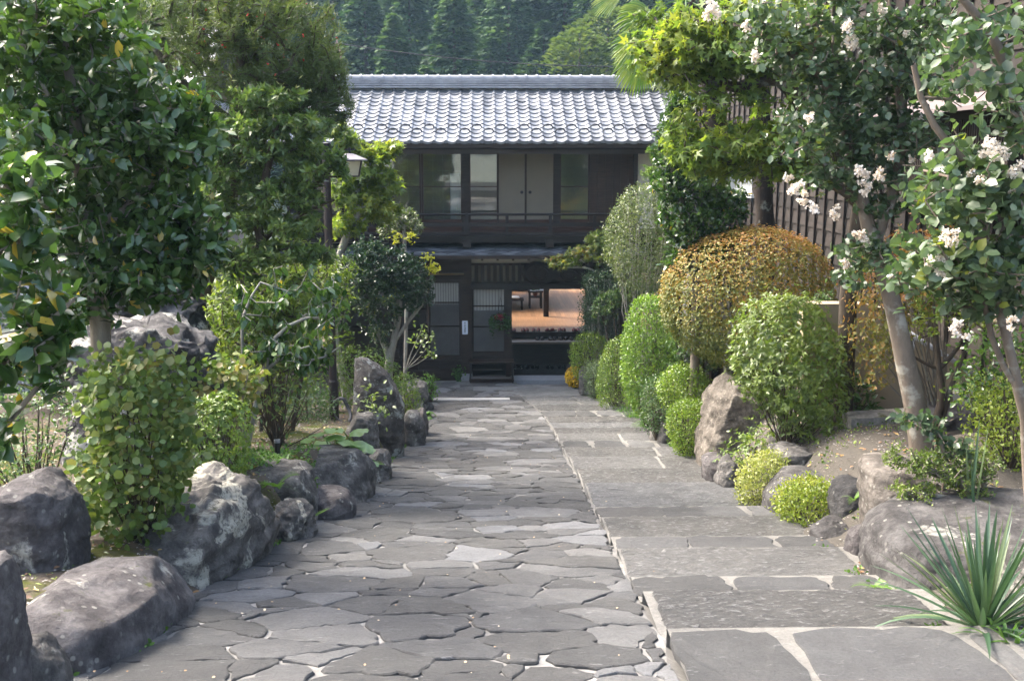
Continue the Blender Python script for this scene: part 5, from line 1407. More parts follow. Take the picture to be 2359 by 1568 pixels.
l_cr = leafmat('grey_green_oval_leaf', [(0, (.035, .065, .035)), (.5, (.068, .11, .055)), (.9, (.11, .155, .07)), (1, (.20, .22, .04))], .36, .28, (1.6, 1.8, .8), .6)
l_oliv = leafmat('pale_olive_leaf', [(0, (.045, .072, .025)), (.5, (.09, .122, .045)), (1, (.18, .21, .08))], .42, .3)
l_lite = leafmat('fresh_azalea_leaf', [(0, (.055, .095, .02)), (.5, (.12, .172, .035)), (1, (.24, .295, .072))], .4, .32)
l_var = leafmat('cream_edged_leaf', [(0, (.13, .17, .03)), (.5, (.27, .30, .075)), (1, (.50, .47, .20))], .45, .3)
l_gold = leafmat('golden_green_leaf', [(0, (.08, .125, .015)), (.5, (.18, .24, .03)), (1, (.36, .36, .06))], .42, .35)
l_nan = leafmat('nandina_leaf', [(0, (.04, .085, .035)), (.5, (.09, .15, .05)), (.85, (.20, .22, .05)), (1, (.32, .14, .06))], .4, .3)
l_fern = leafmat('fern_green', [(0, (.05, .12, .02)), (1, (.14, .26, .05))], .5, .35)
l_but = leafmat('pale_green_broad_leaf', [(0, (.07, .16, .035)), (1, (.20, .33, .10))], .4, .3)
l_palm = leafmat('palm_green', [(0, (.04, .095, .016)), (.6, (.08, .16, .025)), (1, (.22, .28, .045))], .35, .35)
l_yuc = leafmat('blue_green_blade', [(0, (.032, .07, .038)), (.6, (.058, .108, .064)), (1, (.15, .19, .085))], .4, .25)
UPZ = np.array([0, 0, 1.])

def base_at0(u, y): x = P(u, 700, y)[0]; return np.array([x, y, HT(x, y) - .1])
# ------------------------------------------------------------------ trees
def tree(name, label, cat, root, trunks, bl, bark, leaf, tmpl, per, length, size, flat=.8, spread=1., fwd=.35, droop=.0, jit=.05, sag=0., r_tip=.004, tintf=None, group=None, crown='crown', clump=1.2, wid=1., seg=.22, keep=None, lim='trunk'):
    t = thing(name, label, cat, root, group)
    tips = blobs(bl) if isinstance(bl, list) else bl
    tr = grow(trunks, tips, seg, jit, sag, r_tip)
    limbs(lim, bark, tr, t)
    pos, d, nn, i = twig_leaves(tips, tr[3], per, length, flat, spread, fwd, droop)
    tint = .5 + fbm(pos * clump, len(tips) % 50, 3) * .55 + rng.normal(size=len(pos)) * .16
    if tintf is not None: tint = tintf(pos, tint)
    leafmesh(crown, leaf, pos, d, nn, size * rng.uniform(.6, 1.2, len(pos)), tmpl, t, tint, wid=wid)
    return t, tips, tr
def camt(pos, tint):                                   # a camellia's odd yellow leaf
    t = np.clip(tint, 0, .95) * .93
    return np.where(rng.random(len(t)) < .012, .99, t)
Ym = 6.9
B = G(240, 1030); b0 = np.array([P(240, 860, Ym)[0], Ym, HT(P(240, 860, Ym)[0], Ym) - .05])
tree('camellia_tree', 'dark glossy camellia tree with straight grey trunk standing before the craggy rock', 'tree', b0,
     [([b0, P(236, 840, Ym), P(228, 700, Ym), P(205, 560, Ym), P(190, 420, Ym), P(170, 250, Ym), P(150, 90, Ym)], .052, .015, None),
      ([P(228, 690, Ym), P(330, 640, Ym), P(420, 560, Ym), P(480, 500, Ym)], .03, .01, 0),
      ([P(200, 540, Ym), P(300, 470, Ym), P(400, 340, Ym), P(430, 260, Ym)], .028, .01, 0),
      ([P(205, 560, Ym), P(110, 480, Ym), P(20, 380, Ym)], .025, .01, 0)],
     [(150, 60, 190, 130, Ym, .8, 150), (330, 230, 130, 130, Ym, .6, 105), (430, 330, 85, 90, Ym, .5, 55), (180, 330, 200, 150, Ym, .9, 170), (400, 520, 125, 90, Ym, .5, 85), (200, 540, 200, 110, Ym, .7, 125), (340, 640, 150, 65, Ym, .5, 66), (160, 690, 140, 60, Ym, .5, 48), (440, 590, 70, 45, Ym, .4, 28), (60, 200, 130, 200, Ym, .7, 100)],
     m_bark_g, l_cam, T_OVAL, 14, .27, .096, .6, 1., .45, wid=.88, tintf=camt, seg=.2, jit=.07, r_tip=.0035)
Ya = 3.7
a0 = np.array([P(-90, 1120, Ya)[0], Ya, HT(P(-90, 1120, Ya)[0], Ya) - .05])
tree('camellia_tree', 'nearest camellia at the left edge with larger leaves, several of them yellow', 'tree', a0,
     [([a0, P(-70, 1060, Ya), P(30, 960, Ya), P(110, 860, Ya)], .030, .008, None), ([P(-80, 1080, Ya), P(-60, 900, Ya), P(60, 790, Ya), P(170, 690, Ya)], .028, .008, 0), ([P(-60, 900, Ya), P(-90, 700, Ya), P(10, 560, Ya), P(80, 400, Ya)], .028, .008, 1)],
     [(60, 700, 105, 110, Ya, .3, 26), (110, 800, 65, 70, Ya, .22, 14), (30, 860, 70, 60, Ya, .25, 12), (40, 560, 90, 80, Ya, .3, 16), (40, 420, 80, 60, Ya, .3, 10), (10, 960, 60, 50, Ya, .2, 5)],
     m_bark_g, l_cam, T_OVAL, 11, .18, .085, .7, 1., .4, tintf=lambda p, t: np.where(rng.random(len(t)) < .06, .97, np.clip(t, .2, .95) * .93), seg=.14, r_tip=.003)
# yew with feathery sprays, top left
Yy = 11.5
y0_ = np.array([P(455, 900, Yy)[0], Yy, HT(P(455, 900, Yy)[0], Yy)])
tree('yew_tree', 'big dark feathery yew with tiny red berries rising behind the camellia', 'tree', y0_,
     [([y0_, P(470, 640, Yy), P(540, 380, Yy), P(560, 120, Yy), P(570, -200, Yy)], .12, .05, None), ([P(560, 380, Yy), P(660, 250, Yy), P(780, 200, Yy)], .06, .02, 0), ([P(560, 300, Yy), P(430, 200, Yy), P(330, 80, Yy)], .06, .02, 0)],
     [(620, 60, 150, 110, Yy, 1.2, 190), (700, 180, 100, 80, Yy, .9, 120), (760, 250, 60, 50, Yy, .6, 50), (500, 40, 170, 120, Yy, 1.2, 190), (400, 80, 120, 110, Yy, 1., 100), (560, 220, 140, 90, Yy, 1., 130), (460, -150, 250, 130, Yy, 1.5, 150), (690, 280, 90, 40, Yy, .6, 50), (390, 260, 100, 110, Yy, .8, 90), (470, 330, 90, 90, Yy, .8, 90), (740, 140, 60, 90, Yy, .7, 90), (600, 20, 190, 60, Yy, 1., 120), (480, 450, 60, 90, Yy, .6, 60)],
     m_bark_d, l_yew, T_NEEDLE, 58, .30, .085, .4, .75, .9, jit=.06, r_tip=.005, wid=1.3, crown='crown', clump=1.5)
yew = [o for o in C.objects if o.name.startswith('yew_tree')][0]
bp = blobs([(600, 120, 200, 150, Yy, 1.2, 60)]); n = len(bp); leafmesh('buds_berries', plainmat('red_berry', (.45, .04, .02), .4), np.repeat(bp, 3, 0), rvec(3 * n), rvec(3 * n), .022, T_ROUND, yew)  # red berries scattered through the yew
# rosette shrub in the middle left
Yp = 10.6
p0 = np.array([P(640, 960, Yp)[0], Yp, HT(P(640, 960, Yp)[0], Yp) - .05])
pt = tree('andromeda_shrub', 'tall light green shrub of leaf rosettes with pale buds left of the lamp post', 'shrub', p0,
     [([p0, P(610, 840, Yp), P(565, 640, Yp), P(600, 560, Yp), P(680, 500, Yp), P(770, 460, Yp)], .05, .015, None), ([P(570, 640, Yp), P(520, 560, Yp), P(500, 430, Yp)], .035, .012, 0), ([P(590, 560, Yp), P(610, 420, Yp), P(640, 280, Yp)], .035, .012, 0)],
     [(620, 225, 90, 32, Yp, .6, 70), (560, 285, 80, 30, Yp, .6, 64), (690, 290, 74, 32, Yp, .5, 60), (728, 335, 42, 24, Yp, .3, 26), (620, 345, 100, 32, Yp, .6, 80), (715, 395, 55, 28, Yp, .4, 40), (540, 400, 70, 34, Yp, .5, 56), (640, 440, 90, 30, Yp, .5, 70), (712, 460, 45, 24, Yp, .4, 30), (570, 500, 80, 32, Yp, .5, 60), (685, 520, 70, 30, Yp, .5, 50), (620, 580, 100, 32, Yp, .5, 76), (720, 590, 55, 28, Yp, .4, 36), (540, 600, 70, 34, Yp, .5, 50), (500, 335, 50, 44, Yp, .5, 50), (495, 470, 52, 50, Yp, .5, 50), (480, 570, 50, 60, Yp, .5, 46), (775, 372, 24, 26, Yp, .2, 20), (792, 392, 12, 18, Yp, .15, 8), (600, 660, 110, 40, Yp, .5, 70)],
     m_bark_d, l_pier, T_LANCE, 20, .10, .088, .65, 1., .5, jit=.07, r_tip=.0035, wid=1.5)
n = 420; k = rng.integers(0, len(pt[1]), n); bb = pt[1][k] + rng.normal(size=(n, 3)) * .05 + np.array([0, 0, .05])
leafmesh('buds_berries', leafmat('pale_bud', [(0, (.22, .24, .07)), (1, (.36, .36, .14))], .6, .2), bb, rvec(n) + np.array([0, 0, -.3]), rvec(n), .06, T_LANCE, pt[0])  # pale buds on the rosettes
# undergrowth between andromeda and lamp
tree('weeping_shrub', 'yellow green drooping shrub filling the gap below the andromeda', 'shrub', np.array([P(600, 930, 11.8)[0], 11.8, HT(-2.7, 11.8) - .05]),
     [([np.array([P(600 + q, 960, 11.8)[0], 11.8, HT(-2.7, 11.8) - .05]), P(600 + q * 1.5, 800, 11.8), P(600 + q * 2, 640, 11.8)], .018, .008, None) for q in (-60, -30, 0, 35, 70)],
     [(600, 690, 130, 110, 11.8, .5, 150), (700, 640, 110, 80, 11.8, .5, 100), (560, 800, 100, 70, 11.8, .4, 60), (760, 640, 70, 70, 12.2, .4, 50), (680, 790, 110, 60, 12.2, .4, 60), (580, 720, 110, 90, 10.0, .4, 130), (680, 700, 90, 80, 10.2, .4, 100), (600, 830, 90, 50, 10.2, .4, 50)],
     m_bark_d, l_bam, T_LANCE, 15, .22, .085, .5, .8, .5, .3, jit=.06)
clipped_bush('low_shrub', 'leafy green undergrowth under the andromeda between the small flat shrub and lamp post', 'shrub', [(760, 560, 640), (790, 530, 700), (850, 540, 720), (900, 570, 720), (960, 590, 700)], 10.0, .5, l_nan, T_LANCE, .075, 900, m_bark_d, lump=.14, shell=.10, inner=.4, stray=.1, wid=1.5)
clipped_bush('low_shrub', 'taller mixed green undergrowth behind the small flat shrub', 'shrub', [(640, 480, 600), (700, 470, 660), (780, 480, 660), (860, 500, 600), (930, 520, 590)], 10.9, .5, l_bam, T_LANCE, .075, 2200, m_bark_d, lump=.14, shell=.10, inner=.4, stray=.1, wid=1.5)
# bare twisted shrub with larger hanging leaves
Yb = 9.6
q0 = np.array([P(560, 950, Yb)[0], Yb, HT(P(560, 950, Yb)[0], Yb) - .05])
tree('twisted_shrub', 'half bare shrub of pale twisted twigs and large hanging leaves before the lamp post', 'shrub', q0,
     [([q0, P(610, 850, Yb), P(640, 770, Yb), P(720, 730, Yb), P(790, 745, Yb)], .028, .008, None), ([P(610, 850, Yb), P(660, 820, Yb), P(730, 830, Yb), P(780, 800, Yb)], .022, .007, 0), ([q0, P(560, 860, Yb), P(570, 700, Yb), P(600, 650, Yb)], .022, .007, 0)],
     [(700, 660, 100, 60, Yb, .35, 26), (720, 740, 80, 50, Yb, .35, 24), (620, 780, 70, 60, Yb, .35, 20), (700, 810, 80, 40, Yb, .3, 40), (760, 700, 50, 60, Yb, .3, 18), (590, 700, 70, 70, Yb, .35, 20)],
     m_bark_l, l_cam, T_OVAL, 5, .16, .10, .3, .7, .3, .8, jit=.12, r_tip=.0032, wid=.9)
# maple beside the lamp
Yl = 17.0
m0 = np.array([P(800, 900, Yl)[0], Yl, HT(P(800, 900, Yl)[0], Yl)])
tree('maple_tree', 'young yellow green maple with thin pale trunk beside the lamp lantern', 'tree', m0,
     [([m0, P(770, 640, Yl), P(800, 540, Yl), P(840, 460, Yl), P(858, 400, Yl)], .05, .015, None), ([P(800, 540, Yl), P(850, 500, Yl), P(905, 480, Yl)], .025, .01, 0), ([P(830, 480, Yl), P(820, 400, Yl), P(800, 330, Yl)], .02, .01, 0)],
     [(868, 352, 44, 22, Yl, .4, 75), (905, 335, 22, 10, Yl, .2, 20), (850, 405, 62, 26, Yl, .5, 90), (895, 425, 36, 20, Yl, .35, 46), (830, 470, 70, 36, Yl, .5, 90), (880, 480, 42, 32, Yl, .4, 70), (800, 330, 36, 26, Yl, .4, 60), (770, 300, 30, 30, Yl, .4, 46), (800, 520, 50, 26, Yl, .4, 50), (790, 420, 40, 44, Yl, .4, 60)],
     m_bark_l, l_map, T_MAPLE, 8, .20, .105, .5, 1., .4, .45, jit=.05, tintf=lambda p, t: t + .18 * sm((p[:, 2] - P(860, 420, Yl)[2]) / .7))
tree('pale_shrub', 'sparse pale shrub with fine upright twigs in front of the balcony rail', 'shrub', np.array([P(930, 800, 18.5)[0], 18.5, HT(-1.9, 18.5)]),
     [([np.array([P(930, 860, 18.5)[0], 18.5, HT(-1.9, 18.5)]), P(935, 620, 18.5), P(930, 520, 18.5)], .02, .008, None)],
     [(925, 500, 48, 26, 18.5, .4, 80), (960, 525, 22, 18, 18.5, .3, 30), (895, 530, 30, 20, 18.5, .3, 30)], m_bark_l, l_oliv, T_OVAL, 12, .16, .055, .5, jit=.05)
# dark holly-like tree left of the entrance
Yh = 16.2
h0 = np.array([P(898, 900, Yh)[0], Yh, HT(P(898, 900, Yh)[0], Yh) - .05])
tree('holly_tree', 'dense dark small leaved tree with pale lichened trunk left of the entrance', 'tree', h0,
     [([h0, P(896, 840, Yh), P(910, 770, Yh), P(920, 700, Yh), P(900, 620, Yh)], .085, .02, None), ([P(908, 790, Yh), P(940, 740, Yh), P(975, 700, Yh)], .035, .01, 0), ([P(900, 830, Yh), P(870, 760, Yh), P(840, 690, Yh), P(810, 640, Yh)], .035, .01, 0)],
     [(890, 610, 95, 55, Yh, .7, 230), (850, 580, 60, 40, Yh, .5, 90), (940, 640, 60, 50, Yh, .5, 120), (960, 680, 46, 40, Yh, .4, 70), (880, 690, 80, 50, Yh, .6, 150), (835, 660, 50, 60, Yh, .5, 90), (870, 760, 50, 40, Yh, .4, 40)],
     m_bark_l, l_box, T_OVAL, 30, .15, .048, .5, 1., .5, jit=.05)
hy = [o for o in C.objects if o.name.startswith('holly_tree')][0]
sh_ = blobs([(1000, 615, 16, 12, Yh, .1, 16), (945, 545, 5, 16, Yh, .05, 8), (985, 600, 8, 30, Yh, .1, 10), (913, 548, 4, 12, Yh, .05, 6)]); n = len(sh_)
leafmesh('sprays', leafmat('yellow_shoot', [(0, (.30, .32, .03)), (1, (.50, .46, .05))], .45, .4), np.repeat(sh_, 5, 0) + rng.normal(size=(n * 5, 3)) * .03, rvec(n * 5), rvec(n * 5) + UPZ, .065, T_OVAL, hy)
# ------------------------------------------------------------------ clipped and low shrubs, left bed
def tint_top(lo, hi): return None
s0 = G(300, 1215)
clipped_bush('round_leaf_shrub', 'leafy shrub of round tinged leaves narrowing to its base behind the dark boulder', 'shrub',
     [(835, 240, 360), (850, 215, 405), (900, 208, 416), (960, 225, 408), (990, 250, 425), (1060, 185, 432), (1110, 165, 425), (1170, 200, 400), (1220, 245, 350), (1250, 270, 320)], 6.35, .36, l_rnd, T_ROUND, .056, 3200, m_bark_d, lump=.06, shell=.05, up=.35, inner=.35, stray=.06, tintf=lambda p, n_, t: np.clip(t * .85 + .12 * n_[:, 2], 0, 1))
clipped_bush('round_leaf_shrub', 'small flat topped round leaved shrub on two thin stems before the craggy rock', 'shrub',
     [(832, 470, 520), (845, 440, 575), (880, 430, 590), (920, 445, 585), (945, 470, 560)], 8.6, .30, l_rnd, T_ROUND, .060, 900, m_bark_g, lump=.06, shell=.04, stem=[P(520, 960, 8.6)[0], 8.6, HT(P(520, 960, 8.6)[0], 8.6)], stray=.08,
     tintf=lambda p, n_, t: np.clip(t, 0, .8))
clipped_bush('azalea_bush', 'round clipped azalea dome between the pale lichened boulder and small flat shrub', 'bush',
     [(922, 455, 515), (938, 425, 548), (985, 405, 568), (1050, 403, 572), (1110, 420, 560), (1135, 440, 540)], 7.9, .34, l_aza, T_LANCE, .036, 9000, m_bark_d, whorl=7, lump=.025, shell=.02, up=.5, wid=1.4)
clipped_bush('azalea_bush', 'low spreading azalea on the moss behind the standing stone', 'bush', [(801, 800, 850), (812, 780, 885), (840, 775, 905), (870, 790, 925), (905, 790, 930)], 15.2, .5, l_aza, T_LANCE, .04, 5200, m_bark_d, whorl=5, lump=.05, shell=.04, tintf=lambda p, n_, t: t * .75, wid=1.4)
clipped_bush('azalea_bush', 'small round azalea to the right of the standing stone', 'bush', [(858, 925, 945), (872, 912, 958), (900, 908, 966), (940, 915, 968), (968, 925, 960)], 16.0, .3, l_aza, T_LANCE, .04, 3000, m_bark_d, whorl=5, lump=.04, shell=.03, wid=1.4)
clipped_bush('fern_clump', 'leafy green clump at the corner of the inn wall', 'fern', [(862, 985, 995), (875, 978, 1000), (905, 985, 1005), (915, 985, 1002)], 20.4, .2, l_fern, T_LANCE, .08, 260, m_bark_d, lump=.05, shell=.05, wid=1.4)
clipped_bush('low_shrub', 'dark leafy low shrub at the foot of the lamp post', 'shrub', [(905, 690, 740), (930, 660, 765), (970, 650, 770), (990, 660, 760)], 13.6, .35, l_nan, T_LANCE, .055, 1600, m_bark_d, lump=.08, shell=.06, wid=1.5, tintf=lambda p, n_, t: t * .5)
clipped_bush('low_shrub', 'tangled small leaved shrub at the left edge above the broad boulder', 'shrub', [(890, 10, 110), (930, -20, 160), (1000, -30, 170), (1060, -30, 150), (1110, -20, 110)], 6.6, .4, l_nan, T_OVAL, .030, 1500, m_bark_d, lump=.1, shell=.10, inner=.4, stray=.1, tintf=lambda p, n_, t: t * .7)
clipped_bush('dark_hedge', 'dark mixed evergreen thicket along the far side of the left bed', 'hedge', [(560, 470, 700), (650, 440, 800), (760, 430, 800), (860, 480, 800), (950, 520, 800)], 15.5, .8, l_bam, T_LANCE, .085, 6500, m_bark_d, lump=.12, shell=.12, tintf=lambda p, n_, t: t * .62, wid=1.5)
clipped_bush('dark_hedge', 'dark evergreen thicket behind the camellias at the far left', 'hedge', [(420, -60, 300), (560, -80, 420), (760, -80, 440), (960, -80, 420)], 13.5, .9, l_box, T_OVAL, .085, 7000, m_bark_d, lump=.14, shell=.14, tintf=lambda p, n_, t: np.clip(t, 0, .9))
bgb = base_at0(150, 16.5)
tree('evergreen_tree', 'broad dark evergreen tree closing the view behind the camellias on the left', 'tree', bgb, [([bgb, P(150, 500, 16.5), P(160, 200, 16.5), P(170, -150, 16.5)], .16, .05, None), ([P(150, 450, 16.5), P(330, 250, 16.5), P(420, 100, 16.5)], .08, .03, 0)],
     [(120, 60, 220, 160, 16.5, 1.2, 240), (330, 120, 140, 140, 16.5, 1., 170), (100, 330, 220, 130, 16.5, 1., 180), (330, 350, 130, 110, 16.5, 1., 120), (-60, 200, 120, 200, 16.5, 1., 120), (200, -140, 300, 110, 16.5, 1.2, 160), (440, 260, 70, 90, 16.5, .8, 60)],
     m_bark_d, l_pier, T_OVAL, 26, .42, .13, .5, 1., .5, jit=.06, r_tip=.006, seg=.4)
# ------------------------------------------------------------------ right hand side
def trunk_fib(name, label, pts, r, mat, seed, group=None, hair=True):
    pts = spline(pts, 40); t = thing(name, label, 'palm', pts[0], group)
    v, f = tube_geo(pts, np.linspace(r * 1.1, r, 40) * (1 + .10 * np.sin(np.arange(40) * 2.1)), 18)
    v = np.array(v); c = np.repeat(pts, 18, 0); v = v + (v - c) * (fbm(v * 14, seed, 3) * .35)[:, None]
    meshobj('trunk', v, f, mat, t, smooth=True)
    if hair:
        n = 900; k = rng.integers(2, 39, n); a = rng.random(n) * 6.28; nr = np.stack([np.cos(a), np.sin(a), np.zeros(n)], 1)
        leafmesh('fringe', plainmat('brown_fibre', (.07, .05, .035), .9, .4), pts[k] + nr * r * .98, nr * .35 + np.stack([-nr[:, 1], nr[:, 0], rng.normal(size=n)], 1) * .8 - UPZ * .35, nr, rng.uniform(.05, .14, n), T_NEEDLE, t, wid=.5)
    return t
def frond(parent, root, tip, spread, n, L, mat, nrm, droop=.25):
    """a fan palm leaf: stalk from root to tip, folded blades fanned about the tip"""
    mb = MB(); mb.tube(spline([root, (np.array(root) + tip) / 2 + np.array([0, 0, .05]), tip], 8), np.linspace(.014, .008, 8), 6, .5)
    ax = unit(np.array(tip) - root); nrm = unit(np.asarray(nrm, float) - ax * np.dot(nrm, ax)); side = np.cross(nrm, ax)
    for k in range(n):
        a = (k / (n - 1) - .5) * spread; d = unit(ax * math.cos(a) + side * math.sin(a)); l = L * (1 - .28 * abs(a / spread * 2) ** 2) * rng.uniform(.93, 1.04)
        s = unit(np.cross(nrm, d)); P0 = []; m = 7
        for i in range(m):
            q = i / (m - 1); c = tip + d * l * q - nrm * .02 * q - UPZ * droop * l * max(0, q - .45) ** 2 * 2.2
            w = .020 * (1 - q) ** .6 * (.45 + 1.5 * min(q * 2.2, 1)) + .0008
            P0 += [c - s * w + nrm * w * .5, c, c + s * w + nrm * w * .5]
        mb.add(P0, [(i * 3 + j, i * 3 + j + 1, i * 3 + j + 4, i * 3 + j + 3) for i in range(m - 1) for j in (0, 1)], float(np.clip(.45 + .5 * rng.random() + (0.3 if rng.random() < .1 else 0), 0, 1)))
    return mb.build('frond', mat, parent, smooth=False)
m_fib = barkmat('fibrous_palm_bark', (.010, .0075, .006), (.038, .027, .020), la=.0, stretch=(1, 1, .25), scale=22)
Y1 = 14.6
def base_at(u, y, d=0.): x = P(u, 700, y)[0]; return np.array([x, y, HT(x, y) - .1])
pa = trunk_fib('fan_palm', 'fan palm whose green fronds reach over the inn roof at top right', [base_at(1640, Y1), P(1655, 470, Y1), P(1648, 330, Y1), P(1642, 230, Y1), P(1600, 60, Y1), P(1580, 10, Y1)], .135, m_fib, 3)
cr = P(1580, 0, Y1)
for (u, v, dy, dr) in ((1500, 35, -.1, .30), (1470, 100, -.5, .35), (1490, 120, .3, .25), (1520, -40, .2, .2), (1560, 90, -.7, .35), (1640, 70, -.5, .3), (1600, -120, .3, .2), (1680, -30, .2, .3), (1450, -30, .5, .25)):
    tp = P(u, v, Y1) + np.array([0, dy, 0]); frond(pa, cr, tp, R(145), 30, .56 if u != 1470 else .52, l_palm, UPZ * .45 + np.array([0, -1.0, 0]), dr)
Y2 = 15.3
pb = trunk_fib('fan_palm', 'second palm with thick fibrous brown trunk standing before the plank house', [base_at(1762, Y2), P(1762, 540, Y2), P(1757, 400, Y2), P(1752, 250, Y2), P(1750, 120, Y2), P(1752, -160, Y2)], .125, m_fib, 5)
cr = P(1752, -170, Y2)
for k in range(9):
    a = k * .7; frond(pb, cr, cr + np.array([math.cos(a) * .7, math.sin(a) * .7, .25]), R(150), 22, .7, l_palm, UPZ, .3)
# maple with long level limbs
Y3 = 10.3; g0 = base_at(1958, 10.3)
mt_ = tree('maple_tree', 'spreading yellow green maple with dark mossy trunk and long level limbs on the right', 'tree', g0,
     [([g0, P(1950, 800, 10.3), P(1960, 620, 10.3), P(1985, 470, 10.3), P(1990, 410, Y3)], .105, .07, None),
      ([P(1985, 470, 10.3), P(1920, 425, Y3), P(1850, 405, Y3), P(1790, 372, Y3), P(1720, 370, Y3), P(1650, 350, Y3), P(1590, 330, Y3)], .045, .012, 0),
      ([P(1985, 440, 10.3), P(1900, 330, Y3), P(1840, 245, Y3), P(1790, 185, Y3), P(1710, 203, Y3), P(1650, 192, Y3), P(1560, 150, Y3)], .045, .012, 0),
      ([P(1840, 245, Y3), P(1830, 120, Y3), P(1760, 40, Y3), P(1640, 60, Y3)], .03, .012, 2), ([P(1985, 440, 10.3), P(2050, 300, Y3), P(2070, 150, Y3)], .04, .02, 0)],
     [(1620, 340, 90, 40, Y3, .7, 90), (1700, 320, 100, 42, Y3, .8, 100), (1790, 330, 80, 40, Y3, .6, 60), (1560, 150, 70, 50, Y3, .5, 90), (1620, 110, 100, 70, Y3, .7, 150), (1700, 60, 110, 70, Y3, .7, 130), (1590, 60, 70, 50, Y3, .5, 70), (1700, 150, 90, 30, Y3, .6, 60), (1860, 380, 60, 40, Y3, .5, 50), (1780, 20, 120, 60, Y3, .8, 90), (1650, 385, 70, 35, Y3, .4, 50), (1560, 60, 40, 40, Y3, .4, 36), (1490, 40, 40, 24, 12.5, .3, 24), (1500, 150, 50, 30, Y3, .5, 30), (1480, 90, 50, 30, Y3, .5, 26), (1740, 110, 120, 40, Y3, .7, 50), (1840, 60, 90, 50, Y3, .6, 40), (1850, 300, 80, 30, Y3, .5, 26), (1620, 225, 110, 60, Y3, .6, 34), (1760, 230, 90, 60, Y3, .6, 24), (1740, 400, 90, 24, Y3, .5, 24), (1570, 300, 50, 30, Y3, .5, 26), (1560, 350, 40, 24, Y3, .3, 24), (1860, 300, 60, 50, Y3, .5, 40)],
     m_bark_d, l_map, T_MAPLE, 7, .24, .085, .45, 1., .4, .45, jit=.05, seg=.2)
# glossy camellia column
Y4 = 13.8; c0 = base_at(1600, Y4)
tree('camellia_tree', 'glossy camellia climbing beside the palm trunk at the right end of the inn roof', 'tree', c0,
     [([c0, P(1600, 640, Y4), P(1590, 540, Y4), P(1560, 440, Y4), P(1545, 330, Y4), P(1560, 230, Y4)], .045, .012, None), ([P(1590, 540, Y4), P(1640, 500, Y4), P(1690, 490, Y4)], .025, .01, 0)],
     [(1570, 240, 44, 50, Y4, .4, 60), (1540, 330, 44, 60, Y4, .4, 80), (1545, 420, 44, 60, Y4, .4, 90), (1570, 510, 62, 60, Y4, .5, 110), (1640, 500, 70, 50, Y4, .5, 80), (1560, 590, 40, 40, Y4, .4, 40), (1690, 470, 50, 50, Y4, .4, 50), (1620, 420, 60, 50, Y4, .4, 60), (1650, 570, 60, 40, Y4, .4, 40)],
     m_bark_g, l_cam, T_OVAL, 14, .20, .085, .6, 1., .4, tintf=camt)
tree('cedar_sapling', 'bright green feathery conifer sprig beside the clipped olive dome', 'tree', base_at(1530, 20.9), [([base_at(1530, 20.9), P(1515, 560, 20.9), P(1505, 420, 20.9), P(1508, 350, 20.9)], .03, .01, None)],
     [(1500, 395, 26, 18, 20.9, .25, 60), (1508, 350, 20, 22, 20.9, .2, 40), (1520, 420, 24, 20, 20.9, .2, 30)], m_bark_d, l_lime, T_NEEDLE, 40, .14, .05, .4, .8, .8, wid=1.8)
# clipped shrubs on the right border
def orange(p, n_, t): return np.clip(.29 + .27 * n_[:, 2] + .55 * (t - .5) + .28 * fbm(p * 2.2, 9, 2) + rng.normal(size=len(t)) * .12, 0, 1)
D0 = [P(1678, 900, 13.5)[0], 13.5, HT(P(1678, 900, 13.5)[0], 13.5)]
clipped_bush('azalea_dome', 'big orange tinged clipped dome on a pale bare trunk', 'bush', [(532, 1690, 1790), (548, 1630, 1840), (580, 1580, 1884), (630, 1540, 1906), (690, 1524, 1912), (740, 1532, 1905), (775, 1555, 1890), (800, 1585, 1870), (825, 1630, 1830), (842, 1680, 1780)], 13.5, 1.0, l_or, T_OVAL, .031, 64000, m_bark_l, whorl=4, lump=.035, shell=.03, up=.45, stem=D0, sroot=P(1690, 770, 13.5), tintf=orange, inner=.2)
mb = MB(); mb.tube(spline([np.array(D0) - UPZ * .1, P(1676, 860, 13.5), P(1678, 790, 13.5), P(1700, 720, 13.5)], 10), np.linspace(.065, .045, 10), 10)
mb.build('trunk', m_bark_l, [o for o in C.objects if o.name == 'azalea_dome'][0], smooth=True)
clipped_bush('azalea_dome', 'orange pink azalea showing behind the leaning pale trunk', 'bush', [(535, 2140, 2190), (560, 2060, 2210), (620, 1990, 2210), (700, 1985, 2150), (740, 1975, 2090), (800, 1975, 2060), (860, 1985, 2040), (885, 2000, 2030)], 9.7, .45, l_or, T_LANCE, .042, 6500, m_bark_g, whorl=4, lump=.09, shell=.06, up=.3, stem=list(base_at(2190, 9.7)), tintf=lambda p, n_, t: np.clip(orange(p, n_, t) + .18, 0, 1), wid=1.9, stray=.08, inner=.35)
clipped_bush('azalea_bush', 'pale green bushy azalea leaning over the big tan boulder', 'bush', [(690, 1780, 1850), (710, 1730, 1885), (760, 1700, 1915), (820, 1690, 1930), (880, 1695, 1935), (930, 1760, 1945), (980, 1800, 1930), (1000, 1830, 1900)], 10.35, .60, l_lite, T_LANCE, .060, 13500, m_bark_d, whorl=5, lump=.09, shell=.05, up=.5, wid=1.5, tintf=lambda p, n_, t: t * .9 + .12 * n_[:, 2], stray=.05)
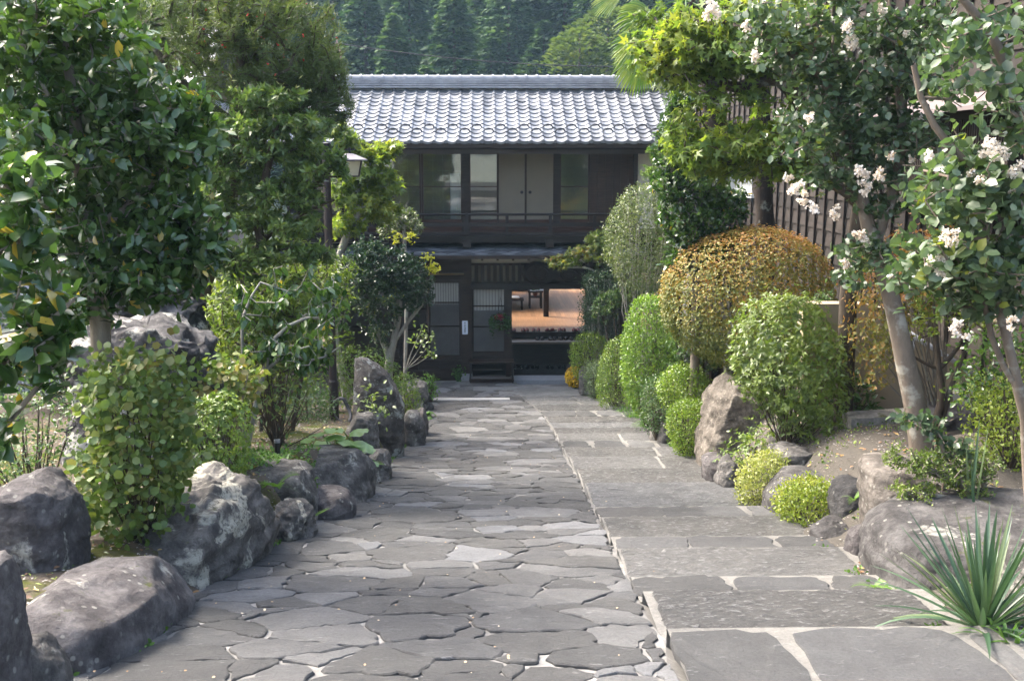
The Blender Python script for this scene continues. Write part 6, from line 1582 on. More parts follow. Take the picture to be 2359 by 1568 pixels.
B_ = [('round_topiary', 'round clipped bush nearest the entrance, left of the lower domes', [(773, 1344, 1380), (780, 1328, 1392), (800, 1316, 1402), (826, 1313, 1405), (852, 1318, 1398), (872, 1332, 1384), (884, 1342, 1370)], 21.3, .42, l_top, 5200, .032),
      ('round_topiary', 'tall oval clipped bush between the entrance bush and the lime green cone', [(784, 1412, 1440), (800, 1395, 1452), (850, 1382, 1462), (900, 1376, 1462), (942, 1385, 1450)], 19.6, .45, l_aza, 6500, .034),
      ('cone_topiary', 'tall lime green pear shaped bush left of the orange dome', [(684, 1484, 1512), (700, 1464, 1528), (750, 1446, 1546), (810, 1435, 1558), (870, 1435, 1562), (920, 1448, 1556), (950, 1470, 1540)], 17.0, .55, l_lime, 10500, .042),
      ('round_topiary', 'round clipped bush under the orange dome, upper of two', [(845, 1562, 1596), (852, 1542, 1614), (868, 1526, 1626), (890, 1519, 1632), (912, 1523, 1628), (932, 1538, 1614), (945, 1556, 1596)], 13.9, .34, l_top, 6400, .030),
      ('round_topiary', 'round clipped bush touching the big tan boulder, lower of two', [(925, 1572, 1618), (934, 1552, 1634), (958, 1540, 1644), (985, 1537, 1644), (1015, 1546, 1632), (1045, 1562, 1612)], 13.2, .31, l_top, 6000, .028)]
for nm, lb, rows, y, dp, lf, n, s in B_:
    clipped_bush(nm, lb, 'bush', rows, y, dp, lf, T_OVAL if nm != 'cone_topiary' else T_LANCE, s * (1 if nm != 'cone_topiary' else 1.5), n, m_bark_d, lump=.03, shell=.025, up=.4, wid=1. if nm != 'cone_topiary' else 1.5, stray=.03)
clipped_bush('grey_shrub', 'small grey green clipped shrub between two round bushes near the entrance', 'shrub', [(835, 1360, 1385), (850, 1350, 1398), (890, 1352, 1395), (915, 1358, 1390)], 20.6, .3, leafmat('grey_green_tiny_leaf', [(0, (.06, .10, .045)), (1, (.17, .23, .11))], .5, .25), T_OVAL, .028, 3000, m_bark_d, lump=.03)
clipped_bush('grey_shrub', 'dark grey green shrub below the lime green pear shaped bush', 'shrub', [(870, 1495, 1530), (890, 1480, 1556), (940, 1480, 1560), (985, 1490, 1545)], 15.4, .35, l_nan, T_OVAL, .036, 3000, m_bark_d, lump=.05, tintf=lambda p, n_, t: t * .6)
for i, (lb, rows, y, n) in enumerate((('upper cushion of dark clipped holly before the transom', [(626, 1360, 1420), (635, 1346, 1436), (660, 1342, 1438), (690, 1350, 1425)], 21.6, 4200), ('middle cushion of dark clipped holly right of the doorway', [(690, 1345, 1400), (705, 1340, 1410), (740, 1342, 1405)], 21.7, 2800), ('lowest cushion of dark clipped holly right of the doorway', [(728, 1350, 1410), (745, 1340, 1424), (785, 1345, 1425)], 21.8, 3200))):
    clipped_bush('cloud_holly', lb, 'bush', rows, y, .38, l_box, T_OVAL, .040, n, m_bark_l, lump=.04, stem=list(base_at(1400, 21.7)), tintf=lambda p, n_, t: np.clip(t + .12, 0, .9))
clipped_bush('olive_dome', 'tall pale olive clipped dome with grey stems right of the balcony', 'bush', [(422, 1490, 1530), (435, 1455, 1545), (480, 1415, 1550), (530, 1396, 1548), (580, 1400, 1545), (640, 1420, 1540), (660, 1440, 1530)], 20.2, .8, l_oliv, T_OVAL, .045, 12500, m_bark_l, lump=.07, shell=.05, inner=.35, stem=list(base_at(1480, 20.2)))
tree('maple_tree', 'small red tipped maple reaching before the pent roof and doorway', 'tree', base_at(1420, 21.9), [([base_at(1420, 21.9), P(1420, 720, 21.9), P(1400, 650, 21.8), P(1360, 620, 21.8), P(1300, 615, 21.8)], .03, .01, None), ([P(1405, 660, 21.8), P(1400, 600, 21.8), P(1390, 550, 21.8)], .02, .01, 0)],
     [(1290, 600, 42, 14, 21.8, .4, 40), (1345, 580, 44, 22, 21.8, .4, 55), (1385, 550, 40, 22, 21.8, .4, 55), (1390, 590, 30, 24, 21.8, .4, 36), (1420, 575, 34, 34, 21.8, .3, 36)], m_bark_l, l_mapr, T_MAPLE, 9, .18, .085, .45, 1., .4, .45, jit=.06, tintf=lambda p, t: t + .25 * sm((P(1290, 600, 21.8)[0] + .25 - p[:, 0]) / .4))
tree('nandina', 'nandina with yellow and grey green leaf sprays behind the round bushes', 'shrub', base_at(1430, 21.0), [([base_at(1430 + q, 21.0), P(1430 + q, 780, 21.0), P(1425 + q * 1.6, 690, 21.0)], .014, .006, None) for q in (-30, -10, 10, 30)],
     [(1430, 690, 62, 38, 21.0, .4, 90), (1390, 710, 36, 30, 21.0, .3, 40), (1490, 660, 44, 30, 20.8, .4, 50)], m_bark_d, l_nan, T_LANCE, 22, .20, .075, .8, 1., .3, .1, wid=1.5)
tree('nandina', 'dark nandina clump with thin canes between the orange dome and round bush', 'shrub', base_at(1610, 14.2), [([base_at(1610 + q, 14.2), P(1610 + q, 850, 14.2), P(1605 + q * 1.6, 790, 14.2)], .012, .005, None) for q in (-30, -10, 10, 30, 50)],
     [(1590, 800, 60, 34, 14.2, .4, 60), (1640, 810, 60, 40, 14.2, .4, 60), (1560, 850, 46, 28, 14.4, .3, 24)], m_bark_d, l_nan, T_LANCE, 18, .18, .07, .8, 1., .3, .1, wid=1.5, tintf=lambda p, t: t * .55)
tree('nandina', 'grey green nandina beside the dark mossy maple trunk', 'shrub', base_at(1905, 11.6), [([base_at(1905 + q, 11.6), P(1905 + q, 850, 11.6), P(1900 + q * 1.6, 720, 11.6)], .012, .006, None) for q in (-30, -10, 10, 30)],
     [(1900, 720, 50, 70, 11.6, .4, 46), (1910, 830, 50, 60, 11.6, .4, 30)], m_bark_d, l_nan, T_LANCE, 16, .2, .07, .8, 1., .3, .1, wid=1.4, tintf=lambda p, t: t * .7)
clipped_bush('low_shrub', 'low glossy leaved shrub at the foot of the dark mossy maple trunk', 'shrub', [(880, 1930, 1990), (910, 1915, 2005), (950, 1918, 2000), (965, 1920, 1995)], 10.6, .25, l_cam, T_LANCE, .10, 240, m_bark_d, lump=.08, shell=.08, wid=1.6, tintf=lambda p, n_, t: np.clip(t, 0, .9) * .9)
clipped_bush('variegated_shrub', 'cream edged small leaved shrub spilling onto the steps', 'shrub', [(1050, 1760, 1800), (1065, 1730, 1812), (1090, 1710, 1800), (1130, 1700, 1788), (1165, 1712, 1772), (1188, 1730, 1764)], 9.5, .26, l_var, T_OVAL, .030, 3600, m_bark_g, lump=.05, shell=.03)
clipped_bush('golden_shrub', 'yellow green low mound hugging the smooth brown boulder', 'shrub', [(1108, 1850, 1905), (1122, 1812, 1926), (1150, 1792, 1924), (1185, 1790, 1910), (1215, 1815, 1895)], 8.35, .28, l_gold, T_OVAL, .027, 4600, m_bark_d, lump=.05, shell=.03, up=.5)
clipped_bush('low_shrub', 'sprawling bright green azalea on the bed left of the mossy grey rock', 'shrub', [(998, 1740, 1770), (1015, 1705, 1790), (1045, 1682, 1790), (1075, 1690, 1770), (1100, 1700, 1740)], 10.6, .35, l_aza, T_LANCE, .05, 1700, m_bark_d, whorl=4, lump=.10, shell=.05, up=.5, wid=1.5, stray=.08)
clipped_bush('low_shrub', 'yellow green small leaved shrub at the right edge under the forked stems', 'shrub', [(860, 2300, 2380), (890, 2250, 2420), (950, 2235, 2430), (1010, 2260, 2430), (1060, 2290, 2420)], 7.6, .4, l_gold, T_OVAL, .034, 3000, m_bark_d, lump=.1, shell=.06, tintf=lambda p, n_, t: t * .8)
clipped_bush('low_shrub', 'dark glossy shrub above the yellow green one at the right edge', 'shrub', [(780, 2260, 2360), (820, 2225, 2400), (880, 2215, 2400), (930, 2230, 2380)], 8.2, .35, l_cam, T_OVAL, .055, 900, m_bark_d, lump=.12, shell=.08, tintf=lambda p, n_, t: np.clip(t + .1, 0, .95))
# crape myrtles
def crape(label, root, trunks, bl, per, size, nfl, flowers_uv, yfl, seed):
    t, tips, tr = tree('crape_myrtle', label, 'tree', root, trunks, bl, m_bark_c, l_cr, T_ROUND, per, .24, size, .6, 1., .3, .05, jit=.06, wid=.82, r_tip=.0035)
    m_fl = bpy.data.materials.get('white_blossom') or leafmat('white_blossom', [(0, (.50, .36, .22)), (.35, (.70, .60, .47)), (1, (.82, .79, .77))], .7, .3, (1.1, 1.1, 1.1))
    for (u, v, r) in flowers_uv:
        c = P(u, v, yfl + rng.normal() * .25); n = max(26, int(r * r * .42)); R_ = M(r, yfl)
        sub = rvec(6) * R_ * .62; sub[:, 2] *= 1.1
        p = c + sub[rng.integers(0, 6, n)] + rvec(n) * R_ * .42 * rng.random((n, 1)) ** .4
        warm = rng.random()
        leafmesh('flower_cluster', m_fl, p, rvec(n), rvec(n), M(6.5, yfl) * rng.uniform(.7, 1.2, n), T_ROUND, t, np.clip(.75 - .5 * warm * (rng.random(n) < .6) + rng.normal(size=n) * .15, 0, 1))
    return t
Yc = 8.2; k0 = np.array([P(2132, 1045, Yc)[0], Yc, HT(P(2132, 1045, Yc)[0], Yc) - .08])
fl1 = [(1640, 35, 20), (1740, 125, 14), (1640, 10, 12), (1965, 95, 20), (1950, 60, 14), (2030, 20, 14), (2090, 75, 10), (1862, 270, 12), (1835, 430, 20), (1850, 455, 16), (1870, 480, 14), (1925, 490, 16), (1985, 395, 20), (1990, 432, 18), (2030, 400, 16), (2050, 360, 10), (2115, 275, 14), (2095, 365, 13), (1720, 60, 12), (1975, 540, 18), (2000, 560, 12), (1945, 608, 14), (1815, 410, 12)]
crape('crape myrtle with thick leaning tan trunk and small white flower clusters', k0,
      [([k0, P(2108, 930, Yc), P(2090, 850, Yc), P(2062, 720, Yc), P(2038, 630, Yc), P(2000, 520, Yc), P(1980, 430, Yc), P(1960, 330, Yc), P(1900, 180, Yc)], .105, .03, None),
       ([P(2015, 560, Yc), P(2060, 430, Yc), P(2080, 300, Yc), P(2060, 120, Yc)], .045, .015, 0), ([P(1975, 420, Yc), P(1900, 380, Yc), P(1830, 330, Yc)], .03, .01, 0), ([P(1900, 180, Yc), P(1820, 120, Yc), P(1720, 60, Yc)], .025, .01, 0)],
      [(1930, 60, 130, 70, Yc, .6, 95), (2080, 60, 120, 70, Yc, .6, 80), (1780, 50, 90, 50, Yc, .5, 45), (1920, 180, 120, 60, Yc, .6, 75), (2050, 190, 100, 60, Yc, .6, 65), (1880, 270, 90, 50, Yc, .5, 42), (1980, 290, 110, 50, Yc, .5, 60), (2000, 400, 90, 45, Yc, .4, 36), (1900, 400, 70, 30, Yc, .4, 20), (1990, 580, 70, 45, Yc, .4, 40), (2100, 300, 70, 60, Yc, .4, 36), (1920, -80, 250, 70, Yc, .8, 60), (1880, 340, 110, 40, Yc, .6, 46), (2060, 330, 110, 60, Yc, .6, 60), (2120, 180, 110, 90, Yc, .7, 60), (1840, 150, 90, 60, Yc, .5, 46), (2040, 480, 70, 40, Yc, .4, 26), (2200, 60, 120, 90, Yc + .5, .6, 50), (1760, 120, 70, 40, Yc, .4, 24), (1950, 640, 40, 24, Yc, .3, 10)],
      10, .066, 0, fl1, Yc - .35, 1)
Yd = 5.5; d0 = np.array([P(2400, 1180, Yd)[0], Yd, HT(P(2400, 1180, Yd)[0], Yd) - .08])
fl2 = [(2300, 350, 30), (2335, 395, 18), (2280, 330, 16), (2265, 355, 14), (2190, 545, 22), (2200, 570, 14), (2155, 610, 26), (2175, 625, 16), (2310, 725, 26), (2330, 745, 16), (2205, 755, 18), (2225, 775, 10), (2255, 415, 12), (2335, 440, 11), (2240, 400, 12), (2140, 360, 14), (2220, 130, 10), (2350, 380, 12)]
crape('crape myrtle at the right edge with forked stems and the biggest white flowers', d0,
      [([d0, P(2368, 1080, Yd), P(2348, 900, Yd), P(2310, 840, Yd), P(2275, 740, Yd), P(2262, 640, Yd)], .040, .012, None), ([P(2348, 900, Yd), P(2325, 800, Yd), P(2305, 720, Yd), P(2300, 600, Yd)], .030, .010, 0),
       ([d0 + np.array([.25, .1, 0]), P(2420, 800, Yd), P(2380, 520, Yd), P(2285, 425, Yd), P(2170, 315, Yd), P(2125, 235, Yd), P(2105, 150, Yd)], .05, .015, None), ([P(2400, 600, Yd), P(2370, 330, Yd), P(2330, 200, Yd), P(2287, 85, Yd), P(2210, -10, Yd)], .045, .02, 2)],
      [(2250, 470, 110, 70, Yd, .45, 44), (2200, 590, 90, 55, Yd, .4, 32), (2300, 590, 90, 60, Yd, .4, 32), (2320, 670, 70, 50, Yd, .35, 20), (2220, 680, 60, 40, Yd, .3, 14), (2150, 470, 70, 50, Yd, .4, 20), (2280, 210, 100, 70, Yd, .5, 22), (2330, 60, 70, 60, Yd, .5, 16), (2200, 130, 90, 60, Yd, .5, 18), (2330, 430, 60, 60, Yd, .4, 18), (2200, 400, 110, 60, Yd, .4, 30), (2300, 310, 90, 60, Yd, .4, 20), (2140, 560, 80, 50, Yd, .4, 26), (2260, 630, 90, 50, Yd, .4, 26), (2080, 640, 60, 40, Yd, .3, 14)],
      10, .070, 0, fl2, Yd - .3, 2)
# forked dark trunk with thin foliage before the tan wall
Ye = 9.2; e0 = base_at(2168, Ye)
tree('forked_tree', 'small dark trunked tree forking before the tan wall', 'tree', e0, [([e0, P(2170, 900, Ye), P(2163, 850, Ye), P(2155, 760, Ye), P(2150, 680, Ye)], .045, .015, None), ([P(2163, 850, Ye), P(2200, 810, Ye), P(2230, 760, Ye)], .028, .012, 0), ([P(2163, 855, Ye), P(2120, 830, Ye), P(2080, 810, Ye)], .02, .008, 0), ([e0 + np.array([.06, 0, 0]), P(2195, 880, Ye), P(2215, 830, Ye), P(2235, 770, Ye)], .035, .015, None)],
     [(2170, 700, 80, 40, Ye, .4, 40), (2240, 720, 60, 40, Ye, .4, 26), (2110, 760, 40, 40, Ye, .3, 12)], m_bark_d, l_bam, T_OVAL, 12, .18, .045, .5)
# low sapling before the leaning trunk
tree('sapling', 'thin sapling with grey green leaves before the base of the leaning trunk', 'shrub', base_at(2150, 6.9), [([base_at(2200, 6.9), P(2170, 1020, 6.9), P(2130, 960, 6.9)], .010, .005, None), ([P(2170, 1020, 6.9), P(2120, 985, 6.9), P(2080, 965, 6.9)], .008, .004, 0)],
     [(2110, 965, 50, 30, 6.9, .2, 10), (2170, 990, 50, 40, 6.9, .2, 12), (2200, 1040, 50, 30, 6.9, .2, 8)], m_bark_c, l_cr, T_ROUND, 8, .14, .062, .5, wid=.8)
# wiry cotoneaster over the boulders
tree('cotoneaster', 'wiry tiny leaved cotoneaster sprawling over the upright tan grey boulder', 'shrub', base_at(2270, 6.9), [([base_at(2290, 6.9), P(2230, 1120, 6.8), P(2130, 1080, 6.8), P(2060, 1040, 6.8)], .010, .004, None), ([base_at(2290, 6.9), P(2200, 1150, 6.7), P(2080, 1130, 6.7)], .010, .004, None), ([base_at(2290, 6.9), P(2270, 1100, 6.9), P(2230, 1050, 6.9)], .010, .004, None)],
     [(2090, 1060, 60, 30, 6.8, .2, 50), (2170, 1070, 70, 40, 6.8, .25, 80), (2230, 1110, 60, 50, 6.8, .25, 80), (2110, 1130, 60, 20, 6.7, .2, 36), (2260, 1060, 50, 30, 6.9, .2, 40)], m_bark_g, l_lite, T_OVAL, 24, .12, .021, .5, wid=1.2)
# ------------------------------------------------------------------ herbs, yucca, ferns, flowers
def blade(mb, root, d, L, w, bend, tint, m=9, nhint=None):
    d = unit(np.asarray(d, float)); s = unit(np.cross(d, UPZ + np.array([.01, .02, 0]))); n = np.cross(s, d); v = []
    for i in range(m):
        q = i / (m - 1); c = root + d * L * q - UPZ * bend * L * q ** 2.4
        ww = w * (min(1, .55 + q * 2.2) if q < .3 else 1) * (1 - max(0, q - .35) / .65) ** .75 + .0006
        v += [c - s * ww + n * ww * .45, c, c + s * ww + n * ww * .45]
    mb.add(v, [(i * 3 + j, i * 3 + j + 1, i * 3 + j + 4, i * 3 + j + 3) for i in range(m - 1) for j in (0, 1)], tint)
yr = G(2262, 1470); t = thing('yucca', 'spiky blue green yucca with long sword leaves at the lower right', 'plant', yr)
mb = MB()
for k in range(96):
    a = k * 2.4 + rng.normal() * .2; e = R(np.interp(k, [0, 20, 60, 96], [4, 25, 55, 86])); e += rng.normal() * .06
    d = np.array([math.cos(a) * math.cos(e), math.sin(a) * math.cos(e), math.sin(e)])
    blade(mb, yr + np.array([d[0] * .03, d[1] * .03, .05]), d, rng.uniform(.48, .72), .0165 * rng.uniform(.8, 1.1), .55 if k < 14 else (.18 if k < 30 else .03), float(np.clip(.5 + rng.normal() * .2 + (.3 if k < 4 else 0), 0, 1)))
mb.build('leaves', l_yuc, t, smooth=True)
g = G(2335, 1500); t = thing('iris_clump', 'clump of broad arching strap leaves at the lower right corner', 'plant', g); mb = MB()
for k in range(22):
    a = rng.random() * 6.28; e = R(rng.uniform(30, 80)); d = np.array([math.cos(a) * math.cos(e), math.sin(a) * math.cos(e), math.sin(e)]); blade(mb, g + rvec(1)[0] * np.array([.06, .06, 0]), d, rng.uniform(.2, .36), .012, .35, rng.random())
mb.build('leaves', l_fern, t, smooth=True)
q = P(2250, 1130, 6.6); q[2] = HT(q[0], 6.6); t = thing('iris_clump', 'few tall upright iris leaves behind the big smooth boulder', 'plant', q); mb = MB()
for k in range(5): blade(mb, q + rvec(1)[0] * np.array([.05, .04, 0]), (rng.normal() * .10, rng.normal() * .1, 1), rng.uniform(.4, .75), .011, .04, rng.random())
mb.build('leaves', l_yuc, t, smooth=True)
def grass_clump(label, u, v, n, L, spread=.5, mat=None, w=.005):
    c = G(u, v); t = thing('grass_tuft', label, 'grass tuft', c); mb = MB()
    for k in range(n):
        a = rng.random() * 6.28; e = R(rng.uniform(20, 85)); d = np.array([math.cos(a) * math.cos(e), math.sin(a) * math.cos(e), math.sin(e)]); blade(mb, c + rvec(1)[0] * np.array([.10, .10, 0]) * spread, d, L * rng.uniform(.6, 1.1), w, .5, rng.random(), 6)
    mb.build('leaves', mat or l_fern, t, smooth=True)
grass_clump('fine dark grass tuft arching over the step beside the dark upright rock', 1492, 985, 150, .42, .9)
grass_clump('paler grass tuft at the step edge just above the dark one', 1462, 965, 110, .36, 1.1)
grass_clump('tuft of grass between the shrub foot and the step below the tall oval bush', 1440, 950, 70, .30, 1.)
def broad(label, name, spots, y, size, cat='plant', hz=.16, mat=None):
    c = P(spots[0][0], spots[0][1], y); c[2] = HT(c[0], y); t = thing(name, label, cat, c); mb = MB(); vv = []; pos = []; dd = []; ss = []
    for u, v, s in spots:
        p = P(u, v, y + rng.normal() * .08); pos.append(p); dd.append(np.array([rng.normal() * .7, -.7, .05])); ss.append(s)
        root = np.array([c[0] + rng.normal() * .1 + (p[0] - c[0]) * .6, y + .05, c[2] - .02]); mb.tube(spline([root, (root + p) / 2 + np.array([0, 0, .04]), p], 6), .006, 5)
    mb.build('stalks', mat or l_but, t, smooth=True)
    tv = [(0.05, 0, 0)]; m = 18
    for k in range(m + 1):
        a = -np.pi * .92 + 2 * np.pi * .92 * k / m; r = .50 * (1 + .05 * math.sin(k * 2.7)); tv.append((.38 + r * math.cos(a) * 1.0, r * math.sin(a) * 1.05, .05 * math.cos(a * 5) - .10 * (r * 2) ** 2))
    tf = np.array([(0, k + 1, k + 2) for k in range(m)])
    leafmesh('leaves', mat or l_but, np.array(pos), np.array(dd), unit(np.tile(np.array([0, -.25, 1.]), (len(pos), 1)) + .3 * rvec(len(pos))), np.array(ss), (np.array(tv), tf), t)
broad('butterbur with broad pale round leaves above the flat topped boulder', 'butterbur', [(770, 1000, .24), (800, 1012, .26), (845, 1018, .30), (740, 995, .2), (785, 985, .22), (720, 1025, .17), (700, 1010, .15), (830, 1045, .22), (860, 1030, .2), (690, 1050, .14), (815, 990, .2), (760, 1020, .2), (865, 1062, .17)], 10.5, .2)
def strap(label, u, v, n, L, w, mat, y=None):
    c = G(u, v) if y is None else P(u, v, y); t = thing('hosta', label, 'plant', c); mb = MB()
    for k in range(n):
        a = k * 2.4; e = R(rng.uniform(25, 75)); d = np.array([math.cos(a) * math.cos(e), math.sin(a) * math.cos(e), math.sin(e)]); blade(mb, c, d, L * rng.uniform(.7, 1.1), w, .7, rng.random(), 8)
    mb.build('leaves', mat, t, smooth=True)
strap('hosta with broad bright arching leaves on the left path edge', 978, 965, 26, .42, .045, l_fern)
strap('small bright leaved plant at the path edge below the entrance bush', 992, 895, 16, .28, .03, l_fern)
strap('two pale strap leaves at the path edge beside the lower round bush', 1545, 1040, 6, .30, .03, l_fern)
def fern(label, u, v, y, n, L, pale=0., down=.5):
    c = P(u, v, y); t = thing('fern', label, 'fern', c); mb = MB()
    for k in range(n):
        a = -np.pi / 2 + (k / max(1, n - 1) - .5) * 3.6; e = R(rng.uniform(20, 55)); d = unit(np.array([math.cos(a) * math.cos(e), math.sin(a) * math.cos(e), math.sin(e)])); s = unit(np.cross(d, UPZ)); l = L * rng.uniform(.7, 1.1)
        for i in range(16):
            q = (i + 1) / 17; p = c + d * l * q - UPZ * down * l * q * q
            for sg in (-1, 1):
                b = p + (s * sg * .75 + d * .5) * l * .26 * math.sin(np.pi * min(1, q * .85 + .15)); w = d * l * .022
                mb.add([p - w, p + w, b + w * .3, b - w * .3], [(0, 1, 2, 3)], float(np.clip(.4 + pale + rng.random() * .3, 0, 1)))
    mb.build('fronds', l_fern, t)
fern('feathery fern hanging on the dark blocky boulder', 636, 1122, 8.3, 6, .34, .2)
fern('small pale fern at the path edge beside the round stone', 712, 1195, 8.35, 5, .22, .1, .1)
fern('light green fern by the upright grey rock under the butterbur', 838, 1085, 11.0, 8, .34, .3)
fern('low green fern at the path edge right of the flat topped boulder', 845, 1118, 10.9, 5, .2, .1)
fern('yellow green fern at the path edge below the big smooth boulder', 2012, 1352, 5.95, 6, .16, .5)
fern('bright fern beside the round black boulder', 1968, 1150, 7.6, 4, .18, .5)
clipped_bush('chrysanthemum', 'pot of massed yellow chrysanthemums beside the door step', 'flower', [(846, 1316, 1330), (856, 1306, 1340), (872, 1305, 1342), (886, 1312, 1336)], 22.1, .15, plainmat('yellow_petals', (.62, .40, .015), .6, .2, 60, 0), T_ROUND, .045, 800, m_green, lump=.02, shell=.012, part='flowers', inner=0, wid=1.2, tintf=lambda p, n_, t: t)
clipped_bush('begonia', 'small pink flowered plant at the foot of the dark post', 'flower', [(848, 1050, 1058), (858, 1046, 1062), (870, 1050, 1062)], 23.1, .1, m_green, T_ROUND, .06, 90, m_green, lump=.03)
# sprig growing on the standing stone, sprig by the left window
for lb, u, v, y, du, n in (('thin sapling with glossy leaves against the standing stone', 850, 1000, 12.9, 0, 16), ('thin branch with few light green leaves before the left lattice window', 935, 850, 17.4, 30, 18)):
    c = P(u, v, y); t = thing('sapling', lb, 'shrub', c); mb = MB(); tops = [P(u + du + a, v + b, y) for a, b in ((-8, -60), (14, -72), (20, -50), (6, -90), (30 if du else 18, -35))]
    for q in tops: mb.tube(spline([c, (c + q) / 2 + rvec(1)[0] * .03, q], 6), np.linspace(.008, .003, 6), 5)
    mb.build('stems', m_bark_l, t); pp = np.repeat(np.array(tops), n, 0) + rng.normal(size=(n * 5, 3)) * .08
    leafmesh('foliage', l_pier, pp, rvec(n * 5), UPZ + rvec(n * 5) * .6, .075, T_OVAL, t, .4 + .5 * rng.random(n * 5))

# ------------------------------------------------------------------ lamp post, path light, hose
lp = base_at(762, 14.2); lp[2] += .1; t = thing('lamp_post', 'tall dark lamp post with hanging lantern in the left bed', 'lamp post', lp)
zt_ = P(764, 330, 14.2)[2]; mb = MB(); mb.lathe([(.068, lp[2] - .1), (.068, lp[2] + .55), (.055, lp[2] + .58), (.055, zt_), (.0, zt_ + .015)], lp[0], 14.2, 18); mb.build('post', plainmat('dark_brown_painted_steel', (.030, .022, .022), .45, .2, 5, .05), t, smooth=False)
mb = MB(); mb.lathe([(.060, zt_ - .16), (.060, zt_)], lp[0], 14.2, 18); lc = P(806, 378, 14.2); zb_, zt2 = P(806, 406, 14.2)[2], P(806, 362, 14.2)[2]
mb.bar((lp[0], 14.2, zt2 + .10), (lc[0] + .07, 14.2, zt2 + .10), .025); mb.bar((lc[0], 14.2, zt2 + .03), (lc[0], 14.2, zt2 + .13), .03); mb.build('arm', m_black, t)
def frustum(mb, c, h0, h1, z0, z1, rz):
    v = [];
    for h, z in ((h0, z0), (h1, z1)):
        for a, b in ((-1, -1), (1, -1), (1, 1), (-1, 1)): v.append((c[0] + h * (a * math.cos(rz) - b * math.sin(rz)), c[1] + h * (a * math.sin(rz) + b * math.cos(rz)), z))
    mb.add(v, [(3, 2, 1, 0), (4, 5, 6, 7), (0, 1, 5, 4), (1, 2, 6, 5), (2, 3, 7, 6), (3, 0, 4, 7)])
    return v
rz = .35; lant = MB(); frustum(lant, (lc[0], 14.2), .195, .035, zt2 - .03, zt2 + .05, rz); frustum(lant, (lc[0], 14.2), .20, .195, zt2 - .045, zt2 - .03, rz)
ln = lant.build('lantern', plainmat('aged_copper_grey', (.20, .18, .19), .5, .15, 8, .05), t)
mb = MB(); fv = frustum(MB(), (lc[0], 14.2), .098, .132, zb_, zt2 - .045, rz)
for i in range(4): mb.bar(fv[i], fv[i + 4], .022)
for i in range(4):
    for o_ in (0, 4): mb.bar(fv[o_ + i], fv[o_ + (i + 1) % 4], .02)
mb.build('frame', m_gutter, ln)
mb = MB(); frustum(mb, (lc[0], 14.2), .093, .127, zb_ + .004, zt2 - .05, rz); mb.build('pane', plainmat('yellowed_milk_glass', (.52, .49, .36), .3, .08, 5, 0), ln)
sp = base_at(625, 9.25); sp[2] = HT(sp[0], 9.25) - .05; t = thing('path_light', 'short black tubular garden light standing in the moss', 'garden light', sp)
h_ = M(48, 9.25); mb = MB(); mb.lathe([(.026, sp[2]), (.026, sp[2] + .05 + h_ * .88)], sp[0], 9.25, 16); mb.build('tube', m_black, t)
mb = MB(); mb.lathe([(.029, sp[2] + .05 + h_ * .86), (.029, sp[2] + .05 + h_), (.022, sp[2] + .05 + h_), (.021, sp[2] + .05 + h_ * .9)], sp[0], 9.25, 16); mb.build('rim', plainmat('grey_plastic', (.16, .17, .18), .5, .1, 10, 0), t)
mb = MB(); q = [P(770, 925, 13.9), P(790, 918, 13.8), P(800, 935, 13.8), P(808, 960, 13.7), P(804, 972, 13.6)]; mb.tube(spline(q, 16), .025, 8); mb.tube(spline([P(768, 940, 13.9), P(774, 960, 13.8), P(795, 975, 13.7)], 10), .012, 6)
tag(mb.build('corrugated_conduit', plainmat('grey_black_plastic', (.05, .05, .055), .45, .2, 10, 0), None, q[0], smooth=True), 'dark curved cable conduit at the foot of the lamp post', 'conduit')

# ------------------------------------------------------------------ litter and ground cover
def litter(name, n, area, mat, tmpl, size, zup=.012, path=False):
    x = rng.uniform(area[0], area[1], n); y = area[2] + (area[3] - area[2]) * rng.random(n) ** 1.2
    k = ((x > xr(y) + .02) | (x < xl(y) - .02)) if not path else ((x < xr(y) - .02) & (x > xl(y) + .02))
    x, y = x[k], y[k]; n = len(x)
    p = np.stack([x, y, H(x, y) + zup + (fbm(np.stack([x * 1.7, y * 1.7, x * 0], 1), 4, 4) * .09 if not path else .016)], 1)
    d = rvec(n); d[:, 2] *= .15
    return kind(leafmesh(name, mat, p, d, UPZ + .4 * rvec(n), size * rng.uniform(.5, 1.3, n), tmpl, None, loc=[0, 10, -3]), 'stuff')
m_dead = leafmat('dead_leaf', [(0, (.10, .05, .025)), (.6, (.24, .13, .06)), (1, (.42, .30, .12))], .7, .1)
litter('fallen_leaves', 5200, (-5, 4.2, 4, 16), m_dead, T_OVAL, .04)
litter('path_litter', 330, (-2, 2.8, 3.5, 18), leafmat('tan_petals', [(0, (.30, .17, .08)), (.5, (.48, .36, .22)), (1, (.66, .58, .46))], .7, .1), T_ROUND, .015, .006, True)
m_peb = plainmat('grey_gravel', (.26, .24, .22), .9, .5, 60, 0)
kind(litter('gravel', 16000, (-4.5, 4.2, 3.5, 14), m_peb, T_ROUND, .018), 'stuff')
litter('moss_sprigs', 4200, (-4.6, -1.2, 4, 15), l_aza, T_LANCE, .035, .02)
n = 2600; yy_ = rng.uniform(3.5, 19, n); sd = rng.random(n) < .6; xx_ = np.where(sd, xl(yy_) - rng.random(n) ** 2 * .10 + .03, xr(yy_) + rng.random(n) ** 2 * .12 - .03)
cl = vnoise(np.stack([xx_ * 1.5, yy_ * 1.8, xx_ * 0], 1), 8) > -.05; xx_, yy_ = xx_[cl], yy_[cl]; n = len(xx_)
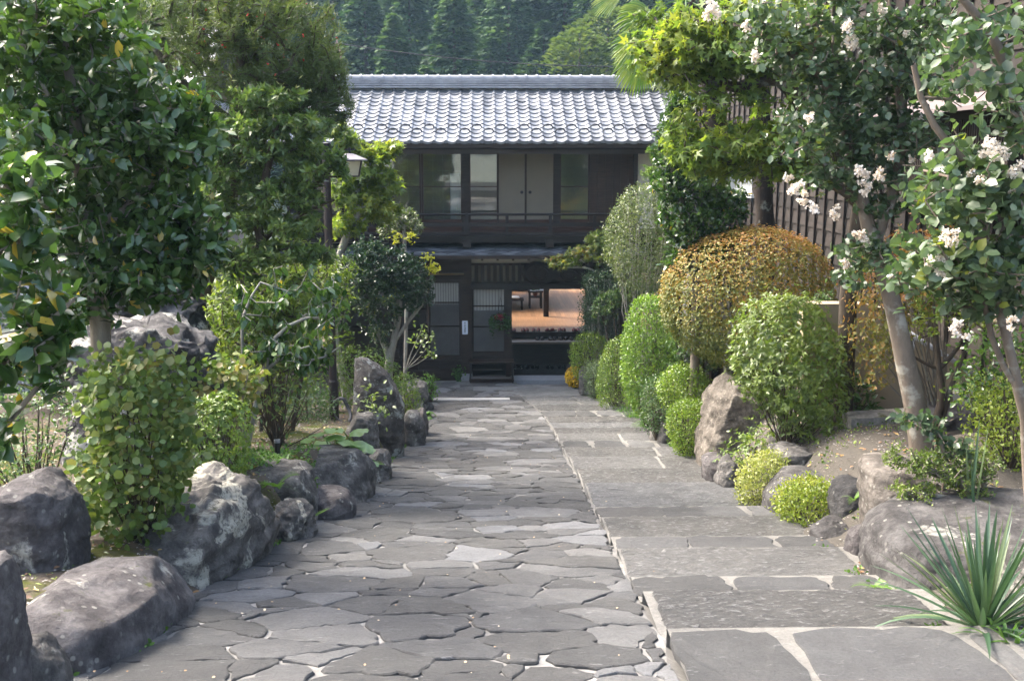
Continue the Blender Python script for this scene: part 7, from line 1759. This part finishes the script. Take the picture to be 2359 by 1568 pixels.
kind(leafmesh('edge_weeds', l_fern, np.stack([xx_, yy_, zp(yy_) + .015], 1), rvec(n) + UPZ * .8, rvec(n), .035 * rng.uniform(.5, 1.4, n), T_OVAL, None, loc=[0, 10, -3]), 'stuff')
n = 3600; cc = np.stack([rng.uniform(2.5, 4.2, n), rng.uniform(5, 13, n), np.zeros(n)], 1); k = (cc[:, 0] > xr(cc[:, 1]) + .25) & (vnoise(np.stack([cc[:, 0] * 2.2, cc[:, 1] * 2.2, cc[:, 0] * 0], 1), 15) > .18); cc = cc[k]; n = len(cc)
cc[:, 2] = H(cc[:, 0], cc[:, 1]) + fbm(np.stack([cc[:, 0] * 1.7, cc[:, 1] * 1.7, cc[:, 0] * 0], 1), 4, 4) * .09 + .02
kind(leafmesh('ground_cover', l_aza, cc, rvec(n) + UPZ * .7, UPZ + .6 * rvec(n), .035 * rng.uniform(.5, 1.3, n), T_OVAL, None, loc=[0, 10, -3]), 'stuff')
n = 900; i_ = rng.random(n); cx_ = np.where(i_ < .5, -2.9, -2.3); cc = np.stack([np.where(i_ < .5, rng.normal(-2.35, .35, n), rng.normal(-1.9, .25, n)), np.where(i_ < .5, rng.normal(9.0, .3, n), rng.normal(9.4, .4, n)), np.zeros(n)], 1)
cc[:, 2] = H(cc[:, 0], cc[:, 1]) + .04; k = cc[:, 0] < xl(cc[:, 1]) - .05
kind(leafmesh('ground_cover', l_fern, cc[k], rvec(k.sum()) + UPZ * .6, UPZ + .5 * rvec(k.sum()), .05, T_OVAL, None, loc=[0, 10, -3]), 'stuff')
# ------------------------------------------------------------------ the blue valley air
hz = bpy.data.materials.new('valley_air'); hz.use_nodes = True
n = hz.node_tree.nodes; n.clear()
ho = n.new('ShaderNodeOutputMaterial'); hv = n.new('ShaderNodeVolumePrincipled')
hv.inputs['Color'].default_value = (.50, .76, 1.0, 1); hv.inputs['Density'].default_value = .0005; hv.inputs['Anisotropy'].default_value = .2
hz.node_tree.links.new(hv.outputs[0], ho.inputs['Volume'])
mb = MB(); mb.box(-180, 180, -62, 340, -10.5, 135)
o = mb.build('haze', hz); kind(o, 'stuff')
